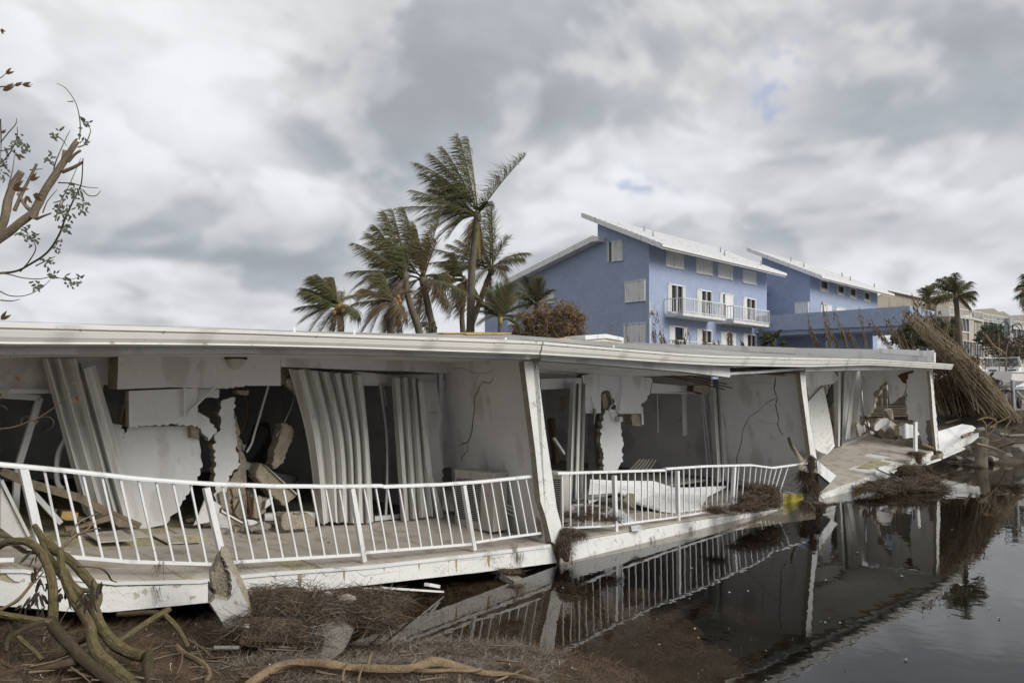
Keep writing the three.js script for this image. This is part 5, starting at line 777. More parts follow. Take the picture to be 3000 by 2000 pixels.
  const hang = []; for (let i = 0; i < 40; i++) hang.push([atDepth(rr(2740, 2930), rr(1120, 1205), 38.5 + rr(-.6, .6)), rr(.25, .5)]);
  mesh('dead_leaves', leafCloud(hang, 9000, .3, [[.10, .065, .03], [.07, .045, .022], [.14, .09, .04], [.04, .03, .018]]), M.leaf, clump);
  rebase(clump);
  const clump2 = thing('cane_clump', 'row of thin dry canes standing behind the motel roof before the deck', 'reeds');
  for (const [x, y, tx, ty, n] of Q2([1040, 1300, 920, 940, 7], [1160, 1300, 1080, 800, 9], [1240, 1300, 1100, 990, 5], [1350, 1300, 1200, 900, 5], [1530, 1300, 1450, 870, 4], [1440, 1300, 1280, 1010, 4], [1800, 1300, 1550, 980, 9], [1900, 1310, 1720, 930, 9], [1960, 1310, 1810, 930, 6]).map((q, i) => { const s = 600 / 2091, n = [7, 9, 5, 5, 4, 4, 9, 9, 6][i]; void s; return [q[0], q[1], ...Q2([[920, 940], [1080, 800], [1100, 990], [1200, 900], [1450, 870], [1280, 1010], [1550, 980], [1720, 930], [1810, 930]][i])[0], n]; })) for (let i = 0; i < n; i++) { const f = i ? rr(.35, 1) : 1; cane(clump2, [x + rr(-9, 9), y + 6], [lerp(x, tx, f) + rr(-8, 8), lerp(y, ty, f)], rr(.012, .022), 42 + rr(-.5, .5), 42 + rr(-1, 1), rr(-.1, .1), 12); }
  for (const [x, ty, n] of [[1925, 890, 6], [1945, 960, 6], [1985, 985, 6], [2010, 965, 4], [1800, 945, 2], [1838, 945, 2], [2070, 960, 5], [2140, 950, 5], [2100, 990, 4], [2175, 990, 4], [1745, 985, 5]]) for (let i = 0; i < n; i++) cane(clump2, [x + rr(-6, 14), 1022], [x + rr(-14, 6), lerp(1010, ty, i ? rr(.3, .9) : 1)], rr(.012, .02), 43, 43 + rr(-1, 1), rr(-.05, .05), 9);
  rebase(clump2);

  // ---- boat on its trailer
  const boat = thing('motor_boat', 'white open motor boat with windscreen parked on land behind the fence', 'boat');
  { const bow = U.clone(), port = N.clone(), o = atDepth(2908, 1134, 50), y0 = o.y;
    const B = (l, w, h) => o.clone().addScaledVector(bow, l * 1.35).addScaledVector(port, w).setY(y0 + h);
    const st = [[0, 1.15, 0, .95], [1.5, 1.2, -.02, .98], [3, 1.18, 0, 1.04], [4.3, .95, .12, 1.14], [5.3, .55, .38, 1.26], [6.0, .06, .85, 1.34]];
    const rows = st.map(([l, w, k, g]) => [B(l, 0, k), B(l, w * .55, k + .14), B(l, w * .9, k + .42), B(l, w, g), B(l, w * .86, g + .05), B(l, 0, g + .06 + (l > 3 ? .08 : -.5)), B(l, -w * .86, g + .05), B(l, -w, g), B(l, -w * .9, k + .42), B(l, -w * .55, k + .14)]);
    mesh('hull', boxUV(mergeGeometries([surface(rows, true), surface([rows[0].slice(0, 5), [rows[0][0], rows[0][9], rows[0][8], rows[0][7], rows[0][6]]])])), M.gel, boat);
    for (const w of [-1.17, 1.17]) mesh('rub_rail', tube(st.map(([l, k, , g]) => B(l, Math.sign(w) * k * 1.01, g - .04)), [.035], 5, 20), M.pvc, boat);
    mesh('console', hexa([B(2.2, -.9, .6), B(2.2, .9, .6), B(2.2, .9, 1.35), B(2.2, -.9, 1.35)], bow.clone().multiplyScalar(.8)), M.gel, boat);
    for (const [w0, w1] of [[-.75, -.3], [.35, .8]]) mesh('console_hatch', hexa([B(2.18, w0, .85), B(2.18, w1, .85), B(2.18, w1, 1.15), B(2.18, w0, 1.15)], bow.clone().multiplyScalar(.02)), M.black, boat);
    const ws = [[2.3, -1.05], [2.9, -.8], [3.1, 0], [2.9, .8], [2.3, 1.05]];
    for (let i = 0; i < 4; i++) { const [a, b] = [ws[i], ws[i + 1]]; mesh('windscreen_pane', hexa([B(a[0], a[1], 1.3), B(b[0], b[1], 1.35), B(b[0] - .35, b[1] * .95, 1.95), B(a[0] - .35, a[1] * .95, 1.95)], V(0, .0, .012)), M.glass, boat); mesh('windscreen_frame', bar(B(a[0] - .35, a[1] * .95, 1.95), B(b[0] - .35, b[1] * .95, 1.95), .05, .05), M.alu, boat); mesh('windscreen_frame', bar(B(a[0], a[1], 1.3), B(a[0] - .35, a[1] * .95, 1.95), .05, .05), M.alu, boat); }
    mesh('grab_rail', tube([B(3.6, 1, 1.2), B(3.8, .95, 1.65), B(5, .6, 1.75), B(5.8, .1, 1.8), B(5, -.6, 1.75), B(3.8, -.95, 1.65), B(3.6, -1, 1.2)], [.02], 5, 24), M.alu, boat);
    mesh('steering_wheel', new THREE.TorusGeometry(.2, .025, 6, 16).rotateY(Math.atan2(bow.x, bow.z)).translate(...B(2.1, -.5, 1.45).toArray()), M.black, boat);
    mesh('outboard_engine', boxUV(new THREE.SphereGeometry(.45, 10, 8).scale(.8, 1.0, .8)).translate(...B(-.35, .75, 1.0).toArray()), M.gel, boat); mesh('engine_leg', bar(B(-.4, .75, .8), B(-.4, .75, -.4), .18, .3), M.gel, boat);
    rebase(boat);
    const tr = thing('boat_trailer', 'dark boat trailer under the white motor boat', 'trailer'); const gy = landH(o.x, o.z) - y0;
    for (const w of [-.7, .7]) mesh('beam', bar(B(.3, w, -.15), B(4.5, w * .7, .0), .1, .15), M.galv, tr); for (const l of [.5, 2.2, 4]) mesh('cross_member', bar(B(l, -.8, -.2), B(l, .8, -.2), .1, .12), M.galv, tr); mesh('drawbar', bar(B(4.3, 0, -.1), B(7.2, 0, gy + .4), .12, .14), M.galv, tr);
    for (const w of [-1, 1]) mesh('wheel', new THREE.TorusGeometry(.26, .11, 8, 18).rotateY(Math.atan2(port.x, port.z)).translate(...B(1.6, w, gy + .38).toArray()), M.black, tr);
    for (const [l, w] of [[.4, -.6], [.4, .6], [4, 0]]) mesh('stand', bar(B(l, w, -.2), B(l, w, gy), .12, .12, N), M.galv, tr);
    rebase(tr); }
  // ---- chain-link fence
  { const f = thing('chain_link_fence', 'grey chain-link fence with bent wire and a stout post by the boat', 'fence'); const P = t => atDepth(lerp(2700, 3060, t), 1100, 38.2).setY(0), top = t => { const p = P(t); p.y = 3.35 + .0 * t; return p; }, bot = t => { const p = P(t); p.y = landH(p.x, p.z) - .02; return p; };
    for (const t of [.09, .42, .742, .98]) mesh('post', tube([bot(t).add(V(0, -.3, 0)), top(t).add(V(0, .1, 0))], [t > .7 && t < .8 ? .085 : .04], 8, 0, false), M.galv, f);
    mesh('top_rail', tube([top(0), top(.42), top(.742)], [.03], 6, 0, false), M.galv, f);
    const n = 70; for (let i = -16; i < n; i++) for (const s of [1, -1]) { const a = i / n, b = (i + 14) / n, t0 = s > 0 ? a : b, t1 = s > 0 ? b : a, c = x => clamp(x, 0, .742); const f0 = (c(t0) - t0) / (t1 - t0 || 1), f1 = (c(t1) - t0) / (t1 - t0 || 1); const p = bot(c(t0)).lerp(top(c(t0)), clamp(f0)), q = bot(c(t1)).lerp(top(c(t1)), clamp(f1)); if (p.distanceTo(q) > .15) mesh('wire', tube([p, q], [.006], 3, 0, false), M.galv, f); }
    rebase(f); }
  // ---- utility pole
  { const p = thing('utility_pole', 'grey utility pole with coiled cables in the dark thicket', 'pole'), b = atDepth(...Q3([1780, 1100])[0].slice(0, 2), 60), t = atDepth(...Q3([1788, 712])[0].slice(0, 2), 60); mesh('pole', tube([V(b.x, landH(b.x, b.z) - .2, b.z), t], [.36, .3], 10, 0, false), M.galv, p);
    for (let i = 0; i < 3; i++) mesh('cable_coil', new THREE.TorusGeometry(.3 + .06 * i, .035, 6, 16, 4.4).rotateZ(-.6).translate(t.x + [-.5, .45, .2][i], t.y - .6 - .2 * i, t.z + .3), M.black, p); mesh('cross_arm', bar(t.clone().add(V(-.8, -.1, 0)), t.clone().add(V(.8, -.1, 0)), .14, .14), M.galv, p);
    rebase(p); }
  for (const [pts, r] of [[Q3([1520, 900], [1600, 1010], [1700, 1090], [1760, 1130], [1700, 1150]), .07], [Q3([1720, 1100], [1780, 1010], [1820, 960]), .04], [Q3([1650, 1100], [1680, 950], [1660, 820]), .035]]) { const P = pts.map(p => atDepth(p[0], p[1], 52)); P[P.length === 5 ? 4 : 0].setY(landH(P[0].x, P[0].z)); solo('bare_branch', tube(P, [r, r * .7, r * .3], 6, 16), M.barkTan, ['bare arching branch in front of the utility pole', 'thin bare branch rising beside the utility pole', 'thin bare branch beside the spiky shrub'][[.07, .04, .035].indexOf(r)], 'branch'); }
}
// ================================================================ things left on the balconies, rubble and wreckage
const font = await new FontLoader().loadAsync('fonts/droid/droid_sans_bold.typeface.json');
const boxAt = (c, e1, e2, h) => hexa([c, c.clone().add(e1), c.clone().add(e1).add(e2), c.clone().add(e2)], V(0, h, 0));
{
  const floorAt = (px, py, fl) => { let p = onPlane(px, py, facade(1)); for (let i = 0; i < 30; i++) { const h = fl(sOf(p), clamp(dOf(p), 0, 2.7)); const q = atLevel(px, py, h); p = p.lerp(q, .5); } return p; };
  const on1 = (x, y) => floorAt(x, y, floor1), on2 = (x, y) => floorAt(x, y, floor2), on3 = (x, y) => floorAt(x, y, floor3);
  // ---- air conditioners
  const skin = mat({ color: C(.50, .475, .43), map: rep(T.metal, .8), roughness: .5 });
  const ac = (K, deep, wide, h, label, turn) => {
    const t = thing('air_conditioner', label, 'air conditioner'), n = N.clone().applyAxisAngle(V(0, 1, 0), turn).multiplyScalar(deep), u = U.clone().applyAxisAngle(V(0, 1, 0), turn).multiplyScalar(wide);
    mesh('casing', boxAt(K.clone().add(V(0, .05, 0)), n, u, h - .08), skin, t);
    mesh('lid', boxAt(K.clone().add(V(0, h - .028, 0)).addScaledVector(n, -.012).addScaledVector(u, -.03), n.clone().multiplyScalar(1.024), u.clone().multiplyScalar(1.06), .05), skin, t);
    for (const f of [.08, .85]) mesh('foot', boxAt(K.clone().addScaledVector(n, f), n.clone().multiplyScalar(.08), u, .05), M.black, t);
    return { t, n, u };
  };
  const K = on1(1444, 1567), A = ac(K, .98, .36, 1.05, 'beige air conditioner with round fan grille against the cracked party wall', 0);
  { const c = K.clone().addScaledVector(A.n, .66).add(V(0, .55, 0)), nn = A.n.clone().normalize(), out = A.u.clone().normalize().multiplyScalar(-.012);
    mesh('grille_plate', hexa([[.32, .18], [.96, .18], [.96, .92], [.32, .92]].map(([f, y]) => K.clone().addScaledVector(A.n, f).add(V(0, y, 0)).add(out)), out.clone().multiplyScalar(-.5)), M.black, A.t);
    for (let i = 0; i < 22; i++) mesh('grille_bar', bar(K.clone().addScaledVector(A.n, .32).add(V(0, .19 + i * .034, 0)).addScaledVector(out, 1.6), K.clone().addScaledVector(A.n, .96).add(V(0, .19 + i * .034, 0)).addScaledVector(out, 1.6), .008, .011), skin, A.t); void c; void nn;
    const tg = new TextGeometry('FUJITSU', { font, size: .032, depth: .002, curveSegments: 2 }), e1 = A.n.clone().normalize().multiplyScalar(-1), e3 = A.u.clone().normalize().multiplyScalar(-1); tg.applyMatrix4(new THREE.Matrix4().makeBasis(e1, V(0, 1, 0), e3).setPosition(K.clone().addScaledVector(A.n, .26).add(V(0, .66, 0)).addScaledVector(out, .3))); mesh('lettering', tg, mat({ color: C(.52, .20, .17), roughness: .6 }), A.t);
    for (const y of [.5, .44, .36]) mesh('pipe', tube([K.clone().addScaledVector(A.u, .9).add(V(0, y, 0)).addScaledVector(A.n, -.005), K.clone().addScaledVector(A.u, 1.25).add(V(0, y - .08, 0)).addScaledVector(A.n, -.1), K.clone().addScaledVector(A.u, 1.7).add(V(0, y - .12, 0)).addScaledVector(A.n, .02), K.clone().addScaledVector(A.u, 1.9).add(V(0, y - .02, 0)).addScaledVector(A.n, .3)], [.018], 6, 14), M.pvc, A.t);
    rebase(A.t); }
  const K2 = on2(1648, 1540), B = ac(K2, .75, .32, 1.0, 'pale air conditioner with slatted end hidden behind the leaning column', .25);
  for (let i = 0; i < 18; i++) mesh('louvre', bar(K2.clone().addScaledVector(B.n, .05).add(V(0, .2 + i * .04, 0)).addScaledVector(B.u, -.01), K2.clone().addScaledVector(B.n, .95).add(V(0, .2 + i * .04, 0)).addScaledVector(B.u, -.01), .012, .02), M.black, B.t);
  rebase(B.t);

  // ---- masonry on the near balcony
  const G = 'broken masonry on the near balcony';
  const Z = zoomed(550, 1350, 450 / 2352), two = [M.concrete, M.concrete], paint = [M.white, M.concrete];
  const solid = (name, pts, D, th, m, label, cat, group, rag = 4) => { const o = new THREE.Mesh(slabGeo(rag ? ragged(pts, rag) : pts, facade(D), th, { bevel: .012 }), m); shade(o); o.name = numbered(name); o.userData = { label, category: cat, kind: 'thing' }; if (group) o.userData.group = group; scene.add(o); rebase(o); return o; };
  solid('concrete_fragment', R2([330, 885, 1], [380, 900, 1], [425, 925, 1], [410, 1030, 1], [360, 1120, 1], [345, 1195, 1], [260, 1242, 1], [250, 1200, 1], [270, 1120, 1], [305, 1010, 1]), 2.85, .22, two, 'long tan concrete fragment dangling in the wall opening', 'rubble', G, 3);
  solid('concrete_block', Z([1110, 35], [1150, 40], [1670, 510], [1640, 560], [1480, 690, 1], [1300, 540], [1035, 240, 1], [1040, 180]), 2.65, .26, two, 'hollow concrete block wedged on its corner below the dangling fragment', 'rubble', G, 3);
  solid('plaster_piece', Z([1150, 40], [1190, 60], [1690, 505], [1665, 530]), 2.6, .28, paint, 'white plastered face of the wedged hollow block', 'rubble', G, 0);
  solid('concrete_block', Z([1000, 545, 1], [1210, 560], [1240, 700, 1], [1120, 840, 1], [1050, 890], [1000, 860]), 2.55, .2, two, 'upright brown block stump beside the rusty bar', 'rubble', G);
  solid('plaster_piece', Z([1195, 590], [1310, 540], [1290, 660], [1170, 745]), 2.45, .03, paint, 'small white plaster flake leaning on the brown block stump', 'rubble', G, 0);
  solid('concrete_block', Z([1440, 850, 1], [1500, 790], [1650, 830, 1], [1860, 800, 1], [1950, 880], [1955, 1020], [1480, 1065], [1430, 990]), 2.1, .24, two, 'ribbed tan block lying on the tiles before the pleated shutter', 'rubble', G, 3);
  solid('plaster_piece', Z([265, 580], [400, 610], [520, 690], [440, 900], [300, 950], [90, 985], [170, 820]), 2.5, .04, [M.white, M.white], 'grey white plaster sheet leaning under the split wall', 'rubble', G, 0);
  solid('concrete_block', Z([940, 1040, 1], [1110, 960, 1], [1180, 930, 1], [1280, 990, 1], [1230, 1080, 1], [1100, 1060, 1], [960, 1085]), 2.1, .2, [M.grey, M.grey], 'grey broken lump with pointed top on the tiles', 'rubble', G);
  solid('plaster_piece', Z([900, 895], [1010, 905], [1095, 945], [940, 1010]), 2.2, .03, [M.white, M.white], 'folded white plaster scrap beside the grey broken lump', 'rubble', G, 0);
  solid('plaster_piece', Z([1170, 800], [1780, 770], [1960, 780], [1960, 910], [1170, 925]), 2.6, .1, paint, 'low strip of white wall base behind the ribbed block', 'rubble', G, 3);
  solid('timber', Z([510, 720], [560, 760], [860, 930], [850, 980], [500, 790]), 2.3, .06, [M.white, M.wood], 'white painted board slanting down behind the near railing', 'board', null, 0);
  solid('concrete_block', Z([470, 500, 1], [640, 470, 1], [670, 820, 1], [600, 790, 1], [510, 700]), 2.65, .2, two, 'tan block remnant at the foot of the split wall', 'rubble', G);
  solid('concrete_block', Z([680, 600, 1], [780, 560], [930, 520, 1], [930, 860], [800, 900], [700, 780, 1]), 2.7, .2, two, 'tan block remnant with a rusted bar through it', 'rubble', G);
  for (const [x0, y0, x1, y1] of [[650, 420, 690, 560], [890, 420, 975, 880], [690, 800, 790, 580], [1000, 560, 990, 830]]) { const [a, b] = Z([x0, y0], [x1, y1]); solo('rebar', tube([onPlane(...a, facade(2.55)), onPlane(...b, facade(2.5))], [.016], 5, 0, false), M.rust, 'rusted steel bar standing in the broken block wall', 'rebar', 'rusted bars in the broken wall'); }
  for (const [x, y, s, k] of Z([620, 1130, .10], [740, 1080, .16], [840, 1170, .05], [1100, 1215, .05], [660, 1180, .04], [2165, 1260, .05], [1015, 1105, .04], [500, 960, .14], [30, 950, .12], [300, 1010, .18]).map((p, i) => [...p, i])) { const c = on1(x, y); solo('rubble_piece', chunk(c.add(V(0, s * .3, 0)), [s, s * .7, s], 100 + k), k % 3 ? M.concrete : M.grey, 'small loose lump of masonry on the near balcony tiles', 'rubble', 'loose lumps on the near balcony'); }
  solid('plank', R5([490, 370], [600, 360], [850, 270], [1050, 360], [1060, 385], [900, 380], [850, 330], [500, 420]), 2.1, .05, [M.barkGrey, M.wood], 'weathered plank across the near balcony under the bent shutter', 'board', null, 0);
  solid('wood_crate_piece', R5([470, 250], [545, 248], [605, 265], [595, 330], [500, 330], [455, 310]), 2.3, .2, [M.yellowWood, M.wood], 'broken orange wooden box end by the fallen window frame', 'box', null, 0);
  solid('loose_tile', R5([1310, 445], [1560, 425], [1610, 480], [1420, 505]), .9, .02, [M.mortar, M.tile], 'upturned floor tile showing ridged yellow bedding', 'tile', null, 0);

  { const c = onPlane(...R2([150, 1090])[0], facade(3.7)); const t = thing('cloth_heap', 'slumped dark upholstered chair inside the wall opening', 'chair'); mesh('seat_back', chunk(c.clone().add(V(0, .05, 0)), [1.0, .9, .4], 611, .5), M.black, t); mesh('seat_cushion', chunk(c.clone().add(V(.15, -.45, .25)), [1.0, .35, .8], 613, .3), M.black, t); rebase(t); }
  // ---- middle balcony
  const G2 = 'wreckage on the middle balcony';
  const lying = (name, pix, fl, lift, th, m, label, cat, group) => { const P = pix.map(([x, y, l = 0]) => floorAt(x, y, (s, D) => fl(s, D) + lift + l)); const c = P.reduce((a, p) => a.add(p), V(0, 0, 0)).multiplyScalar(1 / P.length); const g = mergeGeometries(P.map((p, i) => { const q = P[(i + 1) % P.length], d = V(0, -th, 0); return mergeGeometries([surface([[c, c], [p, q]]), surface([[c.clone().add(d), c.clone().add(d)], [p.clone().add(d), q.clone().add(d)]]), surface([[p, q], [p.clone().add(d), q.clone().add(d)]])]); })); return solo(name, boxUV(g), m, label, cat, group); };
  lying('ceiling_panel', R7([860, 10, .6], [1080, 20, .55], [1350, 22, .5], [1480, 68, .3], [1620, 72, .25], [1900, 60, .12], [1760, 130, .05], [1700, 230, .02], [1500, 252, .03], [1400, 240, .05], [1200, 180, .14], [1080, 95, .35], [850, 110, .3]), floor2, .05, .05, M.white, 'big white ceiling panel collapsed on the middle balcony', 'panel');
  for (const [pts, lift, m, label] of [[R7([840, 150], [970, 110], [985, 140], [850, 185]), .16, M.white, 'white slat bundle under the collapsed ceiling panel'], [R7([660, 210], [830, 190], [960, 215], [1110, 250], [1200, 320], [1130, 340], [900, 260], [660, 250]), .08, M.white, 'splintered white board sheet by the pale air conditioner'], [R7([1170, 360], [1230, 340], [1265, 390], [1180, 395]), .05, M.white, 'triangular white tile lying on the slab edge'], [R7([790, 260], [860, 270], [850, 320], [800, 300]), .1, M.grey, 'grey broken board end in the seagrass on the balcony']]) lying('broken_board', pts, floor2, lift, .03, m, label, 'board', G2);
  solo('rubble_piece', chunk(on2(...R7([1150, 235])[0]).add(V(0, .16, 0)), [.42, .4, .36], 301), M.concrete, 'brown masonry lump under the collapsed ceiling panel', 'rubble', G2);
  solo('rubble_piece', chunk(on2(...R7([930, 130])[0]).add(V(0, .3, 0)), [.3, .18, .3], 302), M.concrete, 'pale masonry lump behind the middle railing', 'rubble', G2);
  // ---- far unit
  const G3 = 'rubble in the far unit';
  const c1 = onPlane(...R4([1300, 930])[0], facade(1.9)); void c1;
  { const t = thing('masonry_chunk', 'large toppled masonry chunk with white face and ribbed break', 'rubble', G3), c = onPlane(...Q7([1530, 660])[0], facade(2.0)); mesh('core', chunk(c, [1.15, .72, .7], 511, .5), M.concrete, t); const pl = { o: c.clone().addScaledVector(N, -.36), n: V(N.x, .55, N.z).normalize() }; mesh('painted_face', slabGeo(ragged(Q7([1340, 600, 1], [1440, 500, 1], [1590, 478, 1], [1630, 540, 1], [1500, 620, 1], [1420, 680, 1], [1335, 690, 1]), 3), pl, .07), [M.white, M.concrete], t); for (let i = 0; i < 4; i++) { const [p, q] = Q7([1495 + i * 32, 650 - i * 28], [1530 + i * 32, 690 - i * 30]); mesh('block_rib', bar(onPlane(...p, facade(1.66)), onPlane(...q, facade(1.66)), .07, .12), M.white, t); } rebase(t); }
  solo('masonry_chunk', chunk(onPlane(...Q7([1790, 720])[0], facade(1.75)), [.42, .5, .4], 517), M.grey, 'dark crumbled lump beside the large masonry chunk', 'rubble', G3);
  solo('masonry_chunk', chunk(onPlane(...Q7([1585, 400])[0], facade(2.6)), [.55, .5, .4], 519, .4), M.concrete, 'tan block standing behind the large masonry chunk', 'rubble', G3);
  solid('masonry_slab', R4([1400, 905, 1], [1440, 890, 1], [1520, 905], [1545, 950, 1], [1558, 975, 1], [1500, 1000, 1], [1430, 1005, 1], [1405, 980]), 1.1, .18, paint, 'rounded white slab piece by the thin white post', 'rubble', G3);
  for (const [pts, D] of [[Q7([1150, 560], [1190, 500], [1330, 640], [1320, 690]), 2.45], [Q7([1120, 620], [1160, 560], [1180, 720], [1130, 760]), 2.5], [Q7([1240, 690], [1340, 720], [1330, 780], [1260, 760]), 2.3], [Q7([1690, 850], [1740, 800], [1800, 880], [1760, 890]), 1.7], [Q7([1000, 590], [1040, 545], [1130, 660], [1090, 800], [1050, 800]), 2.4]]) solid('plaster_piece', pts, D, .05, paint, 'white plaster splinter in the far unit', 'rubble', 'plaster splinters in the far unit', 2);
  for (const pts of [Q7([1150, 490], [1110, 600]), Q7([1180, 470], [1220, 640], [1230, 690]), Q7([1268, 510], [1265, 740]), Q7([1140, 760], [1250, 660])]) solo('rebar', tube(pts.map(p => onPlane(p[0], p[1], facade(2.35))), [.022], 5, 0, false), M.rust, 'rusted bar sticking out of the far unit rubble', 'rebar', 'rusted bars in the far unit');
  lying('yellow_tile_bed', Q7([1030, 1370], [1170, 1300], [1300, 1225], [1640, 1290], [1560, 1340], [1250, 1390]), floor3, .015, .02, M.mortar, 'patch of cream bedding where far unit tiles lifted', 'tile', G3);
  // white box section propped where the party wall meets the water
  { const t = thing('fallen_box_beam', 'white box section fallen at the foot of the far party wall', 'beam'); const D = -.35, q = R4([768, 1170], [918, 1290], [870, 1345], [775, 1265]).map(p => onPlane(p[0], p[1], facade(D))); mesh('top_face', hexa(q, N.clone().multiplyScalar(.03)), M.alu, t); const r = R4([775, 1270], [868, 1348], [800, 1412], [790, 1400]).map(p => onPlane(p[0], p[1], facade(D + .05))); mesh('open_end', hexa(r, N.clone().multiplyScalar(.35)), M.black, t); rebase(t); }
  // yellow-painted block in the water
  solid('yellow_block', R4([512, 1425, 1], [668, 1430, 1], [672, 1530, 1], [600, 1545, 1], [512, 1570]), .3, .5, [M.yellow, M.peel], 'yellow smeared concrete block in the water under the party wall', 'block', null, 3);
  solid('yellow_block', Q6([680, 1245, 1], [755, 1235], [765, 1300], [690, 1345]), -.05, .25, [M.yellow, M.peel], 'small yellow painted block end under the tipped tile floor', 'block', null, 2);
  // metal angles and broken rails in the weed before the far unit
  for (const [a, b, w, label] of [[[905, 1075], [1180, 1200], .12, 'white metal channel slanting into the weed below the tiles'], [[985, 1180], [1085, 1228], .05, 'thin white strip half sunk beside the metal channel'], [[1380, 1040], [1530, 990], .09, 'white rail lying along the slab by the corner post'], [[1545, 980], [1765, 885], .09, 'bent white rail under the fallen slab'], [[905, 1080], [990, 1065], .08, 'short white cross piece on the metal channel']]) { const [p, q] = Q6(a, b); solo('metal_rail', bar(onPlane(...p, facade(-.25)), onPlane(...q, facade(-.25)), w, w * .7), M.alu, label, 'metal rail'); }
  // ---- slab broken off the end of the building, lying toward the far bank
  { const t = thing('fallen_slab', 'broken white floor slab sloping from the corner post to the far bank', 'slab');
    const lvl = [1.34, 1.4, 1.53, 1.48, 1.32, 1.16, .66, .72], pix = R4([1690, 950], [1770, 928], [1880, 893], [1960, 905], [2008, 938], [1955, 978], [1712, 1102], [1692, 1090]);
    const P = pix.map(([x, y], i) => atLevel(x, y, lvl[i])), c = P.reduce((a, p) => a.add(p), V(0, 0, 0)).multiplyScalar(1 / 8), d = V(0, -.3, 0);
    mesh('slab_top', boxUV(mergeGeometries(P.map((p, i) => { const q = P[(i + 1) % 8]; return surface([[c, c], [p, q]]); }))), M.white, t);
    mesh('slab_edge', boxUV(mergeGeometries(P.map((p, i) => { const q = P[(i + 1) % 8]; return surface([[p, q], [p.clone().add(d), q.clone().add(d)]]); }))), M.peel, t);
    mesh('slab_underside', boxUV(mergeGeometries(P.map((p, i) => { const q = P[(i + 1) % 8]; return surface([[c.clone().add(d), c.clone().add(d)], [p.clone().add(d), q.clone().add(d)]]); }))), M.grey, t);
    rebase(t); }
  { const t = thing('tree_stump', 'pale sawn stump on the far bank beside the fallen slab', 'stump'); const a = Q6([1960, 800])[0], b = Q6([1920, 1010])[0]; const P = atDepth(a[0], a[1], 31.5), Q = atDepth(b[0], b[1], 30.8); mesh('trunk', tube([Q.add(V(0, -.4, 0)), P.clone().lerp(Q, .5), P], [.28, .2, .17], 10, 8), M.palmBark, t); mesh('cut_face', new THREE.CylinderGeometry(.17, .17, .03, 12).rotateX(.5).translate(P.x, P.y + .02, P.z), M.concrete, t); rebase(t); }
  for (const [pts, r] of [[Q8([850, 905], [920, 880], [1010, 885], [1060, 920], [1040, 990], [960, 1080]), .035], [Q8([890, 900], [930, 940], [945, 1060], [960, 1130]), .03], [Q8([970, 1010], [1060, 940], [1130, 905], [1215, 862]), .03], [Q8([1220, 890], [1210, 930], [1170, 980], [1160, 1070], [1120, 1120], [1010, 1150]), .03], [Q8([930, 990], [990, 940], [1060, 880]), .02]]) solo('exposed_root', tube(pts.map(p => atDepth(p[0], p[1], 31.5)), [r, r * .7], 6, 18), M.barkTan, 'pale bare root curling out of the far bank', 'root', 'bare roots on the far bank');
  solo('drain_pipe', tube(Q8([1200, 1086], [1380, 1078]).map(p => atDepth(p[0], p[1], 32)), [.06], 8, 0, false), M.grey, 'grey pipe lying on the far bank by the roots', 'pipe');
  // broken concrete and boards on the far bank
  [[2775, 1330, .5], [2800, 1345, .35], [2835, 1318, .3], [2910, 1350, .4], [2955, 1338, .3], [2985, 1318, .45], [2745, 1345, .4], [2600, 1262, .5], [2640, 1255, .6], [2575, 1275, .4], [2870, 1262, .3], [2940, 1275, .28], [2720, 1352, .5], [2840, 1352, .4]].forEach(([x, y, s], i) => { let p = atDepth(x, y, 31.5); for (let k = 0; k < 20; k++) p.lerp(atLevel(x, y, clamp(landH(p.x, p.z), -.1, 1.7)), .5); solo('concrete_lump', chunk(p.add(V(0, s * .15, 0)), [s * 1.3, s * .6, s], 700 + i), i % 3 ? M.grey : M.concrete, 'broken concrete lump on the muddy far bank', 'rubble', 'broken concrete on the far bank'); });
  [[2700, 1300, 2790, 1345], [2860, 1300, 2950, 1330], [2900, 1250, 2990, 1262], [2770, 1240, 2850, 1228], [2930, 1310, 3000, 1296], [2820, 1280, 2880, 1262]].forEach(([x0, y0, x1, y1], i) => { const f = (x, y) => { let p = atDepth(x, y, 31.5); for (let k = 0; k < 20; k++) p.lerp(atLevel(x, y, clamp(landH(p.x, p.z), -.1, 1.7) + .12), .5); return p; }; solo('fallen_branch', tube([f(x0, y0), f((x0 + x1) / 2, (y0 + y1) / 2 - 4), f(x1, y1)], [.06, .05, .02], 6, 10), M.barkTan, 'fallen branch lying on the muddy far bank', 'branch', 'fallen branches on the far bank'); void i; });
  // reed fence seen through the holed end wall
  { const t = thing('reed_fence', 'brown reed screen behind the holed end wall', 'fence'); for (let i = 0; i < 110; i++) { const x = lerp(2390, 2690, i / 110) + rr(-1.5, 1.5), P = atDepth(x, 1218, 37), Q = atDepth(x + rr(-3, 3), 1090 + rr(-8, 8), 37); P.y = landH(P.x, P.z) - .1; mesh('reed', tube([P, Q], [rr(.02, .045)], 4, 0, false), M.palmBark, t); } for (let i = 0; i < 14; i++) { const y = 1192 + i * 2.2; mesh('reed_bundle', tube([atDepth(2520, y + rr(-2, 2), 36.4), atDepth(2620, y + rr(-3, 3), 36.3), atDepth(2700, y + rr(-2, 2), 36.4)], [rr(.02, .05)], 5, 8), M.palmBark, t); } rebase(t); }

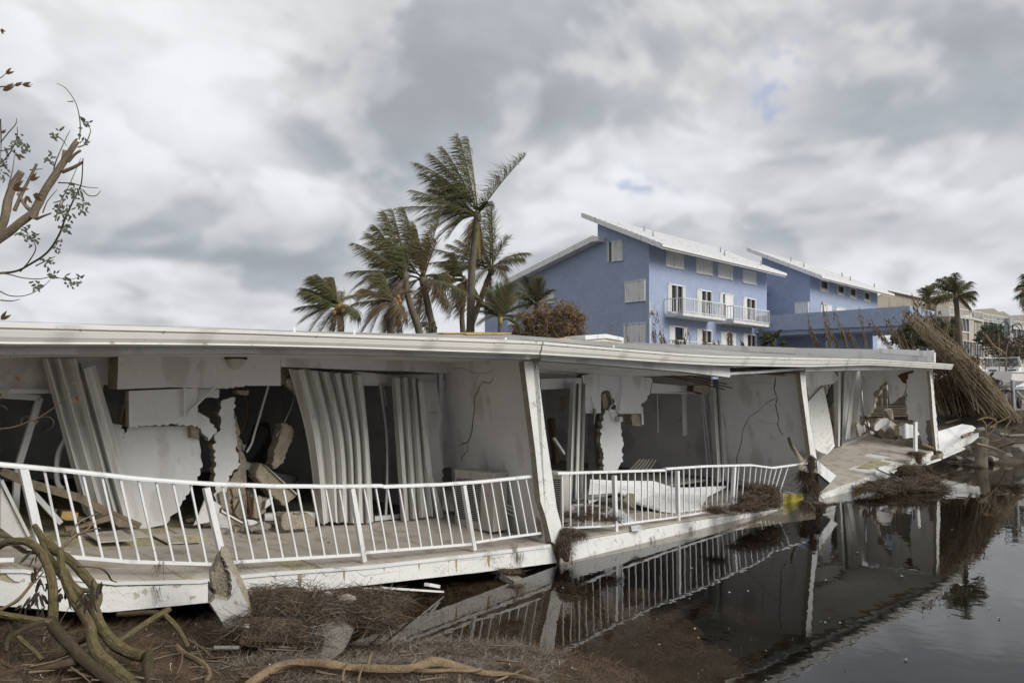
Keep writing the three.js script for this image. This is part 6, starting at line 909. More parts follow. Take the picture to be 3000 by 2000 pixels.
  // ---- below the near balcony: column stump, pipes, lumps
  { const t = thing('column_stump', 'broken white concrete column leaning against the near slab edge', 'column'); const o = atDepth(670, 1760, 8.35), pl = { o, n: V(-.35, .28, -.9).normalize() };
    slab('painted_shell', R5([1590, 960], [1640, 905, 1], [1735, 925, 1], [1760, 840, 1], [1735, 720, 1], [1690, 605], [1740, 612], [1800, 740], [1900, 950], [1930, 1050], [1890, 1130], [1800, 1185], [1725, 1195], [1660, 1070]), pl, .26, [M.peel, M.concrete], t, { rag: 4, bevel: .02 });
    slab('broken_core', R5([1600, 770, 1], [1640, 690, 1], [1690, 600], [1740, 720, 1], [1765, 840, 1], [1740, 925, 1], [1640, 905, 1], [1610, 840]), { o: o.clone().addScaledVector(pl.n, .04), n: pl.n }, .2, two, t, { rag: 6, bevel: .02 });
    slab('core_side', R5([1590, 860], [1640, 900], [1650, 1010], [1600, 960]), { o: o.clone().addScaledVector(pl.n, .06), n: pl.n }, .2, [M.grey, M.grey], t);
    rebase(t); }
  const pipe = (pts, d0, d1, r, label, m = M.pvc) => { const P = pts.map((p, i) => atDepth(p[0], p[1], lerp(d0, d1, i / (pts.length - 1)))); solo('pvc_pipe', tube(P, [r], 10, 0, false), m, label, 'pipe'); };
  pipe(R6([40, 1165], [275, 1072]), 8.2, 8.7, .055, 'white pipe half buried in the seagrass beside the leaning column'); pipe(R6([560, 985], [690, 918]), 9.1, 9.3, .085, 'short wide white pipe end poking from the seagrass heap'); pipe(R5([1640, 1302], [1830, 1302]), 7.75, 7.75, .022, 'thin grey pipe lying at the water edge', M.grey);
  solo('concrete_lump', chunk(atDepth(...R6([650, 1215])[0], 8.75), [.75, .38, .5], 402, .4), M.grey, 'grey concrete lump under the seagrass heap at the water edge', 'rubble');
  { const pl = { o: atDepth(...R6([760, 1000])[0], 9.5), n: V(-.3, .45, -.85).normalize() }; const o = shade(new THREE.Mesh(slabGeo(R6([660, 960], [830, 905], [900, 930], [800, 1030], [720, 1065]), pl, .05), [M.peel, M.concrete])); o.name = numbered('broken_board'); o.userData = { label: 'white flat board sticking up between the two seagrass heaps', category: 'board', kind: 'thing' }; scene.add(o); rebase(o); }
  for (const [a, b, w, d0, d1, label] of [[[945, 845], [1095, 855], .05, 10.6, 10.9, 'white trim strip in the shadow under the near slab'], [[1090, 840], [1560, 870], .05, 10.7, 11.9, 'long white trim strip floating under the near slab'], [[1440, 815], [1520, 830], .09, 11.6, 11.9, 'white angle piece under the near slab by the water'], [[430, 895], [640, 915], .05, 9.3, 9.9, 'white trim end under the near slab behind the heap']]) { const [p, q] = R6(a, b); solo('trim_strip', bar(atDepth(p[0], p[1], d0), atDepth(q[0], q[1], d1), w, w * .5), M.alu, label, 'trim'); }
  solo('drift_board', bar(atDepth(...R7([200, 740])[0], 11.5), atDepth(...R7([310, 800])[0], 11.35), .2, .08), M.grey, 'weed covered board end floating under the slab', 'board');
}
knotty = .16;
// ================================================================ branches of the fallen tree and the battered tree at the left
{
  const limb = (t, name, pts, d, r, m, sides = 9) => { const P = pts.map((p, i) => atDepth(p[0], p[1], Array.isArray(d) ? lerp(d[0], d[1], i / (pts.length - 1)) : d)); const rad = r.map((q, i) => q * .86 * S8 * P[Math.round(i / Math.max(1, r.length - 1) * (P.length - 1))].z * -1 / F_PX); return mesh(name, tube(P, rad, sides, pts.length * 5), m, t); };
  const barkDk = mat({ color: C(.085, .07, .054), map: rep(T.bark, 2), bumpMap: rep(T.barkBump, 2), bumpScale: .012, roughness: .9 });
  const ft = thing('fallen_tree', 'green barked fallen tree with tangled limbs thrown against the near slab', 'tree');
  limb(ft, 'limb', R5([-60, 560], [0, 515], [60, 490], [180, 485], [260, 520], [320, 590], [370, 700], [395, 800], [405, 900], [402, 1050], [392, 1115]), [6.9, 6.6], [30, 32, 34, 36, 40, 46], M.bark, 12);
  limb(ft, 'limb', R5([385, 1090], [420, 1160], [500, 1245], [620, 1370], [750, 1480], [900, 1590], [1010, 1680]), [6.6, 6.0], [46, 48, 52, 55], barkDk, 12);
  limb(ft, 'limb', R5([262, 365], [310, 450], [350, 560], [420, 680], [500, 780], [580, 870], [660, 950], [720, 1010], [760, 1120], [820, 1210], [900, 1290], [1020, 1350], [1110, 1370]), [7.3, 6.3], [24, 28, 32, 36, 48, 52, 46], M.bark, 12);
  limb(ft, 'limb', R5([345, 470], [430, 560], [540, 635], [620, 720], [690, 800], [740, 880], [742, 950], [700, 1010]), [7.2, 6.8], [34, 38, 38, 36], M.bark, 12);
  limb(ft, 'limb', R5([460, 560], [470, 700], [530, 880], [610, 1010], [680, 1120], [700, 1220], [740, 1340], [850, 1440], [1000, 1568], [1080, 1640]), [7.0, 6.0], [30, 36, 44, 56, 66], M.bark, 12);
  limb(ft, 'limb', R5([500, 700], [540, 790], [600, 850], [690, 865]), [6.95, 6.9], [22, 24, 20], M.bark);
  limb(ft, 'limb', R5([-60, 1030], [0, 1042], [100, 1060], [250, 1085], [340, 1100], [395, 1112]), [6.4, 6.55], [28, 30, 32], M.bark);
  limb(ft, 'limb', R5([40, 1330], [60, 1230], [150, 1172], [250, 1125], [340, 1100]), [6.3, 6.5], [20, 24, 28], barkDk);
  limb(ft, 'limb', R5([890, 1045], [1000, 1038], [1100, 1030], [1210, 1030]), [7.5, 7.6], [24, 22], barkDk);
  limb(ft, 'limb', R5([760, 1370], [910, 1250], [1030, 1170], [1160, 1085], [1300, 1000]), [6.9, 7.4], [30, 30, 26], M.bark);
  limb(ft, 'limb', R5([1255, 1045], [1340, 1130], [1400, 1220], [1440, 1295]), [7.35, 7.3], [24, 22, 18], M.bark);
  limb(ft, 'stub', R5([1140, 1345], [1130, 1450], [1150, 1600]), [6.3, 6.0], [40, 50, 56], barkDk);
  limb(ft, 'stub', R5([1090, 1365], [1150, 1330], [1200, 1300]), [6.3, 6.35], [26, 16], M.bark);
  limb(ft, 'limb', R5([130, 1215], [230, 1300], [320, 1392]), [6.3, 6.25], [18, 20], M.bark); limb(ft, 'limb', R5([-40, 1370], [0, 1400], [90, 1452]), [6.2, 6.2], [20, 20], barkDk);
  limb(ft, 'limb', R5([-60, 1590], [50, 1530], [200, 1472], [400, 1442], [560, 1412], [690, 1375]), [5.9, 6.4], [34, 40, 44], barkDk, 10);
  limb(ft, 'limb', R5([560, 1280], [640, 1240], [690, 1215]), [6.5, 6.5], [20, 22], barkDk);
  limb(ft, 'limb', R5([460, 1400], [540, 1320], [600, 1240]), [6.4, 6.5], [14, 18], barkDk);
  for (const [p, d, r] of [[[[460, 545], [560, 450], [640, 410], [720, 345]], [7.0, 7.3], [16, 12, 6]], [[[540, 445], [600, 340], [700, 290], [765, 262]], [7.1, 7.4], [10, 8, 3]], [[[590, 435], [680, 400], [760, 385], [770, 410]], [7.1, 7.3], [8, 4]], [[[0, 1012], [130, 930], [220, 830], [300, 700], [335, 655]], [6.5, 6.9], [12, 10, 7]], [[[-30, 1010], [120, 950], [240, 820], [330, 720]], [6.5, 6.8], [9, 8, 5]], [[[-20, 1545], [150, 1462], [280, 1432], [420, 1400], [520, 1360]], [5.9, 6.3], [10, 9, 5]], [[[595, 672], [760, 688], [820, 730], [850, 780], [890, 797]], [7.0, 7.7], [10, 9, 5]], [[[140, 1360], [400, 1330], [680, 1320]], [6.6, 6.9], [9, 6]], [[[540, 1450], [640, 1520], [720, 1600]], [6.2, 6.0], [9, 6]], [[[330, 1330], [400, 1200], [520, 1000], [620, 860]], [6.4, 6.9], [4, 3]]]) limb(ft, 'twig', R5(...p), d, r, M.barkTan, 6);
  // dead leaves clinging to it
  const rags = [], bigleaf = (c, dir, l, w, k) => { const s = dir.clone().cross(V(0, 0, 1)).normalize().multiplyScalar(w), m = c.clone().addScaledVector(dir, l * .5).add(V(0, 0, .03)), e = c.clone().addScaledVector(dir, l), pos = []; const a1 = c.clone().addScaledVector(dir, l * .28), a2 = c.clone().addScaledVector(dir, l * .68).add(V(0, -l * .06, l * .08)), z1 = s.clone().multiplyScalar(.85), z2 = s.clone().multiplyScalar(.7); void m; for (const q of [c, a1.clone().add(z1), a1.clone().sub(z1), a1.clone().add(z1), a2.clone().add(z2), a1.clone().sub(z1), a2.clone().add(z2), a2.clone().sub(z2), a1.clone().sub(z1), a2.clone().add(z2), e, a2.clone().sub(z2)]) pos.push(q.x, q.y, q.z); const g = new THREE.BufferGeometry(); g.setAttribute('position', new THREE.Float32BufferAttribute(pos, 3)); g.computeVertexNormals(); return vcolor(g, () => k); };
  for (const [x, y, n] of R5([270, 700, 1], [320, 780, 1], [250, 900, 1], [200, 980, 1], [330, 900, 1], [80, 1150, 1], [30, 1240, 1], [100, 1330, 1], [60, 1400, 1], [640, 900, 1], [480, 870, 1], [250, 560, 1], [680, 890, 1], [340, 1500, 1], [300, 1000, 1], [740, 800, 1])) for (let i = 0; i < 5 * n; i++) rags.push(bigleaf(atDepth(x + rr(-16, 16), y + rr(-14, 14), 6.6 + rr(-.25, .25)), V(rr(-.5, .5), rr(-1, -.3), rr(-.4, .4)).normalize(), rr(.05, .15), rr(.006, .022), [.05 * rr(.6, 1.3), .036 * rr(.6, 1.3), .022]));
  mesh('dead_leaves', mergeGeometries(rags), M.leaf, ft);
  rebase(ft);
  // ---- long root across the foreground
  const root = thing('driftwood_root', 'long tan root stretched over the seagrass bank', 'root');
  { const run = R6([40, 1600], [200, 1500], [330, 1442], [500, 1420], [700, 1432], [850, 1452], [1000, 1462], [1300, 1462], [1400, 1432], [1480, 1410], [1600, 1425], [1700, 1450], [1850, 1490], [2091, 1512], [2300, 1560]);
    const on = ([x, y]) => { let p = atDepth(x, y, 6.5); for (let i = 0; i < 20; i++) { const q = atLevel(x, y, bankH(p.x, p.z) + .09); p.lerp(q, .5); } return p; };
    mesh('main_root', tube(run.map(on), [.034, .05, .038, .042, .034, .044, .036, .05, .04, .034, .028, .022], 10, 80), M.barkTan, root);
    for (const [pts, r] of [[R6([1360, 1480], [1450, 1510], [1600, 1530], [1750, 1560], [1850, 1568]), .03], [R6([1290, 1460], [1350, 1400], [1300, 1370]), .012], [R6([985, 1450], [1000, 1400], [1020, 1380]), .015], [R6([500, 1430], [420, 1450], [350, 1490], [280, 1540]), .014], [R6([790, 1560], [800, 1510], [840, 1470]), .014], [R6([910, 1568], [930, 1510], [950, 1485]), .014], [R6([1680, 1580], [1685, 1510]), .022]]) mesh('side_root', tube(pts.map(on).map((p, i) => p.add(V(0, .03 * i, 0))), [r, r * .5], 6, 14), M.barkTan, root);
    for (const [pts, r, lb] of [[R5([1350, 1290], [1400, 1340], [1500, 1390], [1580, 1450], [1600, 1500], [1570, 1560]), .03, 'twisted brown root at the end of the seagrass bank'], [R5([1440, 1235], [1540, 1300], [1620, 1370], [1750, 1430], [1830, 1440]), .012, 'thin bent twig on the seagrass beside the leaning column'], [R7([130, 1560], [250, 1510], [355, 1465]), .014, 'reddish stick on the bank beside the long root'], [R5([1480, 1240], [1600, 1450], [1700, 1510]), .008, 'fine dark twig crossing the seagrass by the column'], [R5([1395, 1340], [1380, 1440], [1350, 1500]), .01, 'short dangling rootlet below the twisted root']]) solo('driftwood_stick', tube(pts.map(on), [r, r * .6], 6, 18), M.barkTan, lb, 'stick');
    for (let i = 0; i < 46; i++) { const x = rr(60, 1500), y = rr(1890, 1995), a = rr(-.5, .5), l = rr(25, 110); const P = [on([x, y]), on([x + Math.cos(a) * l * .5 + rr(-6, 6), y + Math.sin(a) * l * .3]), on([x + Math.cos(a) * l, y + Math.sin(a) * l * .5])]; solo('drift_twig', tube(P, [rr(.006, .016), .004], 5, 8), i % 3 ? M.barkTan : M.barkGrey, 'dry twig lying in the seagrass on the near bank', 'stick', 'dry twigs on the near bank'); }
    rebase(root); }

  // ---- battered tree standing at the left
  const lt = thing('battered_tree', 'storm-stripped tree with sawn limb ends and sparse grey leaves', 'tree');
  const Q9 = zoomed(0, 1000, 300 / 1176), zq = 5.6;
  const br = (name, pts, r, m, d = zq, sides = 8) => { const P = pts.map(p => atDepth(p[0], p[1], d)); mesh(name, tube(P, r.map(k => k * .5 * d / F_PX), sides, pts.length * 5), m, lt); };
  { const j = atDepth(...Q5([-160, 1230])[0], zq), b = V(j.x - .7, 0, j.z + .4); b.y = bankH(b.x, b.z) - .2; mesh('trunk', tube([b, b.clone().lerp(j, .5).add(V(-.15, 0, 0)), j], [.16, .12, .075], 10, 14), M.barkGrey, lt); }
  br('limb', Q5([-170, 1240], [0, 1128], [100, 1050], [170, 992], [225, 890], [290, 790], [340, 710], [392, 632]), [30, 27, 24, 22, 19, 16], M.barkGrey); br('limb', Q5([-170, 1240], [-30, 1120], [20, 1030], [40, 930], [70, 850], [108, 788]), [30, 26, 24, 20], M.barkGrey);
  br('limb', Q5([165, 1030], [180, 985], [175, 960]), [22, 16], M.barkGrey);
  br('branch', Q5([165, 985], [140, 975], [90, 900]), [13, 10], M.barkGrey); br('branch', Q5([70, 990], [110, 900], [150, 820], [186, 748]), [11, 8], M.barkGrey); br('branch', Q5([315, 790], [370, 768], [420, 740]), [12, 8], M.barkGrey); br('branch', Q5([320, 750], [330, 680]), [16, 12], M.barkGrey); br('branch', Q5([345, 740], [380, 700], [410, 680]), [9, 7], M.barkGrey); br('branch', Q5([185, 1030], [220, 1015], [260, 1000]), [9, 4], M.barkGrey);
  const tw = [Q5([270, 830], [276, 760], [320, 650], [355, 578]), Q5([402, 625], [408, 560], [395, 470], [375, 420], [330, 360], [288, 337]), Q5([395, 665], [430, 650], [455, 600], [460, 575], [430, 530]), Q5([-60, 1310], [80, 1297], [150, 1262], [240, 1200], [300, 1110], [330, 1030], [370, 940], [410, 860], [422, 720]), Q5([-60, 1300], [40, 1312], [110, 1330], [200, 1336], [270, 1325], [350, 1340], [432, 1315]), Q5([-60, 1360], [0, 1400], [50, 1422], [130, 1420], [210, 1382], [255, 1340]), Q5([295, 845], [370, 850], [440, 868], [500, 872]), Q5([420, 880], [450, 910], [490, 910], [512, 885]), Q5([0, 640], [40, 590], [80, 540], [82, 515]), Q5([0, 750], [50, 690], [85, 610], [85, 560]), Q5([40, 860], [60, 790], [72, 700]), Q5([370, 430], [340, 430]), Q5([100, 1300], [150, 1240], [180, 1180], [160, 1130], [110, 1080]), Q5([215, 1000], [240, 940], [290, 880]), Q5([0, 1445], [60, 1448], [100, 1440]), Q5([-40, 360], [40, 352], [90, 345], [165, 343]), Q5([-40, 320], [0, 310], [30, 285]), Q5([280, 1040], [300, 960], [350, 860], [410, 720]), Q5([0, 520], [3, 640], [0, 740]), Q5([180, 1270], [260, 1230], [280, 1222]), Q5([280, 600], [320, 630], [340, 660]), Q5([150, 780], [215, 775])];
  tw.forEach((p, i) => br('twig', p, i === 3 ? [7, 6, 3] : [4, 3, 1.6], i % 3 ? M.barkGrey : barkDk, zq + rr(-.25, .25), 5));
  for (const [p, r] of [[Q9([-120, 1020], [0, 1005], [150, 985], [330, 920], [450, 870], [560, 800], [640, 740], [720, 670], [770, 600], [820, 500], [880, 455], [920, 450], [1005, 525]), [4.5, 4, 2.5, 1.2]], [Q9([420, 885], [540, 865], [610, 910], [600, 980], [500, 1040]), [2.2, 1]], [Q9([820, 500], [830, 410]), [1.4, .8]], [Q9([835, 490], [885, 540], [888, 605]), [1.3, .8]], [Q9([720, 665], [800, 650], [840, 640]), [2, 1.4]], [Q9([-40, 480], [0, 440], [80, 350], [130, 270], [110, 150]), [3, 2.5, 1.5]], [Q9([130, 220], [200, 200], [250, 215], [300, 290], [360, 310]), [1.4, .9]], [Q9([80, 365], [150, 375], [230, 420], [300, 480]), [2, 1]], [Q9([-20, 660], [40, 640], [120, 530], [190, 530]), [2, 1]], [Q9([-20, 740], [40, 745], [80, 780]), [2, 1.2]], [Q9([230, 945], [250, 880], [310, 860], [370, 900]), [2, 1.4]]]) br('twig', p, r, M.barkTan, 5.1, 5);
  const lv = []; const gl = [[.13, .14, .10], [.10, .11, .08], [.17, .175, .13]];
  for (const [x, y, n, s] of Q5([80, 650, 1], [100, 620, 1], [50, 680, 1], [420, 625, 1], [440, 550, 1], [350, 900, 1], [335, 975, 1], [330, 1080, 1], [140, 1110, 1], [165, 1140, 1], [240, 1255, 1], [385, 1350, 1], [350, 1340, 1], [300, 1170, 1], [250, 720, 1], [20, 740, 1], [280, 600, 1], [400, 900, 1], [380, 880, 1], [295, 1000, 1], [400, 975, 1], [180, 1370, 1], [270, 1310, 1], [430, 960, 1], [130, 680, 1], [10, 800, 1], [310, 950, 1], [345, 1020, 1], [120, 1090, 1]).map(p => [...p, 1])) { void n; void s; for (let i = 0; i < 13; i++) lv.push(bigleaf(atDepth(x + rr(-15, 15), y + rr(-15, 15), zq + rr(-.2, .2)), V(rr(-1, 1), rr(-1, .6), rr(-.6, .6)).normalize(), rr(.02, .05), rr(.006, .012), gl[i % 3])); }
  for (const [x, y, a, l] of [[...Q5([150, 835])[0], .4, .10], [...Q5([165, 905])[0], -.6, .11], [...Q5([130, 910])[0], -1.4, .09], [...Q5([60, 880])[0], .1, .14], [...Q5([0, 590])[0], .1, .06], [...Q5([70, 348])[0], 0, .08], [...Q5([110, 345])[0], -.1, .08], [...Q5([10, 375])[0], .3, .12], [...Q5([25, 290])[0], .4, .08], [...Q5([85, 700])[0], -.9, .08], [...Q5([0, 60])[0], -1, .06], [...Q5([0, 1545])[0], .5, .10], [...Q9([840, 640])[0], -.3, .07], [...Q9([850, 650])[0], -1.2, .06], [...Q9([160, 390])[0], -.7, .09], [...Q9([380, 900])[0], -.8, .06], [...Q9([0, 640])[0], 1.2, .05]]) for (let k = 0; k < 2; k++) lv.push(bigleaf(atDepth(x, y, 5.2), V(Math.cos(a + k * .5), Math.sin(a + k * .5), rr(-.3, .3)).normalize(), l * .75, l * .15, [.13, .075, .032]));
  mesh('leaves', mergeGeometries(lv), M.leaf, lt);
  rebase(lt);
}
knotty = 0;
// ================================================================ washed-up seagrass
{
  const blade = (() => { const rows = []; for (let i = 0; i <= 3; i++) { const t = i / 3, w = .022 * (1 - t * .7), y = t * t * .22, x = Math.sin(t * 2.2) * .16; rows.push([V(x - w, y, t), V(x + w, y, t)]); } const g = surface(rows); g.computeVertexNormals(); return g; })();
  const tones = [[.15, .095, .055], [.10, .066, .042], [.20, .135, .08], [.25, .22, .185], [.07, .05, .036], [.17, .15, .125], [.125, .085, .045]];
  const q = new THREE.Quaternion(), e = new THREE.Euler(), mt = new THREE.Matrix4(), col = new THREE.Color();
  const scatter = (name, n, place, parent, tone = () => tones[Math.floor(rand() * tones.length)]) => {
    const im = new THREE.InstancedMesh(blade, M.strand, n); let k = 0, guard = 0;
    while (k < n && guard++ < n * 12) { const s = place(); if (!s) continue; e.set(s.rx ?? rr(-.5, .35), s.ry ?? rr(0, 6.28), s.rz ?? rr(-.8, .8), 'YXZ'); q.setFromEuler(e); const L = s.l ?? rr(.08, .3); mt.compose(s.p, q, V(L * (s.w ?? 1), L, L)); im.setMatrixAt(k, mt); const c = tone(s), j = rr(.7, 1.25); im.setColorAt(k, col.setRGB(c[0] * j, c[1] * j, c[2] * j)); k++; }
    im.count = k; im.name = name; im.castShadow = im.receiveShadow = true; im.userData.kind = 'stuff'; (parent ?? scene).add(im); return im;
  };
  const inFront = p => dOf(p) < 1.2;
  const bankTone = s => { const g = fbm(s.p.x * .8, s.p.z * .8, 40, 3), pick = rand(); if (g > .53 && pick < .55) return pick < .3 ? [.25, .225, .19] : [.18, .16, .135]; const c = tones[Math.floor(pick * 3) % 3]; return [c[0] * .8, c[1] * .78, c[2] * .78]; };
  const drift = scatter('dried_seagrass', 120000, () => { const x = rr(-5.5, 4.6), z = rr(-12.2, -4.6); const h = bankH(x, z), p = V(x, h + rr(-.005, .035), z); if (h < -.16 || !inFront(p)) return null; if (h < -.02 && rand() < .7) return null; const clumpy = fbm(x * 2.5, z * 2.5, 14, 3); if (rand() > clumpy * 1.6) return null; return { p, l: rr(.04, .16), rx: rr(-.35, .3), w: .8 }; }, null, bankTone);
  Object.assign(drift.userData, { label: 'matted brown and grey dried seagrass covering the near bank', category: 'seagrass' });
  // weed afloat at the edge of the canal
  const floatIn = (x, z) => { const d = bankH(x, z); return d > -.45 && d < .02; };
  const fl = scatter('floating_seagrass', 30000, () => { const x = rr(-3.6, 4.8), z = rr(-12.6, -5); if (!floatIn(x, z)) return null; const n = fbm(x * 1.6, z * 1.6, 70, 4), d = bankH(x, z); if (rand() > sstep(.36, .60, n + d * .35)) return null; const p = V(x, rr(-.012, .006), z); if (!inFront(p)) return null; return { p, l: rr(.03, .11), rx: rr(-.06, .04), rz: rr(-.3, .3), w: .7 }; }, null, () => [[.12, .075, .042], [.09, .056, .034], [.15, .10, .06], [.07, .045, .03]][Math.floor(rand() * 4)]);
  Object.assign(fl.userData, { label: 'brown seagrass scum floating along the canal edge', category: 'seagrass' });
  // heaps and tufts
  const heap = (label, lumps, n, len = [.09, .26], hang = .3) => {
    const t = thing('seagrass_heap', label, 'seagrass', 'heaps and tufts of dried seagrass');
    lumps.forEach(([c, r], i) => { const g = new THREE.IcosahedronGeometry(1, 3), p = g.attributes.position, v = V(); for (let k = 0; k < p.count; k++) { v.fromBufferAttribute(p, k); const f = .8 + .5 * (fbm(v.x * 2 + i * 7 + 9, v.y * 2 + v.z * 1.3 + 9, i, 4) - .35); p.setXYZ(k, c.x + v.x * r[0] * f * .8, c.y + v.y * r[1] * f * .8, c.z + v.z * r[2] * f * .8); } mesh('mound', boxUV(g), M.litter, t); });
    scatter('strands', n, () => { const [c, r] = lumps[Math.floor(rand() * lumps.length)], v = V(rr(-1, 1), rr(-.6, 1), rr(-1, 1)); if (v.lengthSq() < .05) return null; v.normalize(); const f = rr(.78, 1.02); return { p: V(c.x + v.x * r[0] * f, c.y + v.y * r[1] * f, c.z + v.z * r[2] * f), l: rr(...len), rx: rr(-.6, .6) + hang, rz: rr(-1.2, 1.2), w: .75 }; }, t, () => { const c = tones[Math.floor(rand() * tones.length)]; return [c[0] * .72, c[1] * .70, c[2] * .70]; });
    return rebase(t);
  };
  const at = (pt, d) => atDepth(pt[0], pt[1], d), Lp = (pt, d, rx, ry, rz) => [at(pt, d), [rx, ry, rz]];
  heap('tall brown seagrass heap piled against the leaning column', [Lp(R6([380, 1000])[0], 8.9, .55, .3, .5), Lp(R6([180, 1010])[0], 8.8, .35, .28, .4), Lp(R6([520, 1040])[0], 8.9, .42, .28, .4), Lp(R6([250, 1180])[0], 8.3, .6, .22, .35), Lp(R6([620, 1080])[0], 8.95, .28, .25, .3), Lp(R6([470, 1190])[0], 8.55, .3, .22, .25)], 7500);
  heap('lower brown seagrass heap trailing into the water', [Lp(R6([880, 960])[0], 9.7, .4, .14, .35), Lp(R6([1000, 1050])[0], 9.3, .35, .13, .3), Lp(R6([820, 1060])[0], 9.25, .3, .14, .25), Lp(R6([960, 900])[0], 10, .4, .1, .3), Lp(R6([1070, 1120])[0], 9.1, .2, .09, .2), Lp(R6([1130, 950])[0], 9.8, .3, .05, .25)], 5200);
  heap('seagrass tuft hanging at the foot of the leaning column', [Lp(R7([690, 420])[0], 13.9, .2, .12, .16), Lp(R7([668, 560])[0], 13.75, .13, .26, .1), Lp(R7([750, 430])[0], 14.1, .22, .08, .16), Lp(R7([660, 480])[0], 13.8, .12, .14, .1)], 2400, [.08, .2], .8);
  heap('seagrass bank swallowing the end of the middle railing', [Lp(R4([260, 1490])[0], 18.2, .42, .26, .22), Lp(R4([400, 1450])[0], 19.1, .42, .28, .22), Lp(R4([330, 1400])[0], 19.2, .45, .22, .25), Lp(R4([180, 1535])[0], 17.5, .26, .1, .16), Lp(R4([430, 1500])[0], 18.9, .22, .16, .2), Lp(R4([300, 1530])[0], 17.8, .3, .1, .16)], 4200, [.1, .26], .4);
  heap('dark seagrass curtain hanging below the far party wall', [Lp(R4([720, 1250])[0], 20.9, .06, .36, .06), Lp(R4([765, 1400])[0], 20.7, .09, .26, .07), Lp(R4([690, 1380])[0], 21, .16, .24, .16), Lp(R4([660, 1290])[0], 21.1, .12, .22, .12), Lp(R4([728, 1180])[0], 21, .08, .2, .08), Lp(R4([750, 1500])[0], 20.4, .3, .06, .16), Lp(R4([690, 1490])[0], 20.4, .2, .06, .16)], 1700, [.12, .4], 1.1);
  heap('seagrass heap in the water in front of the corner post', [Lp(Q6([1250, 1120])[0], 25, .7, .34, .4), Lp(Q6([1380, 1200])[0], 24.6, .7, .3, .4), Lp(Q6([1150, 1230])[0], 24, .8, .2, .4), Lp(Q6([980, 1240])[0], 23.3, .7, .13, .4), Lp(Q6([1300, 1275])[0], 23.8, 1.0, .1, .4), Lp(Q6([860, 1290])[0], 22.6, .5, .08, .3), Lp(Q6([1440, 1270])[0], 24.2, .5, .14, .3)], 5200, [.16, .42], .3);
  heap('small seagrass tuft round the thin white post', [Lp(Q6([1290, 935])[0], 27.2, .34, .1, .24), Lp(Q6([1320, 985])[0], 26.9, .14, .28, .14)], 700, [.12, .3], .8);
  heap('seagrass clinging to the drifting board under the slab', [Lp(R7([255, 720])[0], 11.45, .2, .05, .12), Lp(R7([290, 830])[0], 11.3, .14, .04, .1), Lp(R7([200, 720])[0], 11.6, .12, .06, .1)], 700, [.06, .16], .3);
  heap('seagrass litter strewn over the middle balcony floor', [Lp(R7([760, 290])[0], 14.7, .34, .05, .34), Lp(R7([880, 240])[0], 15.4, .34, .04, .34), Lp(R7([960, 310])[0], 15.2, .34, .04, .3), Lp(R7([1820, 250])[0], 16.6, .2, .05, .2)], 2600, [.08, .26], .0);
  // small tufts and twigs caught on the railing and strewn over tiles and slab edge
  const tuft = (px, py, d, n, r, hang) => { const c = atDepth(px, py, d); return scatter('seagrass_tuft', n, () => ({ p: V(c.x + rr(-r, r), c.y + rr(-.6, .4) * r, c.z + rr(-r, r) * .6), l: rr(.08, .26), rx: hang + rr(-.5, .5), rz: rr(-1, 1), w: .7 }), null); };
  let k = 0;
  for (const [pt, D, n, r, hang, label] of [[R5([1215, 650])[0], .1, 46, .05, 1.2, 'thin seagrass wisps hanging from the near bottom rail'], [R5([1190, 830])[0], -.06, 26, .05, 1.4, 'thin seagrass wisps dangling over the near slab face'], [R5([1700, 600])[0], .05, 70, .06, .6, 'seagrass caught on top of the broken column'], [R5([1830, 640])[0], .1, 60, .07, .8, 'seagrass wad caught on the near rail beside the broken column'], [R6([1920, 570])[0], -.04, 60, .14, .9, 'seagrass clump on the slab edge under the near post'], [R6([2110, 520])[0], -.04, 46, .06, 1.3, 'seagrass strands trailing over the slab joint'], [R7([320, 580])[0], -.06, 60, .08, 1.4, 'seagrass strands hanging from the near slab end'], [R7([1640, 380])[0], -.05, 46, .08, 1.2, 'seagrass strands hanging over the middle slab edge'], [R7([1850, 270])[0], .1, 90, .16, .3, 'seagrass wad under the middle railing'], [R6([660, 690])[0], .05, 46, .14, .2, 'seagrass scraps on the tiles near the slab edge'], [R7([1340, 450])[0], -.06, 34, .06, 1.3, 'short seagrass strands on the middle slab face'], [R5([2000, 690])[0], .15, 36, .2, .1, 'seagrass scraps on the tiles right of the broken column']]) { const p = onPlane(pt[0], pt[1], facade(D)); const im = scatter('seagrass_tuft', n, () => ({ p: V(p.x + rr(-r, r), p.y + rr(-.8, .5) * r, p.z + rr(-r, r) * .6), l: rr(.07, .22), rx: hang + rr(-.4, .4), rz: rr(-1, 1), w: .6 }), null); im.name = numbered('seagrass_tuft'); Object.assign(im.userData, { label, category: 'seagrass' }); k++; } void tuft;
  const scraps = scatter('seagrass_scraps', 900, () => { const s = rr(-9, -.4), D = Math.pow(rand(), 1.6) * 2.3 + .03; if (fbm(s * 1.4, D * 2, 3, 3) < .5 && rand() < .8) return null; return { p: FD(s, D, floor1(s, D) + .012), l: rr(.04, .22), rx: rr(-.03, .03), rz: rr(-.1, .1), w: .35 }; }, null, () => [[.09, .06, .04], [.12, .085, .05]][rand() < .5 ? 0 : 1]);
  Object.assign(scraps.userData, { label: 'scattered twigs and seagrass bits on the near balcony tiles', category: 'seagrass' });
  const scraps3 = scatter('seagrass_scraps', 400, () => { const s = rr(11, 21), D = rr(.03, 2.3); if (fbm(s * .9, D * 2, 3, 3) < .52) return null; return { p: FD(s, D, floor3(s, D) + .014), l: rr(.1, .4), rx: rr(-.03, .03), rz: rr(-.1, .1), w: .4 }; }, null, () => [.11, .075, .045]); scraps3.name = 'seagrass_scraps_001';
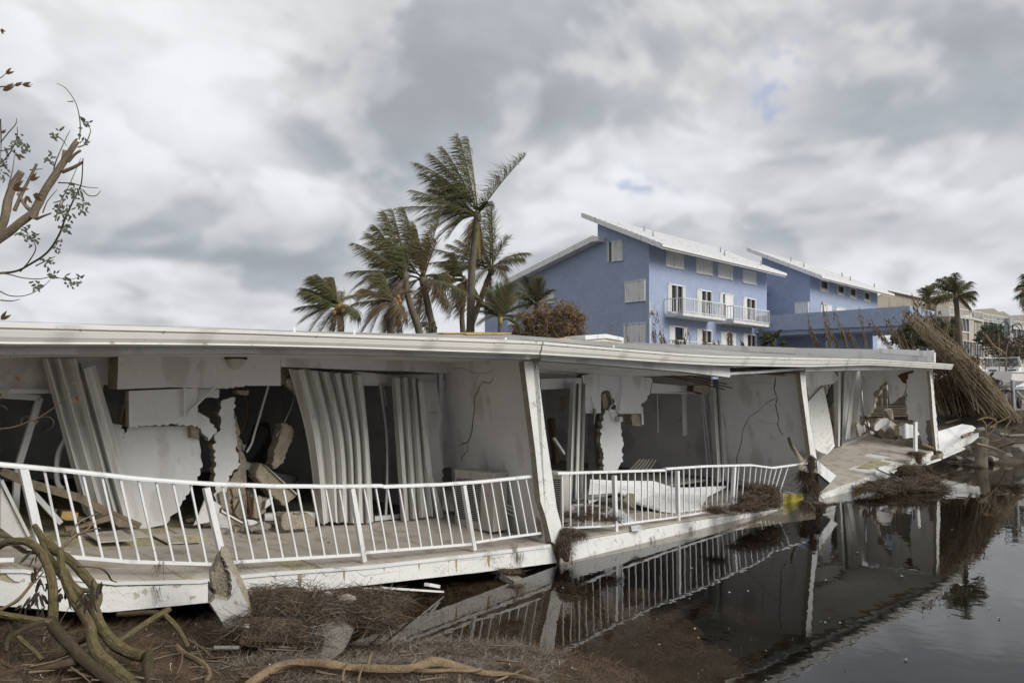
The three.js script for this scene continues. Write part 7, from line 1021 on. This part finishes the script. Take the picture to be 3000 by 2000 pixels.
  Object.assign(scraps3.userData, { label: 'scattered seagrass bits on the tipped far floor', category: 'seagrass' });
  // litter over the far bank
  const far = scatter('bank_litter', 9000, () => { const x = rr(11, 30), z = rr(-44, -29), h = landH(x, z); if (h < .02 || sOf(V(x, 0, z)) < 21.6) return null; return { p: V(x, h + .02, z), l: rr(.2, .7), rx: rr(-.25, .15), w: .5 }; }, null, () => [[.15, .11, .07], [.20, .16, .11], [.09, .07, .05], [.24, .21, .17]][Math.floor(rand() * 4)]); Object.assign(far.userData, { label: 'dead reeds and seagrass littering the far bank', category: 'litter' });
  // ---- pale flakes afloat on the canal
  const flake = new THREE.CircleGeometry(1, 7).rotateX(-Math.PI / 2); const fp = flake.attributes.position; for (let i = 1; i < fp.count; i++) { const f = .6 + .4 * hash(i % 7, 3, 5); fp.setXYZ(i, fp.getX(i) * f, .02 * hash(i, 2, 3), fp.getZ(i) * f); } flake.computeVertexNormals();
  const fm = mat({ color: C(.36, .345, .31), roughness: .8 });
  const spotsPx = [...R8([1190, 1395, 22], [1905, 1077, 14], [1828, 995, 12], [720, 1463, 8], [120, 1560, 14], [815, 575, 22], [700, 413, 14], [785, 400, 12], [350, 517, 14], [580, 787, 12], [1160, 757, 20], [800, 730, 10], [1615, 822, 28], [690, 1115, 12], [600, 1080, 14], [575, 1110, 12], [640, 1095, 10], [540, 1105, 10], [120, 1330, 8], [630, 605, 10], [1545, 398, 12], [320, 1240, 6], [80, 1462, 6], [1690, 858, 10]), ...R7([1935, 880, 22], [1670, 1160, 18], [1690, 1230, 14], [1390, 1280, 20], [655, 845, 18], [1375, 1085, 16], [1625, 928, 10], [835, 795, 10], [1045, 760, 9], [1640, 695, 18], [690, 988, 14], [670, 1010, 8], [1720, 1475, 7], [1310, 1155, 7], [1690, 1505, 7], [735, 885, 6], [955, 700, 8], [1925, 1160, 7], [460, 757, 10], [475, 775, 10], [530, 830, 8], [2075, 870, 14], [960, 1005, 6], [1930, 1325, 10])];
  for (const [x, y, r] of spotsPx) { const p = atLevel(x, y, .006), d = p.distanceTo(EYE), o = shade(new THREE.Mesh(flake, fm)); o.scale.set(r * .19 * d / F_PX * 1.2, 1, r * .19 * d / F_PX * 1.7); o.rotation.y = rr(0, 6); o.position.copy(p); o.name = numbered('floating_flake'); o.userData = { label: 'small pale flake floating on the dark canal', category: 'debris', kind: 'thing', group: 'pale flakes on the canal' }; scene.add(o); }
  const shells = scatter('shell_grit', 700, () => { const x = rr(-5, 4), z = rr(-9.5, -4.8), h = bankH(x, z); if (h < .02) return null; return { p: V(x, h + .03, z), l: rr(.012, .03), w: 14 }; }, null, () => [.55, .53, .48]); Object.assign(shells.userData, { label: 'white shell grit sprinkled through the dried seagrass', category: 'shells' });
}
renderer.render(scene, camera);
